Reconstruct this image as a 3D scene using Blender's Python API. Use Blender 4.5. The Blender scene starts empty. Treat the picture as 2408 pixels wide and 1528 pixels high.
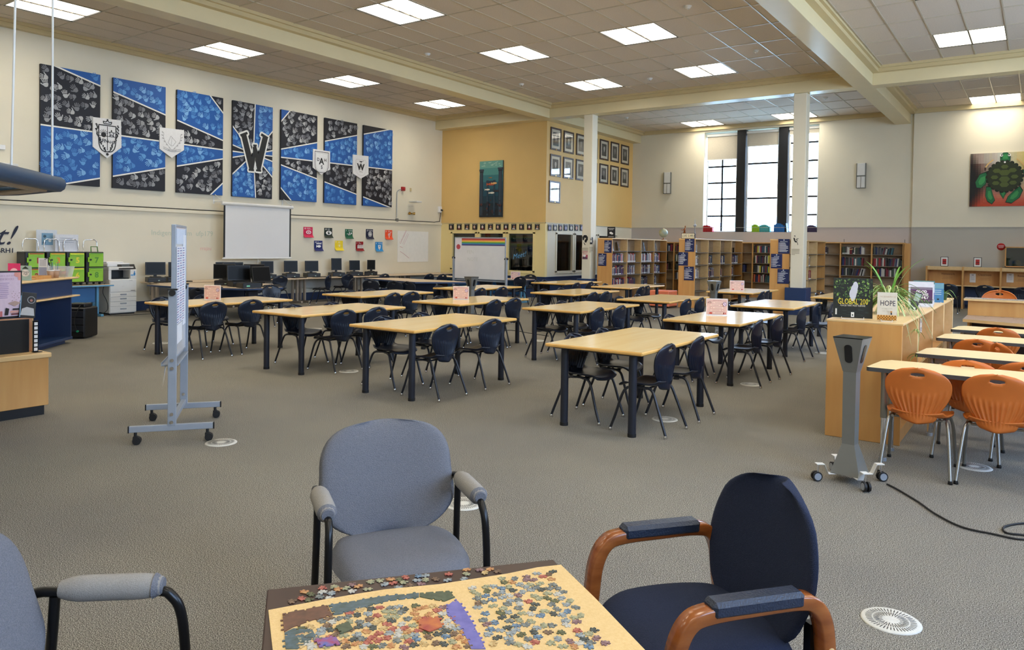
import bpy, bmesh, math, random
from mathutils import Vector, Matrix
import mathutils.geometry as mg
R = random.Random(7)
SC = bpy.context.scene
COL = SC.collection
PI = math.pi

# ---------------------------------------------------------------- camera, world, exposure
FPX, CYP, YAW, PITCH, ROLL, EYE = 1763.65, 610.93, 0.613610738, 0.0189454, 0.015018, 1.65
_c, _s = math.cos, math.sin
FWD = Vector((-_s(YAW)*_c(PITCH), _c(YAW)*_c(PITCH), -_s(PITCH)))
_r = Vector((_c(YAW), _s(YAW), 0)); _u = _r.cross(FWD)
RT = _r*_c(ROLL)+_u*_s(ROLL); UP = -_r*_s(ROLL)+_u*_c(ROLL)
CAMP = Vector((0, 0, EYE))
cd = bpy.data.cameras.new('camera'); cam = bpy.data.objects.new('camera', cd); COL.objects.link(cam)
cd.sensor_width = 36; cd.lens = FPX/2408*36; cd.shift_y = -(764-CYP)/2408; cd.clip_end = 300; cd.clip_start = .05
cam.matrix_world = Matrix(((RT.x, UP.x, -FWD.x, 0), (RT.y, UP.y, -FWD.y, 0), (RT.z, UP.z, -FWD.z, EYE), (0, 0, 0, 1)))
SC.camera = cam
SC.view_settings.view_transform = 'Standard'; SC.view_settings.look = 'None'
SC.view_settings.exposure = 0.0; SC.view_settings.gamma = 1.0; SC.view_settings.use_curve_mapping = False
SC.cycles.use_denoising = True
SC.cycles.max_bounces = 8; SC.cycles.diffuse_bounces = 5; SC.cycles.glossy_bounces = 3
SC.cycles.transmission_bounces = 6; SC.cycles.transparent_max_bounces = 8
SC.cycles.sample_clamp_indirect = 6; SC.cycles.caustics_reflective = False; SC.cycles.caustics_refractive = False
LAMP_POWER = 17.0          # emission of the fluorescent diffusers
SKY_POWER = 17.0
wd = bpy.data.worlds.new('sky'); SC.world = wd; wd.use_nodes = True
wn = wd.node_tree.nodes; wl = wd.node_tree.links; wn.clear()
wo = wn.new('ShaderNodeOutputWorld'); wb = wn.new('ShaderNodeBackground'); wr = wn.new('ShaderNodeValToRGB')
wt = wn.new('ShaderNodeTexCoord'); wsx = wn.new('ShaderNodeSeparateXYZ')
wl.new(wt.outputs['Generated'], wsx.inputs[0]); wl.new(wsx.outputs['Z'], wr.inputs[0])
wr.color_ramp.elements[0].position = 0.0; wr.color_ramp.elements[0].color = (.66, .82, 1, 1)
wr.color_ramp.elements[1].position = .6; wr.color_ramp.elements[1].color = (.40, .62, 1, 1)
wl.new(wr.outputs[0], wb.inputs[0]); wb.inputs[1].default_value = SKY_POWER; wl.new(wb.outputs[0], wo.inputs[0])

def at(x, y, X=None, Y=None, Z=None):
    """a point of the room seen at (x, y) of the photograph, on a wall, floor or table plane"""
    d = RT*((x-1204)/FPX) - UP*((y-CYP)/FPX) + FWD
    if X is not None: t = X/d.x
    elif Y is not None: t = Y/d.y
    else: t = (Z-EYE)/d.z
    return CAMP + d*t
def seen(p):
    v = Vector(p)-CAMP; z = v.dot(FWD)
    return (1204+FPX*v.dot(RT)/z, CYP-FPX*v.dot(UP)/z, z)

# room planes
XL, XA, XR = -17.2, -12.86, 5.2          # left wall, alcove wall, right wall
YB, YF, YN = 20.08, 26.2, -3.2           # yellow back wall, far wall, wall behind the camera
ZC, ZB = 6.04, 5.62                      # ceiling, beam underside

# portals at the windows (light guides of the renderer only)
def portal(name, loc, size, rot):
    l = bpy.data.lights.new(name, 'AREA'); l.shape = 'RECTANGLE'; l.size, l.size_y = size
    l.cycles.is_portal = True
    o = bpy.data.objects.new(name, l); COL.objects.link(o); o.location = loc; o.rotation_euler = rot
    return o
portal('window_portal', (-8.03, YF+.42, 3.9), (3.8, 3.5), (-PI/2, 0, 0))
for yy in (1.5, 8.5, 15.5): portal('window_portal', (XR+.3, yy, 3.8), (4.2, 3.4), (0, PI/2, PI/2) if False else (0, PI/2, 0))

# ---------------------------------------------------------------- materials
def lin(c):
    return tuple((v/255/12.92 if v/255 <= .04045 else ((v/255+.055)/1.055)**2.4) for v in c)
MC = {}
def mat(name, rgb, rough=.6, metal=0, noise=0, nscale=8, bump=0, bscale=60, spec=.5, stretch=None, rgb2=None, coat=0, detail=4, coord='Object', emit=0, alpha=1, trans=0):
    if name in MC: return MC[name]
    m = bpy.data.materials.new(name); MC[name] = m; m.use_nodes = True
    nt = m.node_tree; n = nt.nodes; l = nt.links; b = n['Principled BSDF']
    c = lin(rgb) + (1,)
    b.inputs['Base Color'].default_value = c; b.inputs['Roughness'].default_value = rough
    b.inputs['Metallic'].default_value = metal; b.inputs['Specular IOR Level'].default_value = spec
    b.inputs['Coat Weight'].default_value = coat; b.inputs['Coat Roughness'].default_value = .12
    b.inputs['Alpha'].default_value = alpha; b.inputs['Transmission Weight'].default_value = trans
    if noise or rgb2 or bump:
        tc = n.new('ShaderNodeTexCoord'); mp = n.new('ShaderNodeMapping'); l.new(tc.outputs[coord], mp.inputs[0])
        if stretch: mp.inputs['Scale'].default_value = stretch
    if noise or rgb2:
        t = n.new('ShaderNodeTexNoise'); t.inputs['Scale'].default_value = nscale; t.inputs['Detail'].default_value = detail
        l.new(mp.outputs[0], t.inputs['Vector'])
        r = n.new('ShaderNodeValToRGB'); l.new(t.outputs['Fac'], r.inputs[0])
        c2 = lin(rgb2)+(1,) if rgb2 else tuple(min(1, v*(1+noise)) for v in c[:3])+(1,)
        c1 = c if rgb2 else tuple(v*(1-noise) for v in c[:3])+(1,)
        r.color_ramp.elements[0].position = .3; r.color_ramp.elements[0].color = c1
        r.color_ramp.elements[1].position = .7; r.color_ramp.elements[1].color = c2
        l.new(r.outputs[0], b.inputs['Base Color'])
    if bump:
        t2 = n.new('ShaderNodeTexNoise'); t2.inputs['Scale'].default_value = bscale; t2.inputs['Detail'].default_value = 3
        l.new(mp.outputs[0], t2.inputs['Vector'])
        bp = n.new('ShaderNodeBump'); bp.inputs['Strength'].default_value = bump; bp.inputs['Distance'].default_value = .01
        l.new(t2.outputs['Fac'], bp.inputs['Height']); l.new(bp.outputs[0], b.inputs['Normal'])
    if emit:
        b.inputs['Emission Color'].default_value = c; b.inputs['Emission Strength'].default_value = emit
    return m
def flat(rgb, rough=.55):
    return mat('print_%02x%02x%02x' % tuple(int(v) for v in rgb), rgb, rough, noise=.04, nscale=30)

M = {}
M['cream'] = mat('cream_paint', (229, 222, 202), .55, noise=.02, nscale=1.5, bump=.05, bscale=90)
M['gold'] = mat('golden_paint', (226, 190, 122), .55, noise=.02, nscale=1.5, bump=.05, bscale=90)
M['yellow'] = mat('pale_yellow_paint', (240, 220, 158), .5, noise=.02, nscale=1.5, bump=.05, bscale=90)
M['lilac'] = mat('grey_lilac_paint', (196, 188, 184), .5, noise=.02, nscale=1.5)
M['greyw'] = mat('warm_grey_paint', (184, 181, 172), .5, noise=.02, nscale=1.5)
M['beam'] = mat('beam_gloss_paint', (222, 208, 168), .32, noise=.02, nscale=2, bump=.03, bscale=14)
M['crown'] = mat('crown_paint', (206, 188, 144), .4, noise=.02, nscale=2)
M['tile'] = mat('ceiling_tile', (214, 202, 188), .85, noise=.05, nscale=40, bump=.25, bscale=260)
M['tbar'] = mat('ceiling_grid', (196, 186, 168), .3, noise=.02, nscale=4)
M['navyw'] = mat('navy_paint', (38, 56, 92), .4, noise=.05, nscale=4)
M['navy'] = mat('navy_laminate', (36, 58, 98), .35, noise=.05, nscale=5)
M['maple'] = mat('maple_veneer', (200, 146, 84), .38, rgb2=(212, 162, 98), nscale=3, stretch=(3, 3, .35), detail=6)
M['maple_light'] = mat('maple_edge', (224, 188, 132), .35, rgb2=(232, 198, 146), nscale=5, stretch=(3, .4, 3))
M['shelfback'] = mat('shelf_back', (168, 142, 112), .6, rgb2=(180, 156, 126), nscale=4, stretch=(1, 1, 5))
M['top'] = mat('maple_tabletop', (245, 214, 154), .13, rgb2=(250, 224, 170), nscale=2.2, stretch=(6, .5, 4), detail=5, spec=.6)
M['topedge'] = mat('oak_table_edge', (226, 176, 98), .3, noise=.05, nscale=12)
M['blackleg'] = mat('black_table_leg', (28, 32, 44), .38, noise=.1, nscale=14)
M['navyplastic'] = mat('navy_chair_plastic', (13, 21, 37), .36, noise=.08, nscale=20, bump=.03, bscale=400)
M['blackplastic'] = mat('black_plastic', (18, 18, 20), .4, noise=.1, nscale=20)
M['orangeplastic'] = mat('orange_chair_plastic', (202, 110, 42), .42, noise=.04, nscale=14, bump=.03, bscale=400)
M['charcoal'] = mat('charcoal_tube', (52, 54, 60), .35, metal=.5, noise=.08, nscale=20)
M['silvertube'] = mat('silver_tube', (150, 148, 142), .3, metal=.75, noise=.06, nscale=10)
M['chrome'] = mat('chrome', (225, 225, 228), .12, metal=1, noise=.02, nscale=6)
M['alu'] = mat('grey_painted_steel', (158, 166, 178), .4, metal=.25, noise=.04, nscale=9)
M['greysteel'] = mat('grey_pedestal_steel', (122, 122, 118), .42, metal=.35, noise=.04, nscale=9)
M['white'] = mat('white_plastic', (236, 236, 238), .35, noise=.02, nscale=6)
M['offwhite'] = mat('off_white_plastic', (224, 224, 222), .45, noise=.03, nscale=5)
M['board'] = mat('whiteboard', (232, 234, 240), .12, noise=.02, nscale=2, rgb2=(222, 224, 232))
M['screenw'] = mat('projector_screen', (228, 228, 230), .7, noise=.01, nscale=2)
M['lcd'] = mat('monitor_glass', (8, 8, 10), .35, noise=.1, nscale=3, spec=.2)
M['bluemetal'] = mat('blue_steel', (96, 158, 196), .35, metal=.2, noise=.04, nscale=9)
M['cobalt'] = mat('cobalt_panel', (44, 104, 160), .4, noise=.05, nscale=5)
M['lampblue'] = mat('blue_lamp_body', (26, 66, 100), .35, metal=.2, noise=.05, nscale=8)
M['greyfab'] = mat('grey_blue_fabric', (104, 106, 114), .9, rgb2=(124, 125, 132), nscale=260, bump=.5, bscale=330, spec=.2)
M['padfab'] = mat('light_grey_pad_fabric', (140, 137, 133), .9, rgb2=(156, 152, 148), nscale=260, bump=.3, bscale=330, spec=.2)
M['navyfab'] = mat('navy_fabric', (32, 40, 62), .9, rgb2=(42, 50, 74), nscale=300, bump=.5, bscale=380, spec=.25)
M['vinyl'] = mat('navy_vinyl', (34, 44, 64), .38, noise=.08, nscale=60, bump=.35, bscale=160)
M['cherry'] = mat('cherry_wood', (132, 68, 26), .26, rgb2=(160, 92, 42), nscale=7, stretch=(1, 1, 5), detail=6, coat=.4)
M['darkwood'] = mat('dark_table_laminate', (58, 38, 34), .35, noise=.12, nscale=14)
M['blackmetal'] = mat('black_metal', (16, 16, 18), .3, metal=.3, noise=.1, nscale=12)
M['kraft'] = mat('kraft_sheet', (216, 182, 124), .85, rgb2=(224, 192, 136), nscale=120, bump=.15, bscale=240)
M['bulletin'] = mat('bulletin_print', (94, 92, 160), .7, rgb2=(66, 70, 140), nscale=12)
M['plant'] = mat('spider_leaf', (86, 132, 56), .45, rgb2=(128, 164, 84), nscale=9)
M['plantpale'] = mat('pale_leaf_stripe', (206, 214, 160), .45, rgb2=(178, 196, 120), nscale=9)
M['pot'] = mat('green_ceramic', (70, 110, 84), .3, noise=.1, nscale=10)
M['red'] = mat('red_paint', (170, 24, 30), .35, noise=.04, nscale=10)
M['brass'] = mat('brass', (190, 150, 80), .25, metal=.9, noise=.05, nscale=20)
M['orangebox'] = mat('orange_vinyl', (226, 122, 86), .5, noise=.05, nscale=7)
M['lime'] = mat('lime_plastic', (148, 204, 40), .35, noise=.05, nscale=10)
M['acrylic'] = mat('acrylic', (240, 244, 246), .05, alpha=.35, spec=.6)
M['paper'] = mat('paper', (240, 238, 232), .8, noise=.02, nscale=9)
M['page'] = mat('book_pages', (232, 224, 202), .8, noise=.08, nscale=60)
M['blackshade'] = mat('black_pilaster', (26, 27, 32), .4, noise=.1, nscale=5)
M['shade'] = mat('roller_shade', (196, 188, 172), .7, noise=.03, nscale=20)
M['tan'] = mat('tan_desk', (206, 182, 154), .4, rgb2=(214, 192, 164), nscale=4, stretch=(3, .5, 3))
M['tanleg'] = mat('tan_steel', (190, 178, 164), .4, metal=.3, noise=.05, nscale=9)
M['rubber'] = mat('black_rubber', (20, 20, 22), .6, noise=.1, nscale=20)

def carpet():
    m = bpy.data.materials.new('grey_loop_carpet'); m.use_nodes = True
    n = m.node_tree.nodes; l = m.node_tree.links; b = n['Principled BSDF']
    tc = n.new('ShaderNodeTexCoord')
    a = n.new('ShaderNodeTexNoise'); a.inputs['Scale'].default_value = 210; a.inputs['Detail'].default_value = 3
    v = n.new('ShaderNodeTexVoronoi'); v.inputs['Scale'].default_value = 260
    g = n.new('ShaderNodeTexNoise'); g.inputs['Scale'].default_value = .55; g.inputs['Detail'].default_value = 5
    for t in (a, v, g): l.new(tc.outputs['Object'], t.inputs['Vector'])
    r = n.new('ShaderNodeValToRGB'); l.new(a.outputs['Fac'], r.inputs[0])
    e = r.color_ramp.elements
    e[0].position = .36; e[0].color = lin((70, 67, 62))+(1,)
    e[1].position = .64; e[1].color = lin((200, 194, 182))+(1,)
    k = e.new(.5); k.color = lin((135, 130, 121))+(1,)
    r2 = n.new('ShaderNodeValToRGB'); l.new(g.outputs['Fac'], r2.inputs[0])
    r2.color_ramp.elements[0].position = .35; r2.color_ramp.elements[0].color = (.82, .83, .85, 1)
    r2.color_ramp.elements[1].position = .65; r2.color_ramp.elements[1].color = (1, 1, .97, 1)
    mx = n.new('ShaderNodeMix'); mx.data_type = 'RGBA'; mx.blend_type = 'MULTIPLY'; mx.inputs[0].default_value = 1
    l.new(r.outputs[0], mx.inputs[6]); l.new(r2.outputs[0], mx.inputs[7]); l.new(mx.outputs[2], b.inputs['Base Color'])
    bp = n.new('ShaderNodeBump'); bp.inputs['Strength'].default_value = .7; bp.inputs['Distance'].default_value = .006
    l.new(v.outputs['Distance'], bp.inputs['Height']); l.new(bp.outputs[0], b.inputs['Normal'])
    b.inputs['Roughness'].default_value = .95; b.inputs['Specular IOR Level'].default_value = .15
    return m
M['carpet'] = carpet()
def diffuser():
    m = bpy.data.materials.new('lit_prismatic_diffuser'); m.use_nodes = True
    n = m.node_tree.nodes; l = m.node_tree.links; b = n['Principled BSDF']
    tc = n.new('ShaderNodeTexCoord'); mp = n.new('ShaderNodeMapping'); mp.inputs['Scale'].default_value = (22, 10, 1)
    w = n.new('ShaderNodeTexChecker'); w.inputs['Scale'].default_value = 1
    nz = n.new('ShaderNodeTexNoise'); nz.inputs['Scale'].default_value = 4
    l.new(tc.outputs['Object'], nz.inputs['Vector'])
    r = n.new('ShaderNodeMapRange'); r.inputs['From Min'].default_value = .3; r.inputs['From Max'].default_value = .7
    r.inputs['To Min'].default_value = .78; r.inputs['To Max'].default_value = 1.1
    l.new(nz.outputs['Fac'], r.inputs[0])
    bk = n.new('ShaderNodeTexBrick'); bk.offset = 0; bk.inputs['Scale'].default_value = 1; bk.inputs['Brick Width'].default_value = .096; bk.inputs['Row Height'].default_value = .1; bk.inputs['Mortar Size'].default_value = .0035; bk.inputs['Mortar Smooth'].default_value = .6
    bk.inputs['Color1'].default_value = bk.inputs['Color2'].default_value = (1, 1, 1, 1); bk.inputs['Mortar'].default_value = (.07, .07, .07, 1); l.new(tc.outputs['Object'], bk.inputs['Vector'])
    m0 = n.new('ShaderNodeMath'); m0.operation = 'MULTIPLY'; l.new(r.outputs[0], m0.inputs[0]); l.new(bk.outputs['Color'], m0.inputs[1]); r = m0
    ml = n.new('ShaderNodeMath'); ml.operation = 'MULTIPLY'; ml.inputs[1].default_value = LAMP_POWER
    # a prismatic lens throws its light downwards: brightness falls with the angle from the normal
    lw = n.new('ShaderNodeLayerWeight'); lw.inputs[0].default_value = .5
    fa = n.new('ShaderNodeMapRange'); fa.inputs['From Min'].default_value = 0; fa.inputs['From Max'].default_value = 1; fa.inputs['To Min'].default_value = 1; fa.inputs['To Max'].default_value = .12; l.new(lw.outputs['Facing'], fa.inputs[0])
    mf = n.new('ShaderNodeMath'); mf.operation = 'MULTIPLY'; l.new(r.outputs[0], mf.inputs[0]); l.new(fa.outputs[0], mf.inputs[1]); l.new(mf.outputs[0], ml.inputs[0])
    b.inputs['Base Color'].default_value = (.9, .9, .85, 1)
    b.inputs['Emission Color'].default_value = (1, .91, .74, 1); l.new(ml.outputs[0], b.inputs['Emission Strength'])
    return m
M['diffuser'] = diffuser()
def glass(name, tint, fac):
    m = bpy.data.materials.new(name); m.use_nodes = True; n = m.node_tree.nodes; l = m.node_tree.links; n.clear()
    o = n.new('ShaderNodeOutputMaterial'); t = n.new('ShaderNodeBsdfTransparent'); g = n.new('ShaderNodeBsdfGlossy'); x = n.new('ShaderNodeMixShader')
    lw = n.new('ShaderNodeLayerWeight'); f = n.new('ShaderNodeMath'); f.operation = 'POWER'; l.new(lw.outputs['Facing'], f.inputs[0]); f.inputs[1].default_value = 5; lw.inputs[0].default_value = .5
    a = n.new('ShaderNodeMath'); a.operation = 'MULTIPLY_ADD'; a.inputs[1].default_value = .8; a.inputs[2].default_value = fac+.04; l.new(f.outputs[0], a.inputs[0])
    t.inputs[0].default_value = tint; g.inputs['Roughness'].default_value = .02
    l.new(a.outputs[0], x.inputs[0]); l.new(t.outputs[0], x.inputs[1]); l.new(g.outputs[0], x.inputs[2]); l.new(x.outputs[0], o.inputs[0])
    return m
M['glass'] = glass('window_glass', (.95, .97, 1, 1), 0)
M['officeglass'] = glass('office_glass', (.55, .58, .58, 1), .02)
M['pictureglass'] = glass('picture_glass', (1, 1, 1, 1), .01)

# ---------------------------------------------------------------- mesh builder
class MB:
    def __init__(s): s.v = []; s.f = []; s.mi = []; s.sm = []; s.m = 0; s.T = None; s.smooth = False
    def add(s, vs, fs, m=None, smooth=None):
        o = len(s.v)
        for p in vs:
            p = Vector(p)
            if s.T is not None: p = s.T @ p
            s.v.append(p)
        for f in fs:
            s.f.append([i+o for i in f]); s.mi.append(s.m if m is None else m); s.sm.append(s.smooth if smooth is None else smooth)
        return s
    def box(s, a, b, m=None, c=0):
        x0, y0, z0 = (min(a[i], b[i]) for i in range(3)); x1, y1, z1 = (max(a[i], b[i]) for i in range(3))
        if not c:
            return s.add([(x0,y0,z0),(x1,y0,z0),(x1,y1,z0),(x0,y1,z0),(x0,y0,z1),(x1,y0,z1),(x1,y1,z1),(x0,y1,z1)],
                         [(0,3,2,1),(4,5,6,7),(0,1,5,4),(1,2,6,5),(2,3,7,6),(3,0,4,7)], m)
        c = min(c, (x1-x0)/2.01, (y1-y0)/2.01, (z1-z0)/2.01)
        vs = []; ix = {}
        for i, X in enumerate((x0, x1)):
            for j, Y in enumerate((y0, y1)):
                for k, Z in enumerate((z0, z1)):
                    dx = c if i == 0 else -c; dy = c if j == 0 else -c; dz = c if k == 0 else -c
                    ix[i,j,k] = len(vs)
                    vs += [(X, Y+dy, Z+dz), (X+dx, Y, Z+dz), (X+dx, Y+dy, Z)]
        fs = []
        for i in (0, 1):
            q = [ix[i,0,0], ix[i,1,0], ix[i,1,1], ix[i,0,1]]; fs.append(q if i else q[::-1])
            q = [ix[0,i,0]+1, ix[0,i,1]+1, ix[1,i,1]+1, ix[1,i,0]+1]; fs.append(q if i else q[::-1])
            q = [ix[0,0,i]+2, ix[1,0,i]+2, ix[1,1,i]+2, ix[0,1,i]+2]; fs.append(q if i else q[::-1])
        for i in (0, 1):
            for j in (0, 1):
                a_, b_ = ix[i,j,0], ix[i,j,1]; fs.append([a_, b_, b_+1, a_+1])
                a_, b_ = ix[i,0,j], ix[i,1,j]; fs.append([a_, b_, b_+2, a_+2])
                a_, b_ = ix[0,i,j], ix[1,i,j]; fs.append([a_+1, b_+1, b_+2, a_+2])
        for k in ix.values(): fs.append([k, k+1, k+2])
        return s.add(vs, fs, m)
    def ring(s, c, ax, r, n, u=None):
        ax = Vector(ax).normalized()
        if u is None:
            u = ax.cross(Vector((0, 0, 1)))
            if u.length < .01: u = ax.cross(Vector((0, 1, 0)))
        u = (u - ax*u.dot(ax)).normalized(); w = ax.cross(u)
        return [Vector(c)+u*(r*_c(2*PI*i/n))+w*(r*_s(2*PI*i/n)) for i in range(n)], u
    def cyl(s, a, b, r, r2=None, n=12, m=None, cap=True, smooth=True):
        a = Vector(a); b = Vector(b); r2 = r if r2 is None else r2
        A, u = s.ring(a, b-a, r, n); B, u = s.ring(b, b-a, r2, n, u)
        fs = [(i, (i+1) % n, n+(i+1) % n, n+i) for i in range(n)]
        o = len(s.v); s.add(A+B, fs, m, smooth)
        if cap: s.add(A, [list(range(n))[::-1]], m, False); s.add(B, [list(range(n))], m, False)
        return s
    def tube(s, pts, r, n=8, m=None, flat=None):
        pts = [Vector(p) for p in pts]; rs = r if isinstance(r, (list, tuple)) else [r]*len(pts)
        vs = []; u = None
        for i, p in enumerate(pts):
            d = (pts[min(i+1, len(pts)-1)]-pts[max(i-1, 0)])
            R_, u = s.ring(p, d, rs[i], n, u)
            if flat:
                w = d.normalized().cross(u); R_ = [p+(q-p).dot(u)*u*flat[0]+(q-p).dot(w)*w*flat[1] for q in R_]
            vs += R_
        fs = [(i*n+j, i*n+(j+1) % n, (i+1)*n+(j+1) % n, (i+1)*n+j) for i in range(len(pts)-1) for j in range(n)]
        s.add(vs, fs, m, True); L = (len(pts)-1)*n
        s.add(vs[:n], [list(range(n))[::-1]], m, False); s.add(vs[L:], [list(range(n))], m, False)
        return s
    def prism(s, poly, z0, z1, m=None, m_top=None, axis=None):
        """poly: counter-clockwise (x, y); axis: optional 4x4 that places it"""
        n = len(poly); T0 = s.T
        if axis is not None: s.T = axis if T0 is None else T0 @ axis
        vs = [(x, y, z0) for x, y in poly]+[(x, y, z1) for x, y in poly]
        s.add(vs, [(i, (i+1) % n, n+(i+1) % n, n+i) for i in range(n)], m)
        tr = mg.tessellate_polygon([[Vector((x, y, 0)) for x, y in poly]])
        up = [t if _area([poly[i] for i in t]) > 0 else t[::-1] for t in tr]
        s.add(vs[n:], [list(t) for t in up], m if m_top is None else m_top)
        s.add(vs[:n], [list(t)[::-1] for t in up], m)
        s.T = T0
        return s
    def lathe(s, prof, n=20, m=None, c=(0, 0)):
        vs = [(c[0]+r*_c(2*PI*j/n), c[1]+r*_s(2*PI*j/n), z) for r, z in prof for j in range(n)]
        fs = [(i*n+j, i*n+(j+1) % n, (i+1)*n+(j+1) % n, (i+1)*n+j) for i in range(len(prof)-1) for j in range(n)]
        return s.add(vs, fs, m, True)
    def mesh(s, name, mats):
        me = bpy.data.meshes.new(name); me.from_pydata([tuple(p) for p in s.v], [], s.f)
        for m_ in (mats if isinstance(mats, (list, tuple)) else [mats]): me.materials.append(m_)
        me.polygons.foreach_set('material_index', s.mi); me.polygons.foreach_set('use_smooth', s.sm)
        me.update()
        return me
    def build(s, name, mats, parent=None): return obj(name, s.mesh(name, mats), parent)
def _area(p):
    return sum(p[i][0]*p[(i+1) % len(p)][1]-p[(i+1) % len(p)][0]*p[i][1] for i in range(len(p)))/2
def obj(name, me, parent=None, loc=None, rz=None):
    o = bpy.data.objects.new(name, me); COL.objects.link(o)
    if parent is not None: o.parent = parent
    if loc is not None: o.location = loc
    if rz is not None: o.rotation_euler = (0, 0, rz)
    return o
def tag(o, label, cat, group=None):
    o['label'] = label; o['category'] = cat
    if group: o['group'] = group
    return o
def thing(name, label, cat, loc=(0, 0, 0), rz=0, group=None):
    o = bpy.data.objects.new(name, None); COL.objects.link(o); o.empty_display_size = .1
    o.location = loc; o.rotation_euler = (0, 0, rz)
    return tag(o, label, cat, group)
def struct(o): o['kind'] = 'structure'; return o
KIDS = {}
def kids(o): return [c for c in o.children]
def dup(root, loc, rz=None, label=None, group=None, cat=None, rot=None):
    if root.name not in KIDS: KIDS[root.name] = [(c, list(c.children)) for c in root.children]
    r = root.copy(); COL.objects.link(r); r.location = loc
    if rz is not None: r.rotation_euler = (0, 0, rz)
    if rot is not None: r.rotation_euler = rot
    if label: r['label'] = label
    if group: r['group'] = group
    if cat: r['category'] = cat
    for c, gs in KIDS[root.name]:
        d = c.copy(); COL.objects.link(d); d.parent = r
        for g in gs:
            e = g.copy(); COL.objects.link(e); e.parent = d
    return r
def smooth_path(pts, k=6):
    """Catmull-Rom through pts"""
    P = [Vector(p) for p in pts]; P = [P[0]*2-P[1]]+P+[P[-1]*2-P[-2]]; out = []
    for i in range(1, len(P)-2):
        a, b, c, d = P[i-1:i+3]
        for j in range(k):
            t = j/k; out.append(.5*((2*b)+(c-a)*t+(2*a-5*b+4*c-d)*t*t+(3*b-a-3*c+d)*t**3))
    return out+[P[-2]]

# flat print: polygons and lettering lying on a surface
class Art:
    def __init__(s, o, u, v, n): s.o = Vector(o); s.u = Vector(u); s.v = Vector(v); s.n = Vector(n); s.b = MB(); s.ms = []; s.k = 0; s.q = 0
    def mi(s, m):
        if m not in s.ms: s.ms.append(m)
        return s.ms.index(m)
    def P(s, x, y, h=0): return s.o+s.u*x+s.v*y+s.n*(.0008+.0006*s.k+.000035*(s.q % 14)+h)
    def poly(s, pts, rgb, step=True):
        if len(pts) < 3: return s
        m = s.mi(flat(rgb) if isinstance(rgb, (tuple, list)) else rgb)
        if step: s.k += 1
        s.q += 1
        if len(pts) == 4 or len(pts) == 3: tr = [list(range(len(pts)))]
        else: tr = [list(t) for t in mg.tessellate_polygon([[Vector((x, y, 0)) for x, y in pts]])]
        A = _area(pts)
        fs = []
        for t in tr: fs.append(t if _area([pts[i] for i in t]) > 0 else t[::-1])
        flip = s.u.cross(s.v).dot(s.n) < 0
        s.b.add([s.P(x, y) for x, y in pts], [f[::-1] if flip else f for f in fs], m)
        return s
    def rect(s, x0, y0, x1, y1, rgb, step=True): return s.poly([(x0, y0), (x1, y0), (x1, y1), (x0, y1)], rgb, step)
    def disc(s, x, y, r, rgb, ry=None, n=14, step=True, a=0):
        ry = ry or r
        return s.poly([(x+r*_c(2*PI*i/n)*_c(a)-ry*_s(2*PI*i/n)*_s(a), y+r*_c(2*PI*i/n)*_s(a)+ry*_s(2*PI*i/n)*_c(a)) for i in range(n)], rgb, step)
    def line(s, a, b, w, rgb, step=False):
        d = Vector((b[0]-a[0], b[1]-a[1])); 
        if d.length < 1e-6: return s
        d = d.normalized()*w/2; e = (-d.y, d.x)
        return s.poly([(a[0]-e[0], a[1]-e[1]), (b[0]-e[0], b[1]-e[1]), (b[0]+e[0], b[1]+e[1]), (a[0]+e[0], a[1]+e[1])], rgb, step)
    def path(s, pts, w, rgb):
        s.k += 1
        for i in range(len(pts)-1): s.line(pts[i], pts[i+1], w, rgb)
        return s
    def text(s, txt, x, y, h, rgb, align='LEFT', bold=0, shear=0, sx=1):
        me, w = text_mesh(txt, bold, shear)
        s.k += 1; m = s.mi(flat(rgb)); k = h*1.35; x0 = x-(w*k*sx/2 if align == 'CENTER' else (w*k*sx if align == 'RIGHT' else 0))
        flip = s.u.cross(s.v).dot(s.n) < 0
        s.b.add([s.P(x0+a*k*sx, y+b*k) for a, b in me[0]], [f[::-1] if flip else f for f in me[1]], m)
        return s
    def build(s, name, parent=None): return s.b.build(name, s.ms, parent)
TC = {}
def text_mesh(txt, bold=0, shear=0):
    key = (txt, bold, shear)
    if key in TC: return TC[key]
    cu = bpy.data.curves.new('lettering', 'FONT'); cu.body = txt; cu.size = 1; cu.resolution_u = 2; cu.offset = bold; cu.shear = shear
    o = bpy.data.objects.new('lettering', cu); COL.objects.link(o)
    dg = bpy.context.evaluated_depsgraph_get(); dg.update()
    me = bpy.data.meshes.new_from_object(o.evaluated_get(dg))
    vs = [(v.co.x, v.co.y) for v in me.vertices]; fs = [list(p.vertices) for p in me.polygons]
    out = []
    for f in fs: out.append(f if _area([vs[i] for i in f]) > 0 else f[::-1])
    w = max([v[0] for v in vs] or [0])
    bpy.data.objects.remove(o); bpy.data.meshes.remove(me); bpy.data.curves.remove(cu)
    TC[key] = ((vs, out), w)
    return TC[key]
def clip(poly, rect):
    x0, y0, x1, y1 = rect
    for ax, val, sg in ((0, x0, 1), (0, x1, -1), (1, y0, 1), (1, y1, -1)):
        out = []
        for i in range(len(poly)):
            a, b = poly[i], poly[(i+1) % len(poly)]
            ia = (a[ax]-val)*sg >= 0; ib = (b[ax]-val)*sg >= 0
            if ia: out.append(a)
            if ia != ib:
                t = (val-a[ax])/(b[ax]-a[ax]); out.append((a[0]+(b[0]-a[0])*t, a[1]+(b[1]-a[1])*t))
        poly = out
        if not poly: return []
    return poly

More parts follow.
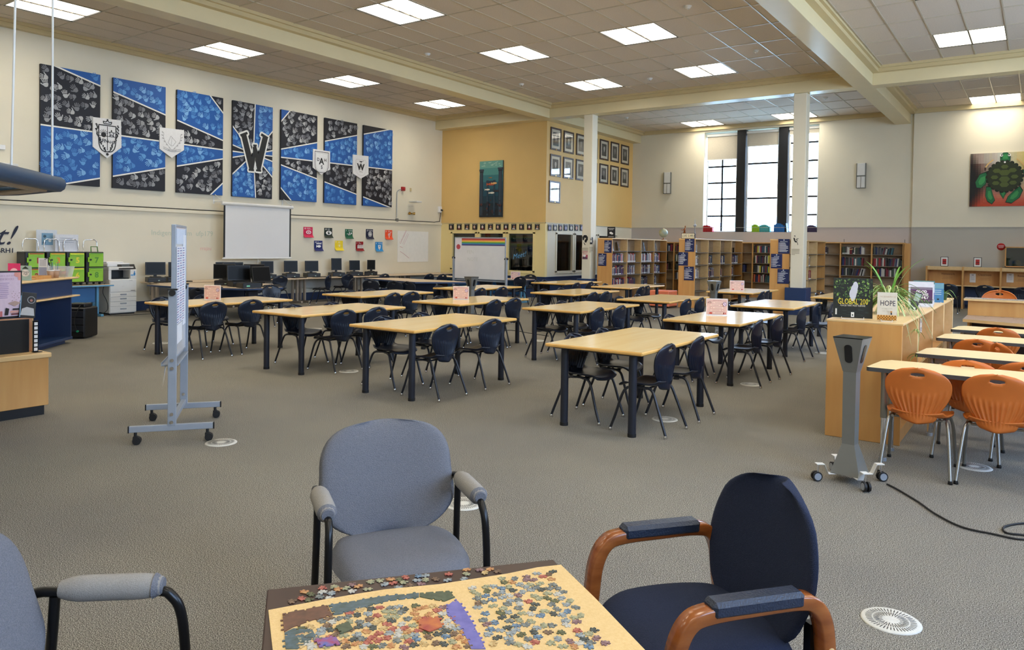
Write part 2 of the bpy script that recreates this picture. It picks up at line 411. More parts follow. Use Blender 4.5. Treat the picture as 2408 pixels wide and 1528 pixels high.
# ================================================================ the room
def wall(name, axis, pos, th, u0, u1, bands, holes=(), parent=None):
    """axis 'x': plane X=pos running along Y; axis 'y': plane Y=pos running along X; th signed thickness away from the room"""
    b = MB(); ms = []
    us = sorted({u0, u1} | {v for h in holes for v in h[:2]}); zs = sorted({v for z0, z1, m in bands for v in (z0, z1)} | {v for h in holes for v in h[2:]})
    for i in range(len(us)-1):
        for j in range(len(zs)-1):
            uc = (us[i]+us[i+1])/2; zc = (zs[j]+zs[j+1])/2
            if any(h[0] < uc < h[1] and h[2] < zc < h[3] for h in holes): continue
            mm = [m for z0, z1, m in bands if z0 < zc < z1]
            if not mm: continue
            if mm[0] not in ms: ms.append(mm[0])
            k = ms.index(mm[0])
            if axis == 'x': b.box((pos, us[i], zs[j]), (pos+th, us[i+1], zs[j+1]), k)
            else: b.box((us[i], pos, zs[j]), (us[i+1], pos+th, zs[j+1]), k)
    return struct(b.build(name, [M[m] for m in ms], parent))

# floor
struct(MB().box((XL-.3, YN-.3, -.1), (XR+.3, YF+.4, 0)).build('floor', M['carpet']))
ZR = 2.41
wall('wall_left', 'x', XL, -.25, YN, YF+.25, [(0, 6.2, 'cream')])
BW = [(-16.72, -15.64), (-15.53, -14.47), (-14.35, -13.28)]
wall('wall_back', 'y', YB, .12, XL, XA-.0, [(0, .66, 'navyw'), (.66, ZR, 'yellow'), (ZR, 6.2, 'gold')], [(a, b, .80, 2.09) for a, b in BW])
AW = [(20.73, 21.81), (21.93, 23.4), (23.55, 24.9)]
wall('wall_alcove', 'x', XA, -.12, YB+.12, YF, [(0, .66, 'navyw'), (.66, ZR, 'cream'), (ZR, 6.2, 'gold')], [(a, b, .80, 2.09) for a, b in AW])
FWX0, FWX1, FWZ0, FWZ1 = -10.02, -6.08, 2.25, 5.84
wall('wall_far', 'y', YF, .4, XL, -3.28, [(0, ZR, 'lilac'), (ZR, 6.2, 'cream')], [(FWX0, FWX1, FWZ0, FWZ1)])
wall('wall_end', 'y', YF-.1, .5, -3.28, XR+.2, [(0, ZR, 'greyw'), (ZR, 6.2, 'cream')])
RW = [(-.4, 3.6), (6.6, 10.6), (13.6, 17.6)]
wall('wall_right', 'x', XR, .3, YN, YF, [(0, ZR-.3, 'greyw'), (ZR-.3, 6.2, 'cream')], [(a, b, 2.1, 5.5) for a, b in RW])
wall('wall_behind', 'y', YN, -.2, XL, XR, [(0, ZR, 'cream'), (ZR, 6.2, 'cream')])
# office behind the interior windows
b = MB(); b.box((XL, YB+.12, 2.95), (XA-.12, YF, 3.05)); struct(b.build('ceiling_office', M['greyw']))

# skirting and rails
n_ = [0]
def trim(b, m, name='trim'):
    n_[0] += 1; return struct(b.build('%s_%d' % (name, n_[0]), m))
trim(MB().box((XL, YN, ZR-.085), (XL+.045, YB, ZR-.02), c=.008).box((XL, YN, ZR-.02), (XL+.03, YB, ZR-.005)), M['cream'])
trim(MB().box((XL, YB-.02, ZR-.02), (XA+.02, YB, ZR)).box((XA, YB-.02, ZR-.02), (XA+.02, YF, ZR)), M['crown'])
trim(MB().box((XA, YF-.015, ZR-.012), (-3.28, YF, ZR)).box((-3.28, YF-.115, ZR-.012), (XR, YF-.1, ZR)), M['greyw'])
struct(MB().box((XL, YN, 0), (XL+.015, YB, .22), c=.004).build('baseboard_left', M['navyw']))
struct(MB().box((XA, YB, .64), (XA+.025, YF, .67)).box((XL, YB-.025, .64), (XA+.025, YB, .67)).build('baseboard_back', M['navy']))
struct(MB().box((-3.28, YF-.112, 0), (XR, YF-.1, .12)).build('baseboard_end', M['navyw']))

# beams and the stepped crown round each ceiling bay
def beam(b): 
    return trim(b, M['beam'], 'trim')
beam(MB().box((-12.95, YN, ZB), (-12.53, 19.7, 6.1), c=.006).box((-12.95, 20.1, ZB), (-12.53, YF, 6.1), c=.006))
beam(MB().box((-3.82, YN, ZB), (-3.38, YF, 6.1), c=.006))
beam(MB().box((XL, 19.7, ZB), (-3.82, 20.1, 6.1), c=.006).box((-3.38, 19.7, ZB), (XR, 20.1, 6.1), c=.006))
BAYS = [(XL, -12.95, YN, 19.7, -16.1, 9.8), (-12.53, -3.82, YN, 19.7, -10.62, 9.8), (-3.38, XR, YN, 19.7, -1.9, 9.8),
        (-12.53, -3.82, 20.1, YF, -10.44, 24.8), (-3.38, XR, 20.1, YF-.1, -1.78, 24.8)]
for x0, x1, y0, y1, gx, gy in BAYS:
    b = MB()
    for w, za, zb in ((.14, 5.9, 5.98), (.2, 5.98, 6.05)):
        b.box((x0, y0, za), (x0+w, y1, zb)); b.box((x1-w, y0, za), (x1, y1, zb))
        b.box((x0+w, y0, za), (x1-w, y0+w, zb)); b.box((x0+w, y1-w if y1 < 25 else y1-.09, za), (x1-w, y1, zb))
    trim(b, M['crown'])

# ceiling: tiles hang in a grid
ceil = struct(MB().box((XL, YN, 6.1), (XR, YF, 6.2)).build('ceiling', M['tile']))
LX = {0: [-16.1], 1: [-10.62, -7.495], 2: [-1.9, 1.225], 3: [-10.44, -7.315], 4: [-1.78, 1.345]}
LY = {0: [-1.45, 2.3, 6.05, 9.8, 13.55, 17.3], 1: [-1.45, 2.3, 6.05, 9.8, 13.55, 17.3], 2: [-1.45, 2.3, 6.05, 9.8, 13.55, 17.3], 3: [24.8], 4: [24.8]}
cand = []; grid = MB()
for bi, (x0, x1, y0, y1, gx, gy) in enumerate(BAYS):
    i0 = math.floor((x0-gx)/.625); j0 = math.floor((y0-gy)/1.25)
    i = i0
    while gx+i*.625 < x1:
        X = gx+i*.625
        if x0 < X < x1: grid.box((X-.012, y0, 6.03), (X+.012, y1, 6.045))
        j = j0
        while gy+j*1.25 < y1:
            Y = gy+j*1.25
            if i == i0 and y0 < Y < y1: grid.box((x0, Y-.012, 6.03), (x1, Y+.012, 6.045))
            a, b_, c_, d = max(X, x0), min(X+.625, x1), max(Y, y0), min(Y+1.25, y1)
            lit = any(lx-.01 < X < lx+1.24 and ly-.01 < Y < ly+1.24 for lx in LX[bi] for ly in LY[bi])
            if not lit and b_-a > .03 and d-c_ > .03:
                cx, cy = (a+b_)/2, (c_+d)/2; px, py, z = seen((cx, cy, ZC))
                vis = z > 1 and -60 < px < 2470 and -60 < py < 800
                if bi in (3,) and px < 1290: vis = False
                cand.append((not vis, z if z > 0 else 99, a, b_, c_, d))
            j += 1
        i += 1
cand.sort()
TM = {}; rest = MB()
for k, (nv, z, a, b_, c_, d) in enumerate(cand):
    if not nv and k < 300:
        key = (round(b_-a, 3), round(d-c_, 3))
        if key not in TM: TM[key] = MB().box((-key[0]/2+.008, -key[1]/2+.008, 0), (key[0]/2-.008, key[1]/2-.008, .02), c=.006).mesh('ceiling_tile', M['tile'])
        o = obj('ceiling_tile', TM[key], ceil, ((a+b_)/2, (c_+d)/2, ZC+.001*R.random()))
    else: rest.box((a+.008, c_+.008, ZC), (b_-.008, d-.008, ZC+.02))
o = rest.build('ceiling_tiles', M['tile'], ceil); o['kind'] = 'stuff'
grid.build('ceiling_grid', M['tbar'], ceil)

# recessed lamps, two diffusers each
def troffer():
    t = thing('ceiling_light', '', 'ceiling light')
    f = MB()
    for a, b_ in (((-.615, -.615), (.615, -.6)), ((-.615, .6), (.615, .615)), ((-.615, -.6), (-.6, .6)), ((.6, -.6), (.615, .6)), ((-.012, -.6), (.012, .6))):
        f.box((a[0], a[1], -.012), (b_[0], b_[1], .04))
    f.build('frame', M['blackmetal'], t)
    for s in (-1, 1): MB().box((s*.306-.29, -.598, .006), (s*.306+.29, .598, .016)).build('diffuser', M['diffuser'], t)
    return t
T0 = troffer(); first = True
rown = ['nearest the camera', 'second', 'third', 'fourth', 'fifth', 'farthest']
for bi in range(5):
    for ix, lx in enumerate(LX[bi]):
        for iy, ly in enumerate(LY[bi]):
            loc = (lx+.625, ly+.625, ZC); px, py, z = seen(loc)
            vis = z > 0 and -80 < px < 2480 and py > -60
            if bi == 0: lab = 'lit twin panel ceiling light over the mural wall, ' + {6.05: 'cut by the top left corner', 9.8: 'above the third mural canvas', 13.55: 'above the sixth mural canvas', 17.3: 'nearest the yellow wall corner'}.get(ly, 'behind the camera')
            elif bi == 1: lab = 'lit twin panel ceiling light, %s column of middle bay, %s' % (('left', 'right')[ix], {9.8: 'at the top of the picture', 13.55: 'middle of its column', 17.3: 'nearest the cross beam'}.get(ly, 'near or behind the camera'))
            elif bi == 2: lab = 'square twin panel ceiling light in the bluish upper right bay, %s' % ({17.3: 'nearest the cross beam', 13.55: 'cut by the top edge'}.get(ly, 'outside the view'))
            elif bi == 3: lab = 'ceiling light touching the crown above the tall windows, ' + ('left one', 'right one behind the column')[ix]
            else: lab = 'ceiling light touching the crown above the turtle painting'
            if not vis: lab = 'twin panel ceiling light outside the view, near the camera'
            if not vis and (bi == 4): continue
            o = T0 if first else dup(T0, loc); first = False
            o.location = loc; o['label'] = lab; o['group'] = 'recessed ceiling lights'

# smoke detectors
sd = thing('smoke_detector', '', 'smoke detector')
MB().lathe([(.0, -.05), (.035, -.05), (.055, -.035), (.06, -.012), (.075, -.008), (.075, 0)], 18).build('housing', M['offwhite'], sd)
MB().lathe([(.0, -.062), (.02, -.06), (.026, -.045)], 12).build('sensor', M['chrome'], sd)
SDP = [((1005, 126), 'beside the long beam left of centre'), ((1226, 197), 'between the beam and the middle lights'), ((1528, 184), 'between the two lights before the cross beam'),
       ((1617, 14), 'at the top edge of the picture'), ((1777, 118), 'near the wide beam at upper right'), ((1941, 229), 'just right of the column top'), ((1473, 276), 'on the far ceiling over the portraits')]
for i, (p, w) in enumerate(SDP):
    q = at(*p, Z=ZC); q.z = ZC
    o = sd if i == 0 else dup(sd, q)
    o.location = q; o['label'] = 'small round smoke detector on the ceiling tiles ' + w; o['group'] = 'smoke detectors'

# columns with navy plinths
def column(n, x0, x1, y0, y1):
    c = struct(MB().box((x0, y0, 0), (x1, y1, ZB), c=.012).build('column', M['cream']))
    p = MB().box((x0-.1, y0-.1, 0), (x1+.1, y1+.1, .69), c=.008); p.build('plinth', M['navy'], c)
    MB().box((x0-.115, y0-.115, .345), (x1+.115, y1+.115, .365)).box((x0-.12, y0-.12, 0), (x1+.12, y1+.12, .09)).build('plinth_band', M['navyw'], c)
    return c
col1 = column(1, -11.34, -11.04, 19.76, 20.08)
col2 = column(2, -5.22, -4.9, 19.76, 20.08)

# ---- tall far window: three lights between dark pilasters
def far_window(i, x0, x1, zsh, cols, rows, ztop):
    y = YF+.2
    f = MB()
    f.box((x0, y, FWZ0), (x0+.05, y+.07, ztop)); f.box((x1-.05, y, FWZ0), (x1, y+.07, ztop)); f.box((x0, y, ztop-.06), (x1, y+.07, ztop)); f.box((x0, y, FWZ0), (x1, y+.07, FWZ0+.04))
    w = struct(f.build('window_%d' % i, M['offwhite']))
    for cx in cols: MB().box((cx-.03, y+.02, FWZ0+.04), (cx+.03, y+.08, ztop-.06)).build('mullion', M['blackshade'], w)
    for rz in rows: MB().box((x0+.05, y+.02, rz-.03), (x1-.05, y+.08, rz+.03)).build('glazing_bar', M['blackshade'], w)
    xs = [x0+.05]+list(cols)+[x1-.05]; zz = [FWZ0+.04]+sorted(rows)+[ztop-.06]
    for a in range(len(xs)-1):
        for c_ in range(len(zz)-1): MB().box((xs[a], y+.045, zz[c_]), (xs[a+1], y+.05, zz[c_+1])).build('window_pane', M['glass'], w)
    s = MB().box((x0+.02, y-.04, zsh), (x1-.02, y-.036, ztop-.02)); sh = s.build('roller_shade', M['shade'], w)
    MB().box((x0, y-.08, ztop-.04), (x1, y-.0, ztop+.05), c=.01).box((x0+.02, y-.046, zsh-.02), (x1-.02, y-.03, zsh+.01)).build('shade_cassette', M['offwhite'], sh)
    return w
def zz_(x, y): return at(x, y, Y=YF+.25).z
far_window(1, -9.98, -8.86, zz_(1700, 375), [-9.42], [zz_(1700, y) for y in (392, 430, 468, 508)], 5.72)
far_window(2, -8.54, -7.42, zz_(1790, 343), [], [zz_(1790, y) for y in (384, 466)], 5.74)
far_window(3, -7.09, -6.1, zz_(1890, 315), [], [zz_(1890, y) for y in (335, 378, 420, 462, 505)], 5.76)
struct(MB().box((-8.85, YF+.08, FWZ0), (-8.55, YF+.36, FWZ1)).build('trim_pilaster', M['blackshade']))
struct(MB().box((-7.41, YF+.08, FWZ0), (-7.1, YF+.36, FWZ1)).build('trim_pilaster', M['blackshade']))
struct(MB().box((FWX0, YF+.35, FWZ1-.16), (FWX1, YF+.4, FWZ1)).build('trim_head', M['offwhite']))
# windows in the right wall (outside the view; they light the near tables)
for i, (a, b_) in enumerate(RW):
    f = MB(); X = XR+.12
    f.box((X, a, 2.1), (X+.06, a+.06, 5.5)); f.box((X, b_-.06, 2.1), (X+.06, b_, 5.5)); f.box((X, a, 5.44), (X+.06, b_, 5.5)); f.box((X, a, 2.1), (X+.06, b_, 2.16))
    w = struct(f.build('window_%d' % (4+i), M['blackshade']))
    for k in range(1, 4): MB().box((X+.005, a+k*(b_-a)/4-.03, 2.16), (X+.065, a+k*(b_-a)/4+.03, 5.44)).build('mullion', M['blackshade'], w)
    for k in range(1, 5): MB().box((X+.01, a+.06, 2.1+k*.68-.02), (X+.055, b_-.06, 2.1+k*.68+.02)).build('glazing_bar', M['blackshade'], w)
    MB().box((X+.03, a+.06, 2.16), (X+.035, b_-.06, 5.44)).build('window_pane', M['glass'], w)
# interior office windows
k = 7
for a, b_ in BW:
    f = MB(); m = .045
    for p, q in (((a-.03, .76), (b_+.03, .8+m)), ((a-.03, 2.09-m), (b_+.03, 2.12)), ((a-.03, .8), (a+m, 2.09)), ((b_-m, .8), (b_+.03, 2.09))): f.box((p[0], YB-.02, p[1]), (q[0], YB+.13, q[1]))
    w = struct(f.build('window_%d' % k, M['yellow'])); k += 1
    MB().box((a+m, YB+.06, .8+m), (b_-m, YB+.068, 2.09-m)).build('window_pane', M['officeglass'], w)
for a, b_ in AW:
    f = MB(); m = .045
    for p, q in (((a-.03, .76), (b_+.03, .8+m)), ((a-.03, 2.09-m), (b_+.03, 2.12)), ((a-.03, .8), (a+m, 2.09)), ((b_-m, .8), (b_+.03, 2.09))): f.box((XA-.13, p[0], p[1]), (XA+.02, q[0], q[1]))
    w = struct(f.build('window_%d' % k, M['cream'])); k += 1
    MB().box((XA-.068, a+m, .8+m), (XA-.06, b_-m, 2.09-m)).build('window_pane', M['officeglass'], w)
# office contents, dim behind the glass
t = thing('office_bookcase', 'dark bookcase seen through the alcove office window', 'bookcase', (-15.9, 24.2, 0))
b = MB(); b.box((-1, -.15, 0), (-.97, .2, 2)).box((.97, -.15, 0), (1, .2, 2)).box((-1, .18, 0), (1, .2, 2))
for z in (.1, .5, .9, 1.3, 1.7, 1.98): b.box((-.97, -.15, z-.02), (.97, .18, z))
b.build('case', M['greysteel'], t)
bk = MB()
for z in (.1, .5, .9, 1.3):
    x = -.94
    while x < .9:
        w = R.uniform(.02, .05)
        if R.random() < .85: bk.box((x, -.1, z), (x+w-.003, .12, z+R.uniform(.2, .3)), R.randrange(3))
        x += w
o = bk.build('book_rows', [M['offwhite'], M['greysteel'], M['cobalt']], t); o['kind'] = 'stuff'
t = thing('office_desk', 'dark office desk with a monitor behind the window marked Meet', 'desk', (-14, 22.2, 0))
MB().box((-.8, -.35, .7), (.8, .35, .74), c=.005).box((-.78, .3, 0), (-.72, .34, .7)).box((.72, .3, 0), (.78, .34, .7)).build('worktop', M['tan'], t)
MB().box((-.28, .0, .86), (.28, .03, 1.2), c=.006).box((-.03, .03, .74), (.03, .06, .9)).build('monitor', M['blackplastic'], t)

# outdoors, pale behind the far window
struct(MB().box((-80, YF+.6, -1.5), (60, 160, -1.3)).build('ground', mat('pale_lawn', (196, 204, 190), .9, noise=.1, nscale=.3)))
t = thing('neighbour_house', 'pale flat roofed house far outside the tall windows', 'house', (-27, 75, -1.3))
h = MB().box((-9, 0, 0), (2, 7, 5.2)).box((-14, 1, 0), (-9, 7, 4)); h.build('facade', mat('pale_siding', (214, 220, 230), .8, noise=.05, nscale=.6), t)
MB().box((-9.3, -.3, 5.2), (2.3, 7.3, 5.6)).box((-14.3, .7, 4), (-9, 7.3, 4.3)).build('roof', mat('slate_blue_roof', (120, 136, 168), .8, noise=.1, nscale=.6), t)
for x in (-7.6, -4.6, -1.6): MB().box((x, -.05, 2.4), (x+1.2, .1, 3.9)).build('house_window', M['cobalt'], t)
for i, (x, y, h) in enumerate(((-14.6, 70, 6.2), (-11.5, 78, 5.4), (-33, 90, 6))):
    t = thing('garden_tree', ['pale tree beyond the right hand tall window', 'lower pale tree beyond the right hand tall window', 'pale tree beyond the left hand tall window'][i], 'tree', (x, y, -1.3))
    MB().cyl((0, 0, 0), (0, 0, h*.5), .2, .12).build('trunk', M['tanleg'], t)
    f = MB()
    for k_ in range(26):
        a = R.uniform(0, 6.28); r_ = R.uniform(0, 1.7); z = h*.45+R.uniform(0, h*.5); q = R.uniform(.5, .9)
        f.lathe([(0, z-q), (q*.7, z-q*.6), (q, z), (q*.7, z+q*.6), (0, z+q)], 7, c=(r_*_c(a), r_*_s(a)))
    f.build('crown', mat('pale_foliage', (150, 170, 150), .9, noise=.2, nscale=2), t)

# ================================================================ things on the walls
def Lw(x, y, d=0):            # (Y, z) on the left wall
    p = at(x, y, X=XL+d); return (p.y, p.z)
def Aw(x, y, d=0): p = at(x, y, X=XA+d); return (p.y, p.z)
def Bk(x, y): p = at(x, y, Y=YB-.02); return (p.x, p.z)
def Fr(x, y, Y=YF): p = at(x, y, Y=Y); return (p.x, p.z)
def LArt(d): return Art((XL+d, 0, 0), (0, 1, 0), (0, 0, 1), (1, 0, 0))

# mural of seven canvases, rays from one centre
CX, CZ = Lw(598, 362, .1)
NAVY, BLUE, WHITE = (19, 21, 34), (27, 90, 168), (238, 238, 232)
rays_px = [(599.5, 238), (495, 227), (135, 158), (96, 293), (165, 430), (497, 455), (600, 463), (681, 468), (910, 485), (923.7, 400), (912.6, 305), (681, 261)]
ANG = [math.atan2(Lw(x, y, .05)[1]-CZ, Lw(x, y, .05)[0]-CX) for x, y in rays_px]
ANG = [a if a > -.9*PI and (i > 5 or a > 0 or a < -PI/2-.05) else a for i, a in enumerate(ANG)]
def hand(ox, oz, s, a, mirror):
    """a painted hand print: palm and five finger marks"""
    out = [[(.0, -.42), (.26, -.34), (.36, -.05), (.3, .16), (-.3, .2), (-.36, -.02), (-.2, -.36)]]
    for fx, ang, ln in ((-.27, .28, .42), (-.1, .08, .55), (.08, -.05, .56), (.25, -.22, .46)):
        bx, bz = fx, .26; dx, dz = -_s(ang), _c(ang); w = .062
        out.append([(bx-w*dz, bz+w*dx), (bx+w*dz, bz-w*dx), (bx+dx*ln+w*dz*.8, bz+dz*ln-w*dx), (bx+dx*ln-w*dz*.8, bz+dz*ln+w*dx)])
    out.append([(.3, -.2), (.4, -.14), (.72, .2), (.62, .28), (.34, .04)])
    res = []
    for p in out:
        q = [((-x if mirror else x)*s, z*s) for x, z in p]
        if mirror: q = q[::-1]
        res.append([(ox+x*_c(a)-z*_s(a), oz+x*_s(a)+z*_c(a)) for x, z in q])
    return res
CANV = [(7.15, 8.37), (8.65, 9.89), (10.18, 11.43), (11.71, 12.94), (13.22, 14.48), (14.76, 16.02), (16.29, 17.55)]
ANM = ['leftmost', 'second from left', 'third from left', 'middle', 'third from right', 'second from right', 'rightmost']
DSC = ['mostly navy above blue, by the lamp cable', 'with a blue top and navy diagonal band', 'mostly blue upper half, left of the emblem', 'behind the black letter W', 'navy upper half, right of the letter W', 'between the two small shields at right', 'blue over navy, nearest the fire alarm']
def wedge_of(y, z):
    a = math.atan2(z-CZ, y-CX) % (2*PI)
    A = sorted((x % (2*PI), i) for i, x in enumerate(ANG))
    k = 0
    for q in range(len(A)):
        if a >= A[q][0]: k = q
        
    if a < A[0][0]: k = len(A)-1
    return k, A
zA, zB = 2.82, 5.3
for i, (y0, y1) in enumerate(CANV):
    t = thing('mural_canvas', '', 'mural', (XL+.004, (y0+y1)/2, zA))
    t['label'] = '%s blue and navy handprint canvas, %s' % (ANM[i], DSC[i]); t['group'] = 'handprint mural canvases'
    MB().box((0, (y0-y1)/2, 0), (.06, (y1-y0)/2, zB-zA), c=.004).build('canvas', flat(NAVY), t)
    art = Art((.06, -(y0+y1)/2, -zA), (0, 1, 0), (0, 0, 1), (1, 0, 0)); rect = (y0+.002, zA+.002, y1-.002, zB-.002)
    art.k = 1
    A = sorted((x % (2*PI), j) for j, x in enumerate(ANG))
    # wedge colours: navy lies between ray 0 (up) and ray 1 (upper left), then alternating
    for q in range(len(A)):
        a0, j0 = A[q]; a1, j1 = A[(q+1) % len(A)]
        if a1 <= a0: a1 += 2*PI
        pts = [(CX, CZ)]
        n = max(2, int((a1-a0)/.3)+1)
        for k in range(n+1): aa = a0+(a1-a0)*k/n; pts.append((CX+9*_c(aa), CZ+9*_s(aa)))
        c = clip(pts, rect)
        col = NAVY if min(j0, j1) % 2 == 0 and not (j0 == 11 or j1 == 11) else BLUE
        if {j0, j1} == {0, 11}: col = BLUE
        if {j0, j1} == {10, 11}: col = NAVY
        if len(c) > 2: art.poly(c, col, False)
    art.k = 4
    for a in ANG:
        dx, dz = _c(a), _s(a); w = .016
        c = clip([(CX-dz*w, CZ+dx*w), (CX+dx*9-dz*w, CZ+dz*9+dx*w), (CX+dx*9+dz*w, CZ+dz*9-dx*w), (CX+dz*w, CZ-dx*w)][::-1], rect)
        if len(c) > 2: art.poly(c, WHITE, False)
    art.build('painted_rays', t)
    art = Art((.06, -(y0+y1)/2, -zA), (0, 1, 0), (0, 0, 1), (1, 0, 0)); art.k = 2; pts = []
    tries = 0
    while len(pts) < 66 and tries < 4000:
        tries += 1
        y, z = R.uniform(y0+.08, y1-.08), R.uniform(zA+.08, zB-.08)
        if any((y-p)**2+(z-q)**2 < .14**2 for p, q in pts): continue
        a = math.atan2(z-CZ, y-CX); rr = math.hypot(y-CX, z-CZ)
        if min(abs((a-b_+PI) % (2*PI)-PI)*rr for b_ in ANG) < .085: continue
        k, A2 = wedge_of(y, z); j0, j1 = A2[k][1], A2[(k+1) % 12][1]
        navy = (min(j0, j1) % 2 == 0 and 11 not in (j0, j1)) or {j0, j1} == {10, 11}
        if {j0, j1} == {0, 11}: navy = False
        pts.append((y, z))
        g = R.uniform(.6, 1)
        col = [(150, 152, 158), (118, 120, 128), (178, 180, 184)][R.randrange(3)] if navy else [(96, 158, 218), (74, 136, 204), (124, 178, 228)][R.randrange(3)]
        ang = a-PI/2+R.uniform(-.6, .6) if z > 3.2 else a-PI/2+R.uniform(-.6, .6)
        if R.random() < .3: ang = R.uniform(-1, 1)
        for p in hand(y, z, R.uniform(.12, .155), ang, R.random() < .5): art.poly(p, col, False)
    o = art.build('handprints', t); o['kind'] = 'stuff'

# black letter emblem with a white outline
def c4(x, y): return Lw(540+x/5.8775, 230+y/5.8775, .1)
Wp = [[(160, 520), (228, 492), (312, 830), (325, 1000), (275, 1000)], [(255, 940), (330, 1000), (360, 668), (335, 664)][:0],
      [(300, 880), (335, 664), (372, 668), (352, 860), (330, 1000), (290, 1000)], [(335, 664), (368, 666), (430, 900), (425, 1000), (380, 1000)],
      [(462, 520), (528, 565), (428, 1000), (378, 1000), (392, 800)],
      [(143, 505), (240, 468), (254, 500), (157, 538)], [(443, 488), (536, 545), (522, 578), (429, 520)], [(328, 643), (377, 648), (374, 672), (325, 666)],
      [(264, 982), (337, 988), (337, 1014), (264, 1008)], [(366, 988), (437, 998), (435, 1022), (366, 1014)]]
Wp = [p for p in Wp if p]
t = thing('letter_emblem', 'large black letter W with white outline on the middle mural canvas', 'sign', (XL+.06, CX, CZ-.7))
a = Art((.035, -CX, -(CZ-.7)), (0, 1, 0), (0, 0, 1), (1, 0, 0))
a.k = 0
for k in range(12):
    dx, dz = .045*_c(k*PI/6), .045*_s(k*PI/6)
    for p in Wp: a.poly([(c4(*q)[0]+dx, c4(*q)[1]+dz) for q in p], (240, 240, 236), False)
a.k = 4
for p in Wp: a.poly([c4(*q) for q in p], (34, 34, 34), False)
a.build('letter', t)
b = MB()
for p in Wp:
    q = [c4(*v) for v in p]; q = q if _area(q) > 0 else q[::-1]
    b.prism([(v[0]-CX, v[1]-CZ+.7) for v in q], 0, .035, axis=Matrix(((0, 0, 1, 0), (1, 0, 0, 0), (0, 1, 0, 0), (0, 0, 0, 1))))
b.build('letter_board', flat((240, 240, 236)), t)

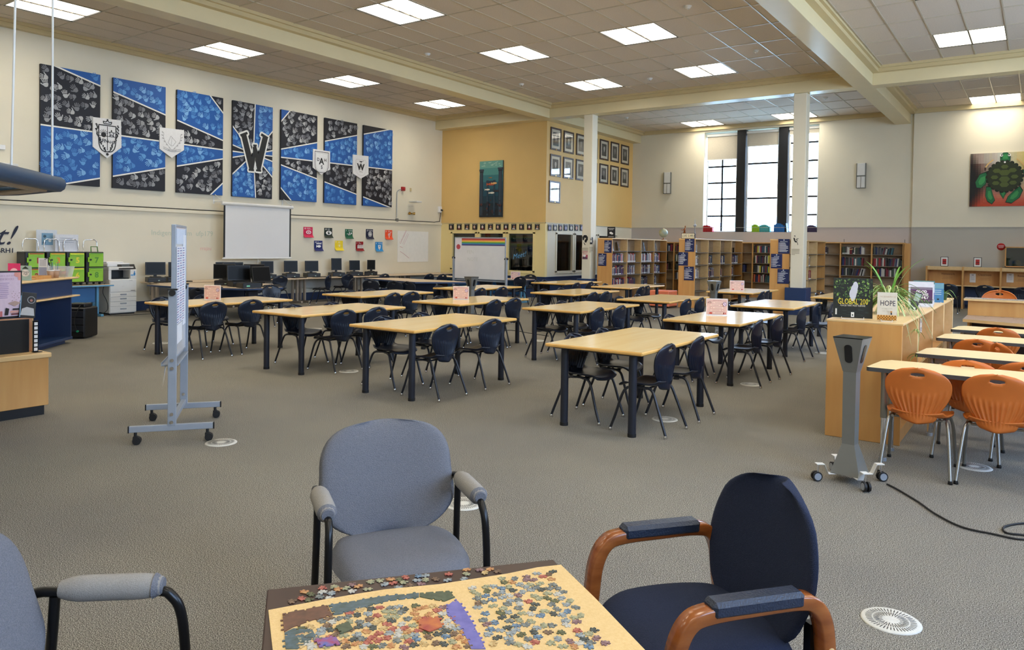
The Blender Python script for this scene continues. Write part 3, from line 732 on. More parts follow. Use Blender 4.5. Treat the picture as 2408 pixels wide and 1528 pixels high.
# four crest shields
def shield(px, name, label, kind):
    p = [Lw(x, y, .1) for x, y in px]; ys = [v[0] for v in p]; zs = [v[1] for v in p]
    cy, zb = sum(ys)/len(ys), min(zs)
    t = thing('crest_shield', label, 'sign', (XL+.065, cy, zb), group='crest shields on the mural')
    q = [(v[0]-cy, v[1]-zb) for v in p]
    if _area(q) < 0: q = q[::-1]
    MB().prism(q, 0, .03, axis=Matrix(((0, 0, 1, 0), (1, 0, 0, 0), (0, 1, 0, 0), (0, 0, 0, 1)))).build('board', flat((232, 232, 234)), t)
    w = max(ys)-min(ys); h = max(zs)-min(zs)
    a = Art((.031, 0, 0), (0, 1, 0), (0, 0, 1), (1, 0, 0)); K = (24, 24, 28); G = (150, 150, 152)
    def sh(s, hh, z0, wd, col):     # shield outline
        pts = [(-s, z0+hh), (s, z0+hh)]+[(s*_c(u)**.55 if _c(u) > 0 else 0, z0+hh*.45*(1-_s(u))) for u in [0, .4, .8, 1.2, 1.5]]
        pts += [(-x, z) for x, z in pts[::-1][:5]]+[(-s, z0+hh)]; a.path(pts, wd, col)
    if kind == 0:
        sh(w*.3, h*.66, h*.16, .022, K); a.line((0, h*.2), (0, h*.8), .014, K); a.line((-w*.3, h*.55), (w*.3, h*.55), .014, K)
        a.disc(-w*.13, h*.58, w*.09, K); 
        for k in range(7): a.line((-w*.13, h*.6), (-w*.13+w*.17*_c(.3+k*.42), h*.6+w*.17*_s(.3+k*.42)), .009, K)
        a.rect(-w*.2, h*.551, -w*.05, h*.57, K)
        a.path([(w*.14, h*.72), (w*.17, h*.65), (w*.25, h*.66), (w*.2, h*.61), (w*.22, h*.56), (w*.14, h*.6), (w*.08, h*.56), (w*.1, h*.62), (w*.05, h*.66), (w*.12, h*.66), (w*.14, h*.72)], .014, K)
        a.text('RFN', -w*.14, h*.39, w*.13, K, 'CENTER', bold=.02); a.text('AHS', w*.13, h*.38, w*.11, K, 'CENTER')
        a.path([(-w*.13, h*.86), (-w*.15, h*.92), (-w*.06, h*.9), (0, h*.95), (w*.06, h*.9), (w*.15, h*.92), (w*.13, h*.86), (-w*.13, h*.86)], .018, K); a.disc(0, h*.96, .02, K)
        for k in range(46):
            u = k/45; s_ = -1 if k % 2 else 1; z = h*(.84-.68*u); x = w*(.36-.3*max(0, u-.35)/.65)
            a.disc(s_*x+R.uniform(-.02, .02), z, R.uniform(.014, .03), K, R.uniform(.01, .02), 7, False, R.uniform(0, 3))
        a.disc(0, h*.1, .035, K, n=5)
    elif kind == 1:
        a.path([(-.02, h*.4), (-.1, h*.5), (-.03, h*.74), (.1, h*.56), (.03, h*.42), (-.02, h*.4)], .008, G); a.line((-.02, h*.42), (.0, h*.7), .006, G)
        for s_ in (-1, 1):
            pr = [(s_*w*(.05+.3*_s(u*1.9)), h*(.3+.5*u)) for u in [0, .2, .4, .6, .8, 1]]; a.path(pr, .007, G)
            for x, z in pr: a.disc(x+s_*.03, z+.02, .028, (176, 176, 178), .014, 8, True, .6*s_)
        a.path([(-w*.36, h*.34), (-w*.1, h*.27), (w*.1, h*.27), (w*.36, h*.32)], .01, G); a.path([(-w*.36, h*.29), (-w*.1, h*.22), (w*.1, h*.22), (w*.36, h*.27)], .01, G)
        a.text('PER ARDUA', -.0, h*.235, .03, G, 'CENTER')
    elif kind == 2:
        sh(w*.4, h*.84, h*.08, .016, K); sh(w*.34, h*.74, h*.13, .006, G)
        a.text('A', 0, h*.42, w*.3, K, 'CENTER', bold=.03); a.text('D', -w*.2, h*.54, w*.15, K, 'CENTER', bold=.02); a.text('H', w*.2, h*.54, w*.15, K, 'CENTER', bold=.02); a.text('S', 0, h*.24, w*.16, K, 'CENTER', bold=.02)
    else:
        sh(w*.3, h*.66, h*.14, .006, (180, 180, 182)); a.text('W', 0, h*.36, w*.32, K, 'CENTER', bold=.03)
        for s_ in (-1, 0, 1): a.rect(s_*w*.11-.008, h*.37, s_*w*.11+.008, h*.6, K)
        a.poly([(-w*.12, h*.74), (w*.1, h*.74), (w*.05, h*.7), (-w*.06, h*.7)], K); a.line((w*.08, h*.735), (w*.17, h*.77), .01, K); a.rect(-.01, h*.66, .01, h*.7, K)
        a.text('ARDUA', 0, h*.27, .03, K, 'CENTER')
        for s_ in (-1, 1):
            for k in range(7): a.disc(s_*w*.36, h*(.72-.07*k), .008, G, n=6, step=False)
    a.build('crest_print', t)
shield([(219, 275), (285, 283), (286, 347), (252, 372), (219, 345)], 'a', 'white shield with a bold black crown and crest between first two canvases', 0)
shield([(376, 299), (433, 306), (433, 353), (404, 371), (376, 350)], 'b', 'white shield with faint leaf wreath between second and third canvases', 1)
def c4s(l): return [(540+x/5.8775, 230+y/5.8775) for x, y in l]
shield(c4s([(1158, 705), (1390, 740), (1390, 990), (1268, 1060), (1154, 962)]), 'c', 'white shield with letters D A H S right of the emblem', 2)
shield(c4s([(1708, 783), (1922, 806), (1922, 1055), (1815, 1117), (1708, 1045)]), 'd', 'white shield with gothic W and lamp, rightmost shield', 3)

# projector screen on wall brackets
(y0, zt), (y1, _) = Lw(526, 483, .4), Lw(684, 490, .4)
zb = Lw(600, 606, .4)[1]
t = thing('projector_screen', 'pulled down white projector screen with black side borders on mural wall', 'projector screen', (XL, (y0+y1)/2, zb-.03))
hw = (y1-y0)/2; H_ = zt-zb+.03
MB().cyl((.4, -hw-.06, H_+.05), (.4, hw+.06, H_+.05), .045, n=14).build('roller_case', M['offwhite'], t)
MB().box((.4, -hw, .03), (.405, hw, H_+.02)).build('screen_cloth', M['screenw'], t)
MB().box((.398, -hw, .05), (.407, -hw+.045, H_+.01)).box((.398, hw-.045, .05), (.407, hw, H_+.01)).build('black_border', M['blackplastic'], t)
MB().box((.385, -hw-.03, 0), (.42, hw+.03, .03), c=.008).build('bottom_bar', M['offwhite'], t)
for s_ in (-1, 1):
    MB().tube([(.0, s_*(hw+.02), H_+.32), (.4, s_*(hw+.02), H_+.09)], .008).tube([(0, s_*(hw+.02), H_+.1), (.42, s_*(hw+.02), H_+.1)], .008).box((0, s_*(hw+.02)-.02, H_+.05), (.01, s_*(hw+.02)+.02, H_+.36)).build('wall_bracket', M['offwhite'], t)
MB().tube([(.4, 0, 0), (.4, -.01, -.12), (.39, -.08, -.55)], .004, 6).build('pull_cord', M['white'], t)

# small things on the left wall
def Lbox(name, label, cat, x, y, w, h, d, m, extra=None):
    p = Lw(x, y); t = thing(name, label, cat, (XL, p[0], p[1]-h/2))
    MB().box((0, -w/2, 0), (d, w/2, h), c=min(.008, d/3)).build('housing', m, t)
    if extra: extra(t, w, h, d)
    return t
def al(t, w, h, d):
    MB().lathe([(0, .03), (.04, .03), (.05, 0)], 14).build('sounder', M['red'], t)
    t.children[-1].matrix_local = Matrix.Translation((d, 0, h*.5)) @ Matrix.Rotation(PI/2, 4, 'Y')
Lbox('fire_alarm', 'small red fire alarm box above grey conduit near yellow corner', 'fire alarm', 946, 444, .14, .13, .08, M['red'], al)
Lbox('thermostat', 'small beige thermostat right of the red fire alarm', 'thermostat', 965, 446, .07, .11, .03, M['crown'])
def spk(t, w, h, d):
    MB().lathe([(0, .006), (w*.3, .006), (w*.32, 0)], 20).build('grille', M['screenw'], t); t.children[-1].matrix_local = Matrix.Translation((d, 0, h/2)) @ Matrix.Rotation(PI/2, 4, 'Y')
Lbox('wall_speaker', 'square white wall speaker with round grille below the thermostat', 'speaker', 965.5, 473, .26, .34, .05, M['offwhite'], spk)
Lbox('wall_speaker', 'white wall speaker panel cut by the left edge of the picture', 'speaker', 4, 386, .3, .34, .05, M['offwhite'], spk)
Lbox('wall_panel', 'small glossy white wall plate at left edge above the wall speaker', 'wall plate', 4, 346, .12, .1, .03, M['white'])
Lbox('junction_box', 'grey junction box on the wall conduit below the fire alarm', 'junction box', 932, 517, .09, .1, .06, M['greysteel'])
p = Lw(963, 502); t = thing('brass_trophy', 'pair of small brass horn spotlights on wall below the speaker', 'wall fitting', (XL, p[0], p[1]))
MB().cyl((0, 0, 0), (.08, 0, 0), .02, n=10).box((0, -.04, -.03), (.012, .04, .03)).build('mount', M['brass'], t)
for s_ in (-1, 1):
    b = MB(); q = Vector((.08, s_*.03, 0)); b.cyl(q, q+Vector((.04, s_*.09, -.0)), .02, .05, n=14, cap=False); b.cyl(q-Vector((0, 0, 0)), q+Vector((.038, s_*.085, 0)), .018, .046, n=14)
    b.build('horn', M['brass'], t)
t = thing('wall_conduit', 'thin grey conduit running down from the fire alarm to the rail', 'conduit', (XL+.03, Lw(940, 446)[0], Lw(940, 446)[1]))
a0 = Lw(940, 446); pts = [Lw(944, 446), Lw(938, 446), Lw(933.5, 450), Lw(932, 458), Lw(931, 512)]
MB().tube([(0, y-a0[0], z-a0[1]) for y, z in smooth_path([(0,)+q for q in pts], 4) and [(v[1], v[2]) for v in smooth_path([(0,)+q for q in pts], 4)]], .012, 6).build('pipe', M['alu'], t)
t = thing('wall_cable', 'black cable laid along the top of the cream wall rail', 'cable', (XL+.03, 6, ZR))
pts = [(0, YN-6+.2, .01)]+[(R.uniform(-.004, .004), y, .012+R.uniform(-.004, .006)) for y in [k-6 for k in range(-2, 20, 2)]]+[(0, YB-6.4, .012), (0, YB-6.12, .05), (0, YB-6.08, .3), (0, YB-6.08, .5)]
MB().tube(pts, .012, 6).build('sheath', M['rubber'], t)
t = thing('corner_sensor', 'small white sensor box in the corner of mural wall and yellow wall', 'sensor', (XL+.05, YB-.14, 2.86))
MB().box((-.05, -.07, -.1), (.04, .07, .12), c=.015).build('housing', M['white'], t); MB().cyl((.04, 0, 0), (.1, .04, -.02), .03, n=10).build('lens', M['blackplastic'], t)

# goal posters
SD = [(713, 534, 735, 558, (214, 30, 84), '10', 'REDUCED', 'INEQUALITIES', 'pink poster', 0), (762, 536, 781, 559, (16, 40, 34), '13', 'CLIMATE', 'ACTION', 'dark green poster with an eye', 1),
      (811, 539, 829, 561, (14, 96, 66), '3', 'GOOD HEALTH', 'AND WELL-BEING', 'green poster with heartbeat line', 2), (860, 539, 877, 562, (22, 30, 62), '17', 'PARTNERSHIPS', 'FOR THE GOALS', 'navy poster with linked rings', 3),
      (905, 541, 922, 563, (240, 84, 44), '5', 'GENDER', 'EQUALITY', 'orange poster with gender symbol', 4), (738, 566, 758, 590, (16, 34, 108), '14', 'LIFE', 'BELOW WATER', 'dark blue poster with a fish', 5),
      (787, 566, 806, 589, (244, 218, 40), '7', 'CLEAN', 'ENERGY', 'yellow poster with a sun', 6), (836, 568, 854, 590, (150, 22, 34), '1', 'NO', 'POVERTY', 'dark red poster with a row of people', 7),
      (882, 569, 899, 591, (44, 146, 214), '6', 'CLEAN WATER', 'AND SANITATION', 'light blue poster with a water glass', 8)]
for x0, y0, x1, y1, col, no, l1, l2, lab, k in SD:
    p0 = Lw(x0, y1); p1 = Lw(x1, y0); w = p1[0]-p0[0]; h = p1[1]-p0[1]
    t = thing('goal_poster', lab + ' on the wall above the monitors', 'poster', (XL, p0[0], p0[1]), group='small coloured posters above the monitors')
    b = MB()
    for q in range(7):      # sheet curling off the wall at the bottom
        za, zb_ = h*q/7, h*(q+1)/7; xa = .07*max(0, 1-za/h*2.6)**2+.006; xb = .07*max(0, 1-zb_/h*2.6)**2+.006
        b.add([(xa, 0, za), (xa, w, za), (xb, w, zb_), (xb, 0, zb_), (xa-.002, 0, za), (xa-.002, w, za), (xb-.002, w, zb_), (xb-.002, 0, zb_)], [(0, 1, 2, 3), (4, 7, 6, 5), (0, 3, 7, 4), (1, 5, 6, 2)])
    b.build('sheet', flat(col), t)
    a = Art((.0165, 0, 0), (0, 1, 0), (0, 0, 1), (1, 0, 0)); Wc = (246, 246, 246)
    a.text(no, .02, h*.78, h*.16, Wc, bold=.02); a.text(l1, .02+w*.3, h*.86, h*.06, Wc, bold=.01); a.text(l2, .02+w*.3, h*.77, h*.06, Wc, bold=.01)
    c = (w/2, h*.5)
    a2 = Art((.03, 0, 0), (0, 1, 0), (0, 0, 1), (1, 0, 0))
    if k == 0: a2.disc(*c, w*.28, Wc, w*.16); a2.disc(*c, w*.2, col, w*.1); a2.rect(c[0]-w*.1, c[1]-.01, c[0]+w*.1, c[1]+.01, Wc)
    if k == 1: a2.disc(*c, w*.36, Wc, w*.2, 18); a2.disc(*c, w*.14, col); a2.disc(c[0]+w*.03, c[1]+.01, w*.05, Wc)
    if k == 2: a2.path([(w*.15, c[1]), (w*.35, c[1]), (w*.42, c[1]-w*.15), (w*.5, c[1]+w*.2), (w*.57, c[1]-w*.1), (w*.65, c[1])], .014, Wc); a2.disc(w*.74, c[1]+.02, w*.09, Wc)
    if k == 3:
        for q in range(5):
            cc = (c[0]+w*.12*_c(q*1.256+.3), c[1]+w*.12*_s(q*1.256+.3)); a2.path([(cc[0]+w*.14*_c(u*.785), cc[1]+w*.14*_s(u*.785)) for u in range(9)], .012, Wc)
    if k == 4: a2.path([(c[0]+w*.14*_c(u*.785), c[1]+w*.14*_s(u*.785)) for u in range(9)], .016, Wc); a2.line((c[0]+w*.1, c[1]+w*.1), (c[0]+w*.3, c[1]+w*.32), .016, Wc); a2.line((c[0], c[1]-w*.14), (c[0], c[1]-w*.34), .016, Wc); a2.rect(c[0]-w*.08, c[1]+.0-w*.03, c[0]+w*.08, c[1]+w*.03, Wc)
    if k == 5: a2.disc(c[0]+w*.04, c[1]-w*.04, w*.22, Wc, w*.12); a2.poly([(c[0]-w*.3, c[1]+w*.1), (c[0]-w*.3, c[1]-w*.18), (c[0]-w*.12, c[1]-w*.04)][::-1], Wc); a2.rect(w*.2, c[1]+w*.16, w*.8, c[1]+w*.24, Wc)
    if k == 6: a2.disc(*c, w*.12, (252, 240, 170)); [a2.line((c[0]+w*.17*_c(u), c[1]+w*.17*_s(u)), (c[0]+w*.26*_c(u), c[1]+w*.26*_s(u)), .01, (252, 240, 170)) for u in [.785*q for q in range(8)]]
    if k == 7: [(a2.rect(w*(.16+.13*q), c[1]-w*.2, w*(.25+.13*q), c[1]+w*(.02+.05*(q % 2)), Wc), a2.disc(w*(.205+.13*q), c[1]+w*(.08+.05*(q % 2)), w*.05, Wc)) for q in range(6)]
    if k == 8: a2.poly([(c[0]-w*.15, c[1]-w*.2), (c[0]+w*.15, c[1]-w*.2), (c[0]+w*.2, c[1]+w*.16), (c[0]-w*.2, c[1]+w*.16)], Wc); a2.disc(c[0], c[1]+.01, w*.07, col); a2.poly([(c[0]-w*.08, c[1]-w*.22), (c[0], c[1]-w*.36), (c[0]+w*.08, c[1]-w*.22)], Wc)
    a.build('heading', t); a2.build('symbol', t)
# flipchart sheet
p0 = Lw(934, 616); p1 = Lw(1007, 545); w = p1[0]-p0[0]; h = p1[1]-p0[1]
t = thing('flipchart_sheet', 'large white paper sheet with red handwriting near the yellow corner', 'paper', (XL, p0[0], p0[1]))
MB().box((.003, 0, 0), (.008, w, h)).build('sheet', M['paper'], t)
a = Art((.009, 0, 0), (0, 1, 0), (0, 0, 1), (1, 0, 0)); CR = (206, 150, 160)
ca, sa = _c(1.0), _s(1.0)
a.u = Vector((0, ca, sa)); a.v = Vector((0, -sa, ca)); 
a.text('Colonization', h*.56, .2, .075, CR)
for q in range(2): a.rect(h*.62, .12-.06*q, h*.62+.42, .128-.06*q, CR)
a.u = Vector((0, 1, 0)); a.v = Vector((0, 0, 1)); a.path([(.12, h*.34), (.3, h*.26), (.55, h*.12)], .012, CR); a.path([(.1, h*.5), (.24, h*.46)], .012, CR)
a.build('handwriting', t)
# faint writing directly on the painted wall
a = LArt(.002)
q = Lw(355, 552); a.text('Indigenous Rm  ufp179', q[0], q[1], .13, (196, 204, 186)); q = Lw(470, 588); a.text('rrajzu', q[0], q[1], .1, (232, 184, 176))
tag(a.build('wall_writing'), 'faint pencil and pink writing on the cream wall left of the screen', 'writing')
# cursive lettering at far left
a = LArt(.012); q = Lw(-58, 575)
q = Lw(43, 575); a.text('Meet!', q[0], q[1]+.0, .42, (24, 28, 52), 'RIGHT', shear=.45, bold=.0)
tag(a.build('wall_lettering'), 'large navy slanted wall lettering ending in t and exclamation mark', 'lettering')
a = LArt(.012); q = Lw(30, 594); a.text('LIBRH1', q[0], q[1], .1, (24, 28, 52), 'RIGHT', bold=.015)
tag(a.build('handle_lettering'), 'small navy capital lettering reading LIBRH1 under the cursive', 'lettering')
for q in ((735, 605), (40, 467)):
    pass

# ---- yellow back wall: underwater painting
(x0, zt), (x1, zb) = Bk(1129.5, 380), Bk(1182, 510)
t = thing('sea_painting', 'tall dark teal underwater painting with columns and fish on yellow wall', 'painting', ((x0+x1)/2, YB-.001, zb))
w = (x1-x0)/2; h = zt-zb
MB().box((-w, -.045, 0), (w, 0, h), c=.003).build('canvas', flat((22, 40, 52)), t)
a = Art((0, -.046, 0), (1, 0, 0), (0, 0, 1), (0, -1, 0))
bands = [(20, 30, 40), (20, 40, 52), (20, 54, 70), (22, 70, 88), (30, 88, 104), (48, 112, 120), (74, 140, 138), (104, 160, 150)]
for i in range(8): a.rect(-w, h*i/8, w, h*(i+1)/8, bands[i], False)
a.k = 2
for q in range(16): a.disc(R.uniform(-w*.8, w*.8), h*R.uniform(.9, .98), .05, (150, 190, 176), .015, 8, False, R.uniform(-.6, .6))
for x, ww, zt_ in ((-w*.82, .13, .82), (w*.8, .14, .84), (-w*.28, .06, .62), (w*.3, .07, .62)):
    c = (40, 52, 66) if ww > .1 else (28, 52, 72)
    a.rect(x-ww/2, h*.03, x+ww/2, h*zt_, c); a.rect(x-ww*.75, h*zt_, x+ww*.75, h*(zt_+.035), (50, 62, 76)); a.rect(x-ww*.2, h*.03, x+ww*.05, h*zt_, (58, 78, 92))
    a.rect(x-ww*.6, h*(zt_-.03), x+ww*.6, h*zt_, (30, 40, 52))
a.rect(-w*.4, h*.6, w*.42, h*.645, (34, 60, 78))
for x, z, s_, c in ((.02, .585, .14, (176, 84, 54)), (.16, .6, .1, (214, 170, 110)), (-.12, .49, .09, (226, 216, 200)), (.06, .43, .1, (214, 210, 196)), (.0, .7, .06, (150, 116, 66)), (.26, .46, .09, (54, 40, 44))):
    a.disc(x, z*h, s_, c, s_*.32, 12); a.poly([(x-s_*.8, z*h), (x-s_*1.4, z*h+s_*.4), (x-s_*1.4, z*h-s_*.4)], c)
for q in range(26): a.disc(R.uniform(-w*.9, w*.9), h*R.uniform(.04, .3), R.uniform(.02, .05), [(84, 44, 42), (38, 44, 60), (26, 30, 40), (58, 34, 40)][q % 4], n=7)
a.build('painted_scene', t)
# portraits of past people, plain greyscale busts
def portrait(y0, y1, z0, z1, k, lab):
    cy = (y0+y1)/2; t = thing('portrait_frame', lab, 'framed photograph', (XA, cy, z0), group='framed portraits on the alcove wall')
    w = (y1-y0)/2; h = z1-z0; f = MB(); e = .055
    for a_, b_ in (((0, -w, 0), (.03, w, e)), ((0, -w, h-e), (.03, w, h)), ((0, -w, e), (.03, -w+e, h-e)), ((0, w-e, e), (.03, w, h-e))): f.box(a_, b_, c=.004)
    f.build('frame', M['darkwood'], t)
    MB().box((0, -w+e, e), (.01, w-e, h-e)).build('mount', flat((216, 210, 192)), t)
    a = Art((.011, 0, 0), (0, 1, 0), (0, 0, 1), (1, 0, 0)); m = .145; bg = [(58, 58, 60), (76, 76, 74), (48, 50, 52), (110, 110, 104), (34, 34, 38)][k % 5]; sk = [(168, 166, 160), (196, 194, 188), (140, 140, 136)][k % 3]; su = [(26, 26, 28), (44, 44, 46), (20, 20, 24)][(k*2) % 3]
    a.rect(-w+m, m, w-m, h-m, bg)
    hh = h-2*m; iw = w-m; s_ = iw*.36; cz = m+hh*.62
    a.poly([(-iw*.92, m), (iw*.92, m), (iw*.8, m+hh*.3), (s_*.5, m+hh*.42), (-s_*.5, m+hh*.42), (-iw*.8, m+hh*.3)], su)
    a.poly([(-s_*.35, m+hh*.42), (0, m+hh*.16), (s_*.35, m+hh*.42)], (206, 204, 200)); a.poly([(-.012, m+hh*.36), (0, m+hh*.14), (.012, m+hh*.36)], su)
    a.rect(-s_*.42, m+hh*.36, s_*.42, m+hh*.5, sk); a.disc(0, cz+s_*.28, s_*1.02, su, s_*1.2, 14); a.disc(0, cz, s_*.86, sk, s_*1.2, 16)
    for s2 in (-1, 1): a.disc(s2*s_*.34, cz+s_*.2, s_*.13, su, s_*.06, 8)
    a.line((-s_*.26, cz-s_*.5), (s_*.26, cz-s_*.5), .008, su); a.line((0, cz+s_*.1), (s_*.08, cz-s_*.18), .006, su)
    a.build('photograph', t)
    MB().box((.032, -.03, .012), (.036, .03, .034)).build('name_plate', M['brass'], t)
    MB().box((.022, -w+e, e), (.024, w-e, h-e)).build('glazing', M['pictureglass'], t)
    return t
PY = [20.28, 21.08, 21.9, 22.72, 23.55, 24.37, 25.19]
cn = ['first', 'second', 'third', 'hidden fourth', 'third from right', 'second from right', 'last']
k = 0
for r_, (z0, z1) in enumerate(((4.74, 5.46), (3.9, 4.6))):
    for i, y in enumerate(PY):
        dz = (0, -.01, 0, 0, .02, .03, .02)[i]
        portrait(y, y+.64, z0+dz, z1+dz, k, 'dark framed black and white portrait, %s in the %s row on alcove wall' % (cn[i], ('upper', 'lower')[r_])); k += 1
t = portrait(20.24, 20.9, 3.05, 3.75, 3, 'dark framed picture with a bright window reflection, alone below the portraits')
ORDS = ['first', 'second', 'third', 'fourth', 'fifth', 'sixth', 'seventh', 'eighth', 'ninth', 'tenth', 'eleventh', 'twelfth']
# the row of small black posters over the office windows
for i in range(12):
    x0, zt = Bk(1056+i*18.35, 526.5); x1, zb = Bk(1067+i*18.35, 540)
    t = thing('small_poster', 'small black portrait poster, %s from left in row over rainbow windows' % ORDS[i], 'poster', ((x0+x1)/2, YB-.02, zb), group='small black posters over the yellow wall windows')
    w = (x1-x0)/2; h = zt-zb; MB().box((-w, -.006, 0), (w, 0, h)).build('sheet', flat((22, 20, 22)), t)
    a = Art((0, -.0065, 0), (1, 0, 0), (0, 0, 1), (0, -1, 0)); sk = [(214, 184, 162), (230, 214, 206), (176, 130, 104)][i % 3]
    a.rect(-w*.7, h*.86, w*.7, h*.93, (170, 168, 170)); a.poly([(-w*.7, .01), (w*.7, .01), (w*.3, h*.35), (-w*.3, h*.35)], [(90, 60, 58), (206, 200, 200), (120, 30, 34)][(i*5) % 3]); a.disc((i % 3-1)*w*.15, h*.48, w*.4, sk, w*.5)
    a.build('picture', t)
for i in range(7):
    p0 = Aw(1287+i*12.6, 542); p1 = Aw(1295.5+i*12.6, 528)
    t = thing('small_poster', 'small black and lilac poster, %s from left in row over alcove windows' % ORDS[i], 'poster', (XA+.02, (p0[0]+p1[0])/2, p0[1]), group='small posters over the alcove windows')
    w = abs(p1[0]-p0[0])/2; h = p1[1]-p0[1]; MB().box((0, -w, 0), (.006, w, h)).build('sheet', flat((26, 24, 30)), t)
    a = Art((.0065, 0, 0), (0, 1, 0), (0, 0, 1), (1, 0, 0)); a.rect(-w*.8, h*.84, w*.8, h*.93, (190, 188, 196)); a.disc(0, h*.42, w*.55, [(176, 170, 196), (214, 206, 190), (206, 160, 140)][i % 3], h*.32)
    a.build('picture', t)
# rainbow banners inside the office windows
RB = [(120, 30, 34), (206, 140, 60), (190, 184, 50), (60, 120, 50), (24, 32, 60), (60, 44, 110), (190, 60, 40), (222, 180, 80), (170, 186, 50), (50, 110, 60), (30, 36, 90)]
for i, (x0, x1) in enumerate(BW):
    t = thing('rainbow_banner', ['rainbow striped banner in left office window behind whiteboard', 'rainbow striped banner in middle office window behind whiteboard', 'rainbow striped banner in office window above the word Meet'][i], 'banner', ((x0+x1)/2, YB+.13, 1.6), group='rainbow banners in the office windows')
    w = (x1-x0)/2; MB().box((-w, 0, 0), (w, .008, .46)).build('cloth', flat((20, 24, 30)), t)
    a = Art((0, -.001, 0), (1, 0, 0), (0, 0, 1), (0, -1, 0))
    for k in range(11): a.rect(-w, .43-.042*k-.026, w, .43-.042*k, RB[k], False)
    a.build('stripes', t)
a = Art((0, YB+.052, 0), (1, 0, 0), (0, 0, 1), (0, -1, 0)); q = Bk(1203, 611)
a.u = Vector((_c(.22), 0, _s(.22))); a.v = Vector((-_s(.22), 0, _c(.22)))
U = a.u; Vv = a.v; P0 = Vector((q[0], 0, q[1])); a.text('Meet!', P0.dot(U), P0.dot(Vv)+.02, .17, (104, 170, 220), shear=.4)
tag(a.build('window_lettering'), 'light blue hand lettering Meet on the office window glass', 'lettering')

# ---- far wall: sconces, turtle painting, round sign, case
def sconce(x, lab):
    t = thing('wall_sconce', lab, 'wall lamp', (x, YF, 3.66), group='wall sconces beside the tall window')
    MB().box((-.02, -.02, .05), (.02, 0, .75)).box((-.14, -.1, 0), (-.125, 0, .8), c=.002).box((.125, -.1, 0), (.14, 0, .8), c=.002).box((-.125, -.105, .38), (.125, 0, .4)).box((-.125, -.105, 0), (.125, -.0, .012)).box((-.006, -.108, .0), (.006, -.1, .38)).build('metal_frame', M['greysteel'], t)
    MB().box((-.122, -.1, .405), (.122, -.005, .8), c=.01).box((-.122, -.1, .015), (.122, -.005, .378), c=.01).build('frosted_shade', M['offwhite'], t)
sconce(-11.4, 'slim grey wall sconce left of the tall window'); sconce(-4.76, 'slim grey wall sconce right of the tall window')
YE = YF-.1
x0, zt = Fr(2283, 362.5, YE); _, zb = Fr(2281, 486, YE)
t = thing('turtle_painting', 'square painting of a green turtle on red, yellow and black ground', 'painting', (x0, YE-.006, zb))
S_ = zt-zb; MB().box((0, -.05, 0), (S_*1.12, 0, S_), c=.003).build('canvas', flat((190, 182, 168)), t)
a = Art((0, -.051, 0), (1, 0, 0), (0, 0, 1), (0, -1, 0)); W_ = S_*1.12
n = 26
for i in range(n):
    for j in range(n):
        u, v = (i+.5)/n, (j+.5)/n
        d = max(0, 1-u*2.6)*(1 if v < .8 else .5); red = max(0, 1-v*2.1); ye = max(0, u-.5)*2*max(0, min(1, (v-.2)*2))
        c = [200-60*d*2, 196-80*d*2, 186-80*d*2]
        c = [c[0]*(1-red)+196*red, c[1]*(1-red)+66*red, c[2]*(1-red)+36*red]; c = [c[0]*(1-ye)+240*ye, c[1]*(1-ye)+196*ye, c[2]*(1-ye)+66*ye]
        dk = max(0, min(1, 1.5-u*5-abs(v-.42)*2)); c = [int(round(max(22, x*(1-dk))/9)*9) for x in c]
        a.rect(W_*i/n, S_*j/n, W_*(i+1)/n, S_*(j+1)/n, [min(255, max(10, x)) for x in c], False)
a.k = 2; g1, g2, ol = (30, 112, 66), (60, 150, 84), (16, 34, 24)
def fl(pts):
    P = [(W_*x, S_*z) for x, z in pts]; cx = sum(p[0] for p in P)/len(P); cz = sum(p[1] for p in P)/len(P)
    a.poly([(cx+(x-cx)*1.1, cz+(z-cz)*1.1) for x, z in P], ol); a.poly(P, g1); a.poly([(cx+(x-cx)*.55, cz+(z-cz)*.55) for x, z in P], g2)
fl([(.27, .66), (.14, .6), (.08, .46), (.1, .36), (.16, .35), (.22, .42), (.25, .5)][::-1]); fl([(.74, .66), (.86, .6), (.95, .47), (.96, .38), (.9, .37), (.82, .42), (.77, .52)])
fl([(.24, .36), (.3, .36), (.33, .22), (.36, .12), (.32, .05), (.26, .1), (.23, .2)]); fl([(.7, .36), (.64, .3), (.55, .18), (.52, .08), (.6, .06), (.7, .16), (.74, .28)])
fl([(.42, .3), (.55, .3), (.5, .2), (.48, .14), (.44, .22)]); fl([(.43, .84), (.43, .94), (.47, .99), (.52, .99), (.56, .94), (.56, .84)])
for k in range(22): a.disc(W_*(.49+.235*_c(k*.2856)), S_*(.55+.27*_s(k*.2856)), W_*.035, (24, 32, 16), n=8)
a.disc(W_*.49, S_*.55, W_*.24, (38, 48, 22), S_*.28, 24)
for x, z, r_ in ((.49, .62, .08), (.49, .5, .08), (.49, .4, .07), (.38, .66, .06), (.6, .66, .06), (.35, .54, .055), (.63, .54, .055), (.37, .43, .055), (.61, .43, .055), (.49, .73, .055)): a.disc(W_*x, S_*z, W_*r_, (78, 92, 40), S_*r_*.75, 6)
for s_ in (-1, 1): a.disc(W_*(.495+s_*.055), S_*.945, W_*.022, (240, 240, 236)); a.disc(W_*(.495+s_*.05), S_*.95, W_*.011, (16, 16, 16))
a.disc(W_*.49, S_*.815, W_*.014, (250, 250, 250))
for s_ in (-1, 1): a.path([(W_*(.49+s_*.16), S_*.87), (W_*(.49+s_*.23), S_*.8), (W_*(.49+s_*.27), S_*.73)], .03, (224, 186, 120)); a.rect(W_*(.49+s_*.275)-.02, S_*.67, W_*(.49+s_*.275)+.02, S_*.73, (60, 24, 20))
a.build('painted_turtle', t)
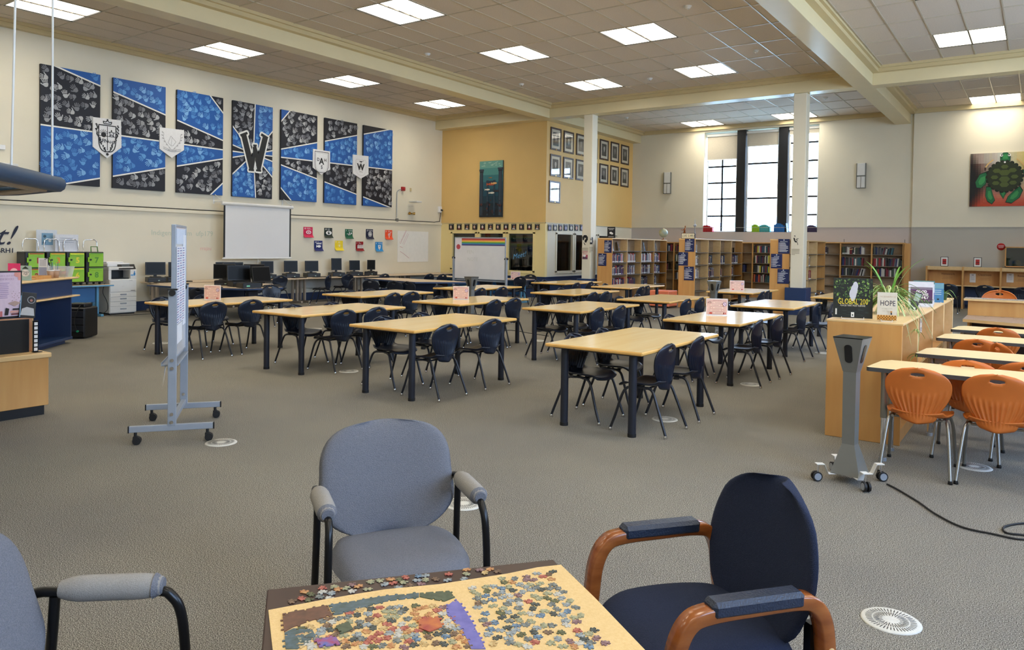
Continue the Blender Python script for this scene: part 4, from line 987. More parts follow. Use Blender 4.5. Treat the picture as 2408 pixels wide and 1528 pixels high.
x, z = Fr(2354, 580, YE); t = thing('round_sign', 'small round red sign on the grey wall left of the display case', 'sign', (x, YE, z))
m_ = MB(); m_.lathe([(0, .012), (.1, .012), (.105, 0)], 24); o = m_.build('disc', M['red'], t); o.rotation_euler = (PI/2, 0, 0)
a = Art((0, -.013, 0), (1, 0, 0), (0, 0, 1), (0, -1, 0)); a.rect(-.07, .012, .07, .03, (230, 200, 200)); a.rect(-.06, -.03, .06, -.016, (230, 200, 200)); a.build('lettering', t)
x0, zt = Fr(2364, 580, YE-.2); x1, zb = Fr(2420, 628, YE-.2)
t = thing('display_case', 'glass fronted display case with rocks standing at the right edge', 'display case', (x0, YE-.3, 1.25))
ORD2 = ['first', 'second', 'third', 'fourth', 'fifth']
w = 1.5; h = zt-1.25; b = MB(); b.box((0, 0, 0), (.03, .3, h)).box((w-.03, 0, 0), (w, .3, h)).box((0, 0, 0), (w, .3, .03)).box((0, 0, h-.03), (w, .3, h)); b.build('frame', M['maple'], t)
MB().box((.03, .27, .03), (w-.03, .28, h-.03)).build('back_panel', flat((70, 76, 78)), t)
MB().box((.03, .004, .03), (w-.03, .008, h-.03)).build('case_glass', M['officeglass'], t)
for i in range(5):
    b = MB(); b.lathe([(0, 0), (.09, .0), (.11, .06), (.08, .15), (0, .18)], 7); t2 = thing('rock', 'pale tan rock, %s from left inside the display case' % ORD2[i], 'rock', (x0+.3+.24*i, YE-.17, 1.281), rz=i, group='rocks in the display case')
    b.build('stone', flat((206, 172, 128)), t2)

# ================================================================ bookcases and books
def bookcase(label, x0, x1, y0, bays, bw, top=1.91, front='x+', shelves=(.1, .45, .82, 1.19, 1.54), mid=None):
    """a run of open bays. front 'x+': runs along Y, open to +X; front 'y-': runs along X, open to -Y"""
    t = thing('bookcase', label, 'bookcase', (0, 0, 0))
    T = .028
    if front == 'x+':
        w = x1-x0; t.location = (x0, y0, 0); n = bays
        MB().box((0, -.02, 0), (w, .01, top), c=.004).build('end_panel', M['maple'], t)
        MB().box((0, n*bw, 0), (w, n*bw+.025, top), c=.004).build('end_panel', M['maple'], t)
        MB().box((w/2-.01, .01, .03), (w/2+.01, n*bw, top-.02)).build('back_panel', M['shelfback'], t)
        for i in range(1, n): MB().box((0, i*bw-.014, 0), (w, i*bw+.014, top-.02), c=.003).build('divider', M['maple_light'], t)
        MB().box((-.005, -.022, top-.02), (w+.005, n*bw+.027, top+.012), c=.004).build('top_board', M['maple_light'], t)
        for i in range(n):
            for z in shelves: MB().box((w/2+.012, i*bw+.016, z-.02), (w-.006, (i+1)*bw-.016, z)).box((.006, i*bw+.016, z-.02), (w/2-.012, (i+1)*bw-.016, z)).build('shelf', M['maple'] if z < .2 else M['greyshelf'], t)
    else:
        xs = bays; t.location = (x0, y0, 0); d = x1; n = len(xs)-1     # x1 = depth
        o = x0
        for i, x in enumerate(xs): MB().box((x-o-.02, 0, 0), (x-o+.02, d, top), c=.003).build('divider', M['maple'], t)
        MB().box((xs[0]-o, d-.02, .03), (xs[-1]-o, d, top-.02)).build('back_panel', M['shelfback'], t)
        MB().box((xs[0]-o-.03, -.01, top-.03), (xs[-1]-o+.03, d, top+.012), c=.004).build('top_board', M['maple'], t)
        for i in range(n):
            for z in shelves: MB().box((xs[i]-o+.02, .01, z-.022), (xs[i+1]-o-.02, d-.02, z)).build('shelf', M['greyshelf'], t)
            MB().box((xs[i]-o+.02, .02, .0), (xs[i+1]-o-.02, .04, .1)).build('kickboard', M['maple'], t)
    return t
M['greyshelf'] = mat('grey_edged_shelf', (120, 108, 92), .5, noise=.05, nscale=6)
rowA = bookcase('maple bookcase row nearest the yellow alcove, behind the front column', -10.83, -10.34, 19.83, 4, .98)
rowB = bookcase('middle maple bookcase row, with globe and figurine seen above it', -8.26, -7.78, 19.83, 4, .99)
rowC = bookcase('maple bookcase row partly hidden by the right column', -5.75, -5.26, 19.83, 4, .97)
fs = (.13, .53, .86, 1.18, 1.54)
wa = bookcase('wall bookcase seen through the gap left of the middle row', -11.6, .34, 25.8, [-11.6, -10.95, -10.3, -9.3], 0, 1.86, 'y-', fs)
wb_ = bookcase('wall bookcase between the middle row and the right column', -8.5, .34, 25.8, [-8.5, -8.08, -7.1, -6.24], 0, 1.88, 'y-', fs)
wc = bookcase('wide wall bookcase full of reference books right of the column', -6.15, .34, 25.8, [-6.15, -5.26, -4.34, -3.45], 0, 1.91, 'y-', fs)
MB().box((2.7, .0, 0), (2.88, .36, 1.9), c=.003).build('end_filler', M['maple'], wc)
for x in (-5.16, -3.42): MB().box((x+6.15-.008, -.0, 1.92), (x+6.15+.008, .02, 2.02)).build('bracket', M['greysteel'], wc)

BK = MB(); BK.box((-1, -.5, 0), (0, -.42, 1), 0).box((-1, .42, 0), (0, .5, 1), 0).box((-.06, -.42, 0), (.0, .42, 1), 0).box((-.97, -.42, .012), (-.06, .42, .985), 1).box((-.02, -.49, .06), (.012, .49, .17), 2)
bookme = BK.mesh('book', [flat((40, 50, 90)), M['page'], flat((232, 230, 224))])
BK2 = MB(); BK2.box((-1, -.5, 0), (0, -.42, 1), 0).box((-1, .42, 0), (0, .5, 1), 0).box((-.06, -.42, 0), (.0, .42, 1), 0).box((-.97, -.42, .012), (-.06, .42, .985), 1).box((-.02, -.49, .7), (.012, .49, .82), 2)
bookme2 = BK2.mesh('book', [flat((40, 50, 90)), M['page'], flat((206, 180, 120))])
BC = [(30, 32, 44), (28, 30, 36), (44, 52, 92), (120, 30, 40), (200, 198, 196), (224, 222, 216), (70, 60, 110), (150, 150, 156), (90, 36, 60), (34, 60, 70), (196, 80, 60), (60, 66, 72), (214, 206, 190), (28, 40, 84), (170, 160, 150), (52, 30, 40)]
BD = [(30, 30, 34), (40, 44, 50), (30, 40, 90), (150, 36, 44), (190, 186, 178), (216, 212, 200), (48, 90, 100), (110, 30, 44), (60, 74, 60), (90, 92, 98), (70, 60, 60)]
CN = {}
def cname(c):
    r, g, b = c; mx, mn = max(c), min(c)
    if mx-mn < 26: return 'black' if mx < 50 else 'dark grey' if mx < 100 else 'grey' if mx < 180 else 'white'
    if r == mx: return ('dark red' if r < 130 else 'red') if g < 100 and b < 110 and r > g*1.5 else ('brown' if r < 130 else 'cream' if g > 170 else 'orange' if r > 180 else 'tan')
    if b == mx: return 'navy' if b < 100 else 'purple' if r > g else 'blue'
    return 'olive' if r > b else 'dark green'
ORD = ['first', 'second', 'third', 'fourth', 'fifth', 'sixth', 'seventh', 'eighth', 'ninth', 'tenth', 'eleventh', 'twelfth'] + ['%dth' % k for k in range(13, 60)]
NB = [0]; bookrest = MB(); brm = []
def put_book(p, th, dp, h, rz, tilt, col, label, group, me=None):
    NB[0] += 1
    m = flat(col)
    if NB[0] > 298:
        if m not in brm: brm.append(m)
        T0 = bookrest.T; bookrest.T = Matrix.Translation(p) @ Matrix.Rotation(rz, 4, 'Z') @ Matrix.Rotation(tilt, 4, 'X'); k = brm.index(m)
        bookrest.box((-dp, -th/2, 0), (0, -th*.42, h), k).box((-dp, th*.42, 0), (0, th/2, h), k).box((-dp*.06, -th*.42, 0), (0, th*.42, h), k).box((-dp*.97, -th*.42, .004), (-dp*.06, th*.42, h*.985), k)
        bookrest.T = T0; return
    o = obj('book', me or (bookme if R.random() < .75 else bookme2)); o.location = p; o.scale = (dp, th, h)
    o.rotation_euler = (tilt, 0, rz)
    s = o.material_slots[0]; s.link = 'OBJECT'; s.material = m
    tag(o, label, 'book', group)
def fill(base, run, rz, z, fr, pal, label, hmax=.29, lean=0, start=.02, th=(.026, .05)):
    """base: point of the bay's left front corner; books stand along the run"""
    d = Vector((_c(rz+PI/2), _s(rz+PI/2), 0)); x = start; nk = 0
    while x < fr*run:
        w = R.uniform(*th); h = R.uniform(hmax*.74, hmax); w2 = w
        tl = 0
        if lean and x > fr*run*.45: tl = -lean*(.6+.5*R.random())
        p = Vector(base)+d*(x+w/2); p.z = z+.001+(abs(_s(tl))*w/2)
        cc = R.choice(pal); put_book(p, w*.96, R.uniform(.15, .19), h*(1 if not tl else .95), rz, tl, cc, '%s book, %s from left %s' % (cname(cc), ORD[nk], label), 'books '+label); nk += 1
        x += w/_c(tl)
# double-faced rows: spines look to +X, the run goes along +Y
on = ['top', 'second', 'third', 'fourth']
def row_books(x1, y0, bw, table, where, pal=BC):
    for i, col in enumerate(table):
        for k, fr in enumerate(col):
            if fr > 0: fill((x1-.02, y0+i*bw+.02, 0), bw-.04, 0, (1.54, 1.19, .82, .45)[k], fr, pal, 'on %s shelf, %s bay of %s bookcase row' % (on[k], ['nearest', 'second', 'third', 'last'][i], where), .29 if k else .24)
row_books(-10.34, 19.83, .98, [(0, .78, .8, .86), (0, .6, .56, .6), (0, .8, .72, .5), (0, .42, .48, .2)], 'alcove side')
row_books(-7.78, 19.83, .99, [(.12, .25, .28, 0), (0, .34, .5, .08), (0, .4, .16, 0), (0, .62, .22, .2)], 'middle')
row_books(-5.26, 19.83, .97, [(0, 0, 0, 0), (0, 0, 0, 0), (0, .2, .34, 0), (0, 0, 0, 0)], 'right', [(150, 30, 36), (206, 90, 90), (34, 30, 40), (60, 30, 36), (220, 196, 180)])
# wall bookcases: spines look to -Y, the run goes along +X (rz = -90 turned so)
def wall_books(xs, table, where, pal=BD):
    for i, col in enumerate(table):
        for k, (fr, ln) in enumerate(col):
            if fr > 0: fill((xs[i]+.03, 25.83, 0), xs[i+1]-xs[i]-.06, -PI/2, (1.54, 1.18, .86, .53)[k], fr, pal, 'on %s shelf, wall bookcase %s' % (on[k], where[i]), .27 if k else .25, ln)
wall_books([-6.15, -5.26, -4.34, -3.45], [[(.5, 0), (0, 0), (0, 0), (0, 0)], [(.72, 0), (.74, 0), (.72, .25), (0, 0)], [(.66, .22), (.95, .12), (.8, 0), (0, 0)]], ['right of column', 'middle bay', 'right bay'])
wall_books([-8.5, -8.08, -7.1], [[(0, 0), (0, 0), (.3, 0), (0, 0)], [(.96, 0), (.9, 0), (.9, 0), (.9, .15)]], ['narrow bay', 'left of column'], BD+[(206, 196, 60), (190, 90, 60)])
wall_books([-11.6, -10.95, -10.3], [[(.9, 0), (.5, 0), (.7, 0), (0, 0)], [(.5, 0), (.5, 0), (.5, 0), (.4, 0)]], ['left of gap', 'right of gap'])
if bookrest.v:
    o = bookrest.build('books_in_the_gap', brm); o['kind'] = 'stuff'; tag(o, 'rows of upright books on the wall bookcase in the gap', 'books')
# magazines standing face out on the top shelves
def faceout(x, y, z, col, lab, w=.22, h=.28, rz=.35):
    t = thing('magazine', lab, 'magazine', (x, y, z+.002), rz)
    m = MB(); m.T = Matrix.Rotation(-.22, 4, 'Y'); m.box((-.006, -w/2, 0), (.002, w/2, h)); m.build('cover', flat(col[0]), t)
    n_up = Vector((_c(.22), 0, _s(.22))); a = Art(n_up*.003, (0, 1, 0), (-_s(.22), 0, _c(.22)), n_up)
    a.rect(-w*.42, h*.78, w*.42, h*.92, col[1]); a.rect(-w*.4, h*.12, w*.4, h*.6, col[2]); a.disc(0, h*.4, w*.2, col[1], h*.14); a.build('cover_print', t)
fo = [(-10.45, 20.1, ((206, 206, 214), (120, 130, 160), (176, 180, 196)), 'pale leaning magazine, first on alcove side top shelf'), (-10.45, 20.5, ((120, 124, 128), (226, 170, 160), (90, 94, 98)), 'grey magazine with a red title, alcove side top shelf'),
      (-10.45, 21.95, ((206, 222, 230), (240, 240, 240), (170, 196, 210)), 'pale blue magazine on the alcove side top shelf, third bay'), (-10.45, 22.3, ((96, 136, 170), (200, 214, 226), (60, 100, 140)), 'blue magazine with a white figure, alcove side top shelf'),
      (-10.45, 23.2, ((110, 122, 128), (150, 160, 166), (66, 80, 90)), 'grey green magazine in the last bay, alcove side top shelf'), (-7.9, 20.3, ((120, 90, 84), (170, 140, 130), (80, 60, 60)), 'brown magazine on the middle row top shelf, nearest bay'),
      (-7.9, 21.25, ((176, 150, 140), (220, 200, 190), (130, 100, 96)), 'tan magazine on the middle row top shelf, second bay'), (-7.9, 22.2, ((40, 44, 50), (200, 200, 196), (120, 120, 118)), 'black and white magazine on the middle row top shelf')]
for x, y, c, l in fo: faceout(x, y, 1.54, c, l)
t = thing('bookends', 'pair of thin wire bookends on empty top shelf of middle row', 'bookend', (-7.95, 23.3, 1.542))
for dy in (0, .16): MB().box((-.06, dy, 0), (.08, dy+.004, .006)).box((-.02, dy, 0), (.02, dy+.004, .15)).build('upright', M['blackmetal'], t)

# blue subject signs on the end panels
def sign(x0, y0, x1, y1, title, lab):
    a0 = at(x0, y1, Y=19.8); a1 = at(x1, y0, Y=19.8); w = a1.x-a0.x; h = a1.z-a0.z
    t = thing('subject_sign', lab, 'sign', (a0.x, 19.808, a0.z), group='navy subject signs on the bookcase ends')
    MB().box((0, -.006, 0), (w, 0, h), c=.001).build('board', flat((22, 36, 88)), t)
    a = Art((0, -.0065, 0), (1, 0, 0), (0, 0, 1), (0, -1, 0)); Wc = (226, 230, 238)
    a.rect(w*.45, h*.9, w*.56, h*.96, Wc); a.text(title, w/2, h*.8, h*.055, Wc, 'CENTER', bold=.025, sx=.8)
    for i in range(9): a.rect(w*.05, h*(.71-.073*i), w*.12, h*(.74-.073*i), Wc); a.rect(w*.15, h*(.71-.073*i), w*R.uniform(.45, .9), h*(.74-.073*i), Wc)
    a.build('lettering', t)
sign(1420.5, 565, 1438.5, 594, '600 Applied Science', 'navy sign at upper right on the alcove side bookcase end')
sign(1406.5, 596, 1426, 624.5, '700 Arts & Recreation', 'navy sign at lower left on the alcove side bookcase end')
sign(1610, 561.5, 1633, 591.5, '300 Social Sciences', 'navy sign at the top of the middle bookcase end')
sign(1595, 593, 1618, 624, '400 Language', 'navy sign second down on the middle bookcase end')
sign(1608, 627, 1631.5, 658.5, '500 Natural Sciences', 'navy sign lowest on the middle bookcase end')
sign(1829.5, 562, 1857, 596, '000 General Works', 'navy sign at the top of the bookcase end by the column')
sign(1812.5, 597, 1839.5, 630.5, '100 Philosophy', 'navy sign second down on the bookcase end by the column')
sign(1827.5, 633, 1856, 666.5, '200 Religion', 'navy sign lowest on the bookcase end by the column')
# on top of the bookcases
ZT = 1.924
t = thing('standing_poster', 'small black poster with white shape standing on alcove side bookcase', 'poster', (-10.45, 19.95, ZT))
MB().box((-.13, -.01, 0), (.13, 0, .33)).box((-.1, -.01, 0), (.1, .06, .006)).build('board', flat((24, 24, 28)), t)
a = Art((0, -.0105, 0), (1, 0, 0), (0, 0, 1), (0, -1, 0)); a.disc(-.01, .15, .05, (236, 236, 236), .035, 8); a.disc(.03, .13, .04, (236, 236, 236), .03, 7); a.rect(-.1, .27, .1, .29, (190, 190, 190)); a.rect(-.07, .235, .07, .25, (190, 190, 190)); a.rect(-.09, .03, .09, .045, (190, 190, 190)); a.build('print', t)
t = thing('globe', 'small desk globe on the far end of the alcove side bookcase', 'globe', (-10.4, 23.6, ZT))
MB().lathe([(0, 0), (.08, 0), (.07, .015), (.015, .03), (.012, .07), (0, .07)], 16).build('stand', M['cherry'], t)
MB().tube([(.0, .165*_s(a), .23+.165*_c(a)) for a in [-.2+.3*k for k in range(12)]], .006, 6).build('meridian_arc', M['brass'], t)
g = MB(); g.lathe([(.15*_s(PI*k/14), .23-.15*_c(PI*k/14)) for k in range(15)], 24); g.build('sphere', mat('globe_map', (150, 176, 176), .4, rgb2=(214, 196, 130), nscale=7, detail=2), t)
t = thing('running_figurine', 'slim bronze striding figurine beside the LIVE SIMPLY sign', 'figurine', (-8.2, 20.05, ZT))
b = MB()   # one continuous figure grown from a joint skeleton
J = {'pel': (0, 0, .19), 'ch': (.015, 0, .27), 'nk': (.02, 0, .305), 'hd': (.02, 0, .335), 'ht': (.02, 0, .365), 'kL': (.05, .02, .1), 'fL': (.11, .02, .03), 'kR': (-.05, -.02, .11), 'fR': (-.06, -.02, .008), 'eL': (.0, .03, .22), 'hL': (-.03, .03, .19), 'eR': (-.04, -.03, .235), 'hR': (-.1, -.03, .245), 'tL': (.14, .02, .02), 'tR': (-.09, -.02, .004)}
E_ = [('pel', 'ch'), ('ch', 'nk'), ('nk', 'hd'), ('hd', 'ht'), ('pel', 'kL'), ('kL', 'fL'), ('fL', 'tL'), ('pel', 'kR'), ('kR', 'fR'), ('fR', 'tR'), ('ch', 'eL'), ('eL', 'hL'), ('ch', 'eR'), ('eR', 'hR')]
RD = {'pel': .022, 'ch': .026, 'nk': .01, 'hd': .02, 'ht': .014, 'kL': .013, 'fL': .009, 'kR': .013, 'fR': .009, 'eL': .009, 'hL': .008, 'eR': .009, 'hR': .008, 'tL': .008, 'tR': .008}
nm = list(J); me = bpy.data.meshes.new('figure'); me.from_pydata([J[k] for k in nm], [(nm.index(a), nm.index(b_)) for a, b_ in E_], [])
me.materials.append(M['cherry']); fo_ = obj('figure', me, t)
me.skin_vertices.new() if False else None
sk = fo_.modifiers.new('skin', 'SKIN')
if not me.skin_vertices:
    bmx = bmesh.new(); bmx.from_mesh(me); bmx.verts.layers.skin.verify(); bmx.to_mesh(me); bmx.free()
for i, k in enumerate(nm): me.skin_vertices[0].data[i].radius = (RD[k], RD[k])
me.skin_vertices[0].data[0].use_root = True
sb = fo_.modifiers.new('smooth', 'SUBSURF'); sb.levels = sb.render_levels = 1
t = thing('block_sign', 'cream block sign reading LIVE SIMPLY on the middle bookcase', 'sign', (-8.02, 19.87, ZT))
MB().box((-.2, 0, 0), (.2, .06, .15), c=.004).build('block', M['darkwood'], t); MB().box((-.185, -.003, .012), (.185, .001, .138)).build('face_panel', flat((236, 226, 196)), t)
a = Art((0, -.003, 0), (1, 0, 0), (0, 0, 1), (0, -1, 0)); a.text('LIVE', -.17, .04, .07, (50, 46, 44), sx=.8); a.text('S', .0, .04, .07, (50, 46, 44), sx=.8); a.text('I', .045, .04, .07, (220, 120, 40), sx=.8); a.text('M', .06, .04, .07, (60, 110, 60), sx=.7); a.text('PLY', .105, .04, .07, (50, 46, 44), sx=.62); a.build('lettering', t)
t = thing('tower_model', 'slender grey model tower with a round pod behind LIVE SIMPLY sign', 'model', (-8.0, 20.3, ZT))
MB().lathe([(.05, 0), (.03, .02), (.016, .05), (.012, .33), (.035, .35), (.045, .37), (.045, .385), (.02, .41), (.008, .43), (.005, .54), (0, .56)], 14).build('tower', M['alu'], t)
# coloured books on the window sill
for nme, x0p, x1p, n, col, hh in (('red', 1650, 1676, 5, (178, 26, 38), .24), ('lime green', 1768, 1786, 5, (150, 196, 44), .27), ('teal', 1786.5, 1811, 6, (70, 166, 166), .26), ('blue', 1820, 1845, 6, (22, 104, 178), .3), ('dark purple', 1896, 1921, 6, (52, 38, 76), .24)):
    xa, xb = at(x0p, 543, Y=YF+.06).x, at(x1p, 543, Y=YF+.06).x; w = (xb-xa)/n
    for i in range(n):
        o = obj('book', bookme2 if False else bookme); o.scale = (.16, w*.94, hh*(.72+.28*_s(PI*(i+.6)/n+.2))); o.rotation_euler = (0, 0, -PI/2); o.location = (xa+w*(i+.5), YF+.02, FWZ0+.002)
        s = o.material_slots[0]; s.link = 'OBJECT'; s.material = flat(col)
        for q in (1, 2): s = o.material_slots[q]; s.link = 'OBJECT'; s.material = flat(tuple(int(v*.9) for v in col))
        tag(o, '%s book standing %s from left in the %s cluster on the window sill' % (nme, ORD[i], nme), 'book', '%s books on the window sill' % nme)
o = obj('book', bookme); o.scale = (.16, .02, .3); o.rotation_euler = (.12, 0, -PI/2); o.location = (at(1851, 543, Y=YF+.06).x, YF+.02, FWZ0+.002); s = o.material_slots[0]; s.link = 'OBJECT'; s.material = flat((150, 196, 232)); tag(o, 'pale blue book leaning at the end of the blue sill cluster', 'book')
# orange ottoman
t = thing('ottoman', 'coral orange square ottoman at foot of the middle bookcase', 'ottoman', (-8.57, 19.5, 0))
for dx in (-.3, .0): MB().box((dx, -.3, .04), (dx+.298, .3, .47), c=.018).build('cushion_block', M['orangebox'], t)
MB().box((-.29, -.29, 0), (.29, .29, .04)).build('base', M['blackplastic'], t)

# stencilled portraits and texts on the two columns
def stencil(x0, x1, y0, y1, face, lab, kind):
    Y = 19.76 if face == 'y' else None
    if face == 'y': a0 = at(x0, y1, Y=19.76); a1 = at(x1, y0, Y=19.76); o = (a0.x, 19.76, a0.z); u = (1, 0, 0); n = (0, -1, 0); w = a1.x-a0.x
    else: a0 = at(x0, y1, X=-11.04); a1 = at(x1, y0, X=-11.04); o = (-11.04, a0.y, a0.z); u = (0, 1, 0); n = (1, 0, 0); w = a1.y-a0.y
    h = a1.z-a0.z; a = Art(o, u, (0, 0, 1), n); K = (18, 18, 20)
    a.k = 1
    if kind == 0:
        a.disc(w*.5, h*.88, w*.34, K, h*.1); a.disc(w*.5, h*.78, w*.52, K, h*.08); a.disc(w*.2, h*.62, w*.14, K, h*.16); a.disc(w*.82, h*.6, w*.16, K, h*.18); a.disc(w*.62, h*.4, w*.2, K, h*.16); a.line((w*.35, h*.62), (w*.48, h*.62), .014, K); a.line((w*.58, h*.62), (w*.7, h*.62), .014, K)
        a.line((w*.4, h*.4), (w*.6, h*.4), .012, K); a.line((w*.3, h*.24), (w*.55, h*.0), .02, K)
    elif kind == 1:
        a.disc(w*.72, h*.7, w*.2, K, h*.24); a.disc(w*.28, h*.66, w*.08, K, h*.2); a.rect(w*.1, 0, w*.8, h*.26, K); a.disc(w*.8, h*.4, w*.14, K, h*.2); a.line((w*.36, h*.62), (w*.44, h*.62), .02, K); a.disc(w*.42, h*.3, w*.1, (236, 232, 214), h*.1)
    else:
        a.disc(w*.3, h*.92, w*.07, K, h*.07, a=.5); a.disc(w*.2, h*.7, w*.14, K, h*.04); a.disc(w*.26, h*.56, w*.11, K, h*.14, a=.3); a.disc(w*.45, h*.38, w*.2, K, h*.07, a=-.3); a.disc(w*.6, h*.58, w*.15, K, h*.035); a.disc(w*.66, h*.46, w*.1, K, h*.03); a.disc(w*.74, h*.66, w*.2, K, h*.025); a.path([(w*.6, h*.36), (w*.74, h*.24), (w*.8, h*.05)], .012, K)
    for i in range(5): a.rect(-.02, -.1-.035*i, (w*1.05 if face == 'y' else w*.9) if i < 4 else w*.4, -.088-.035*i, (150, 140, 116))
    tag(a.build('wall_stencil'), lab, 'wall decal')
stencil(1369, 1383, 552, 576, 'y', 'black stencil portrait in a brimmed hat on the front column', 0)
stencil(1386, 1395, 556, 574, 'x', 'black stencil portrait with long hair on the side of front column', 1)
stencil(1864, 1880, 553, 577, 'y', 'black stencil of a bearded face on the right column', 2)
a0 = at(1369, 609, Y=19.76); a1 = at(1383, 589, Y=19.76)
t = thing('small_poster', 'pale pink poster with book pictures on the front column', 'poster', (a0.x, 19.758, a0.z)); w = a1.x-a0.x; h = a1.z-a0.z
MB().box((0, -.004, 0), (w, 0, h)).build('sheet', flat((232, 206, 196)), t); a = Art((0, -.0045, 0), (1, 0, 0), (0, 0, 1), (0, -1, 0)); a.rect(w*.1, h*.82, w*.9, h*.9, (200, 140, 140)); a.rect(w*.15, h*.66, w*.8, h*.7, (206, 160, 150)); a.rect(w*.05, 0, w*.95, h*.3, (92, 62, 84)); a.disc(w*.4, h*.38, w*.2, (236, 236, 240), h*.12); a.rect(w*.7, h*.2, w*.95, h*.5, (170, 60, 90)); a.build('print', t)

# ================================================================ chairs
def chair_meshes(scale=1):
    """moulded shell chair, faces +Y. returns meshes in chair coordinates"""
    # backrest as a curved sheet with a hand hole and ribs
    NX, NZ = 50, 28; zlo, zhi = .385, .80
    def halfw(t):       # t 0 bottom .. 1 top
        if t < .16: return .055+.075*math.sqrt(max(0, 1-(1-t/.16)**2))
        if t < .66: return .13+.09*_s((t-.16)/.5*PI/2)
        u = (t-.66)/.34; return .22*math.sqrt(max(.0, 1-u**2.2*.985))
    def yy(s, t):
        base = -.196-.022*t+.022*_s(PI*t)            # leans back
        return base+.05*(s*s)*(1-.35*t)
    bm = bmesh.new(); V = {}
    for j in range(NZ+1):
        t = j/NZ; z = zlo+(zhi-zlo)*t; hw = halfw(t)
        for i in range(NX+1):
            s = -1+2*i/NX; x = s*hw
            y = yy(s, t)
            if .1 < t < .7 and abs(s) < .88:
                arch = .54+.12*abs(s)**1.6
                if t < arch: y -= .013*max(0, _c(s*PI*11.9))**1.5 * min(1, (arch-t)*12, (t-.1)*12)
            V[i, j] = (x, y, z)
    hc, hz = .0, zlo+(zhi-zlo)*.87; hx, hh = .052, .015
    keep = []; inside = lambda x, z: ((x-hc)/hx)**2+((z-hz)/hh)**2 < 1
    for j in range(NZ):
        for i in range(NX):
            x = sum(V[a][0] for a in ((i, j), (i+1, j), (i+1, j+1), (i, j+1)))/4; z = sum(V[a][2] for a in ((i, j), (i+1, j), (i+1, j+1), (i, j+1)))/4
            if not inside(x, z): keep.append((i, j))
    kept = set(keep); bord = set()
    for j in range(NZ):
        for i in range(NX):
            if (i, j) not in kept:
                for a in ((i, j), (i+1, j), (i+1, j+1), (i, j+1)):
                    if any(c in kept for c in ((a[0]-1, a[1]-1), (a[0], a[1]-1), (a[0]-1, a[1]), (a[0], a[1]))): bord.add(a)
    for a in bord:
        x, y, z = V[a]; u, v = (x-hc)/hx, (z-hz)/hh; r_ = math.hypot(u, v) or 1
        V[a] = (hc+u/r_*hx, y, hz+v/r_*hh)
    bv = {}
    for (i, j) in keep:
        f = []
        for a in ((i, j), (i+1, j), (i+1, j+1), (i, j+1)):
            if a not in bv: bv[a] = bm.verts.new(V[a])
            f.append(bv[a])
        try: bm.faces.new(f)
        except ValueError: pass
    bmesh.ops.remove_doubles(bm, verts=bm.verts, dist=.0004)
    bmesh.ops.recalc_face_normals(bm, faces=bm.faces)
    bmesh.ops.solidify(bm, geom=bm.faces[:], thickness=.012)
    for f in bm.faces: f.smooth = True
    back = bpy.data.meshes.new('backrest'); bm.to_mesh(back); bm.free()
    # seat pan
    N = 14; b = MB()
    def sp(i, j, dz):
        u, v = -1+2*i/N, -1+2*j/N
        x = u*math.sqrt(1-.32*v*v)*.225*(1-.1*(v < 0)*abs(v)); y = v*math.sqrt(1-.22*u*u)*.215+.025
        z = .435+.018*u*u-.012*(1-v*v)*(1-u*u)
        if v > .55: z -= .035*((v-.55)/.45)**2
        if v < -.6: z += .03*((-v-.6)/.4)**2
        return (x, y, z-dz)
    top = [sp(i, j, 0) for j in range(N+1) for i in range(N+1)]; bot = [(x*.985, y*.985+.0004, z) for x, y, z in [sp(i, j, .014) for j in range(N+1) for i in range(N+1)]]
    n = (N+1)**2; fs = []
    for j in range(N):
        for i in range(N):
            a = j*(N+1)+i; fs.append((a, a+1, a+N+2, a+N+1)); fs.append((n+a, n+a+N+1, n+a+N+2, n+a+1))
    rim = [i for i in range(N+1)]+[j*(N+1)+N for j in range(1, N+1)]+[N*(N+1)+i for i in range(N-1, -1, -1)]+[j*(N+1) for j in range(N-1, 0, -1)]
    for k in range(len(rim)): a, c = rim[k], rim[(k+1) % len(rim)]; fs.append((a, n+a, n+c, c))
    b.add(top+bot, fs, 0, True)
    # neck that carries the back
    rows = [(.06, -.12, .43), (.06, -.145, .434), (.055, -.157, .45), (.05, -.16, .48)]
    vs = []; 
    for w_, y_, z_ in rows: vs += [(-w_, y_, z_), (w_, y_, z_), (w_, y_-.016, z_-.01), (-w_, y_-.016, z_-.01)]
    b.add(vs, [(k*4+q, k*4+(q+1) % 4, k*4+4+(q+1) % 4, k*4+4+q) for k in range(3) for q in range(4)]+[(0, 3, 2, 1), (12, 13, 14, 15)], 0, True)
    return back, b
BACK, seatb = chair_meshes()
def legpath(s, front):
    if front: pts = [(s*.17, .02, .408), (s*.19, .09, .405), (s*.2, .135, .385), (s*.213, .17, .32), (s*.225, .225, .14), (s*.232, .268, .022)]
    else: pts = [(s*.17, -.02, .408), (s*.185, -.085, .405), (s*.195, -.125, .38), (s*.205, -.16, .3), (s*.22, -.225, .13), (s*.228, -.266, .022)]
    return smooth_path(pts, 3)
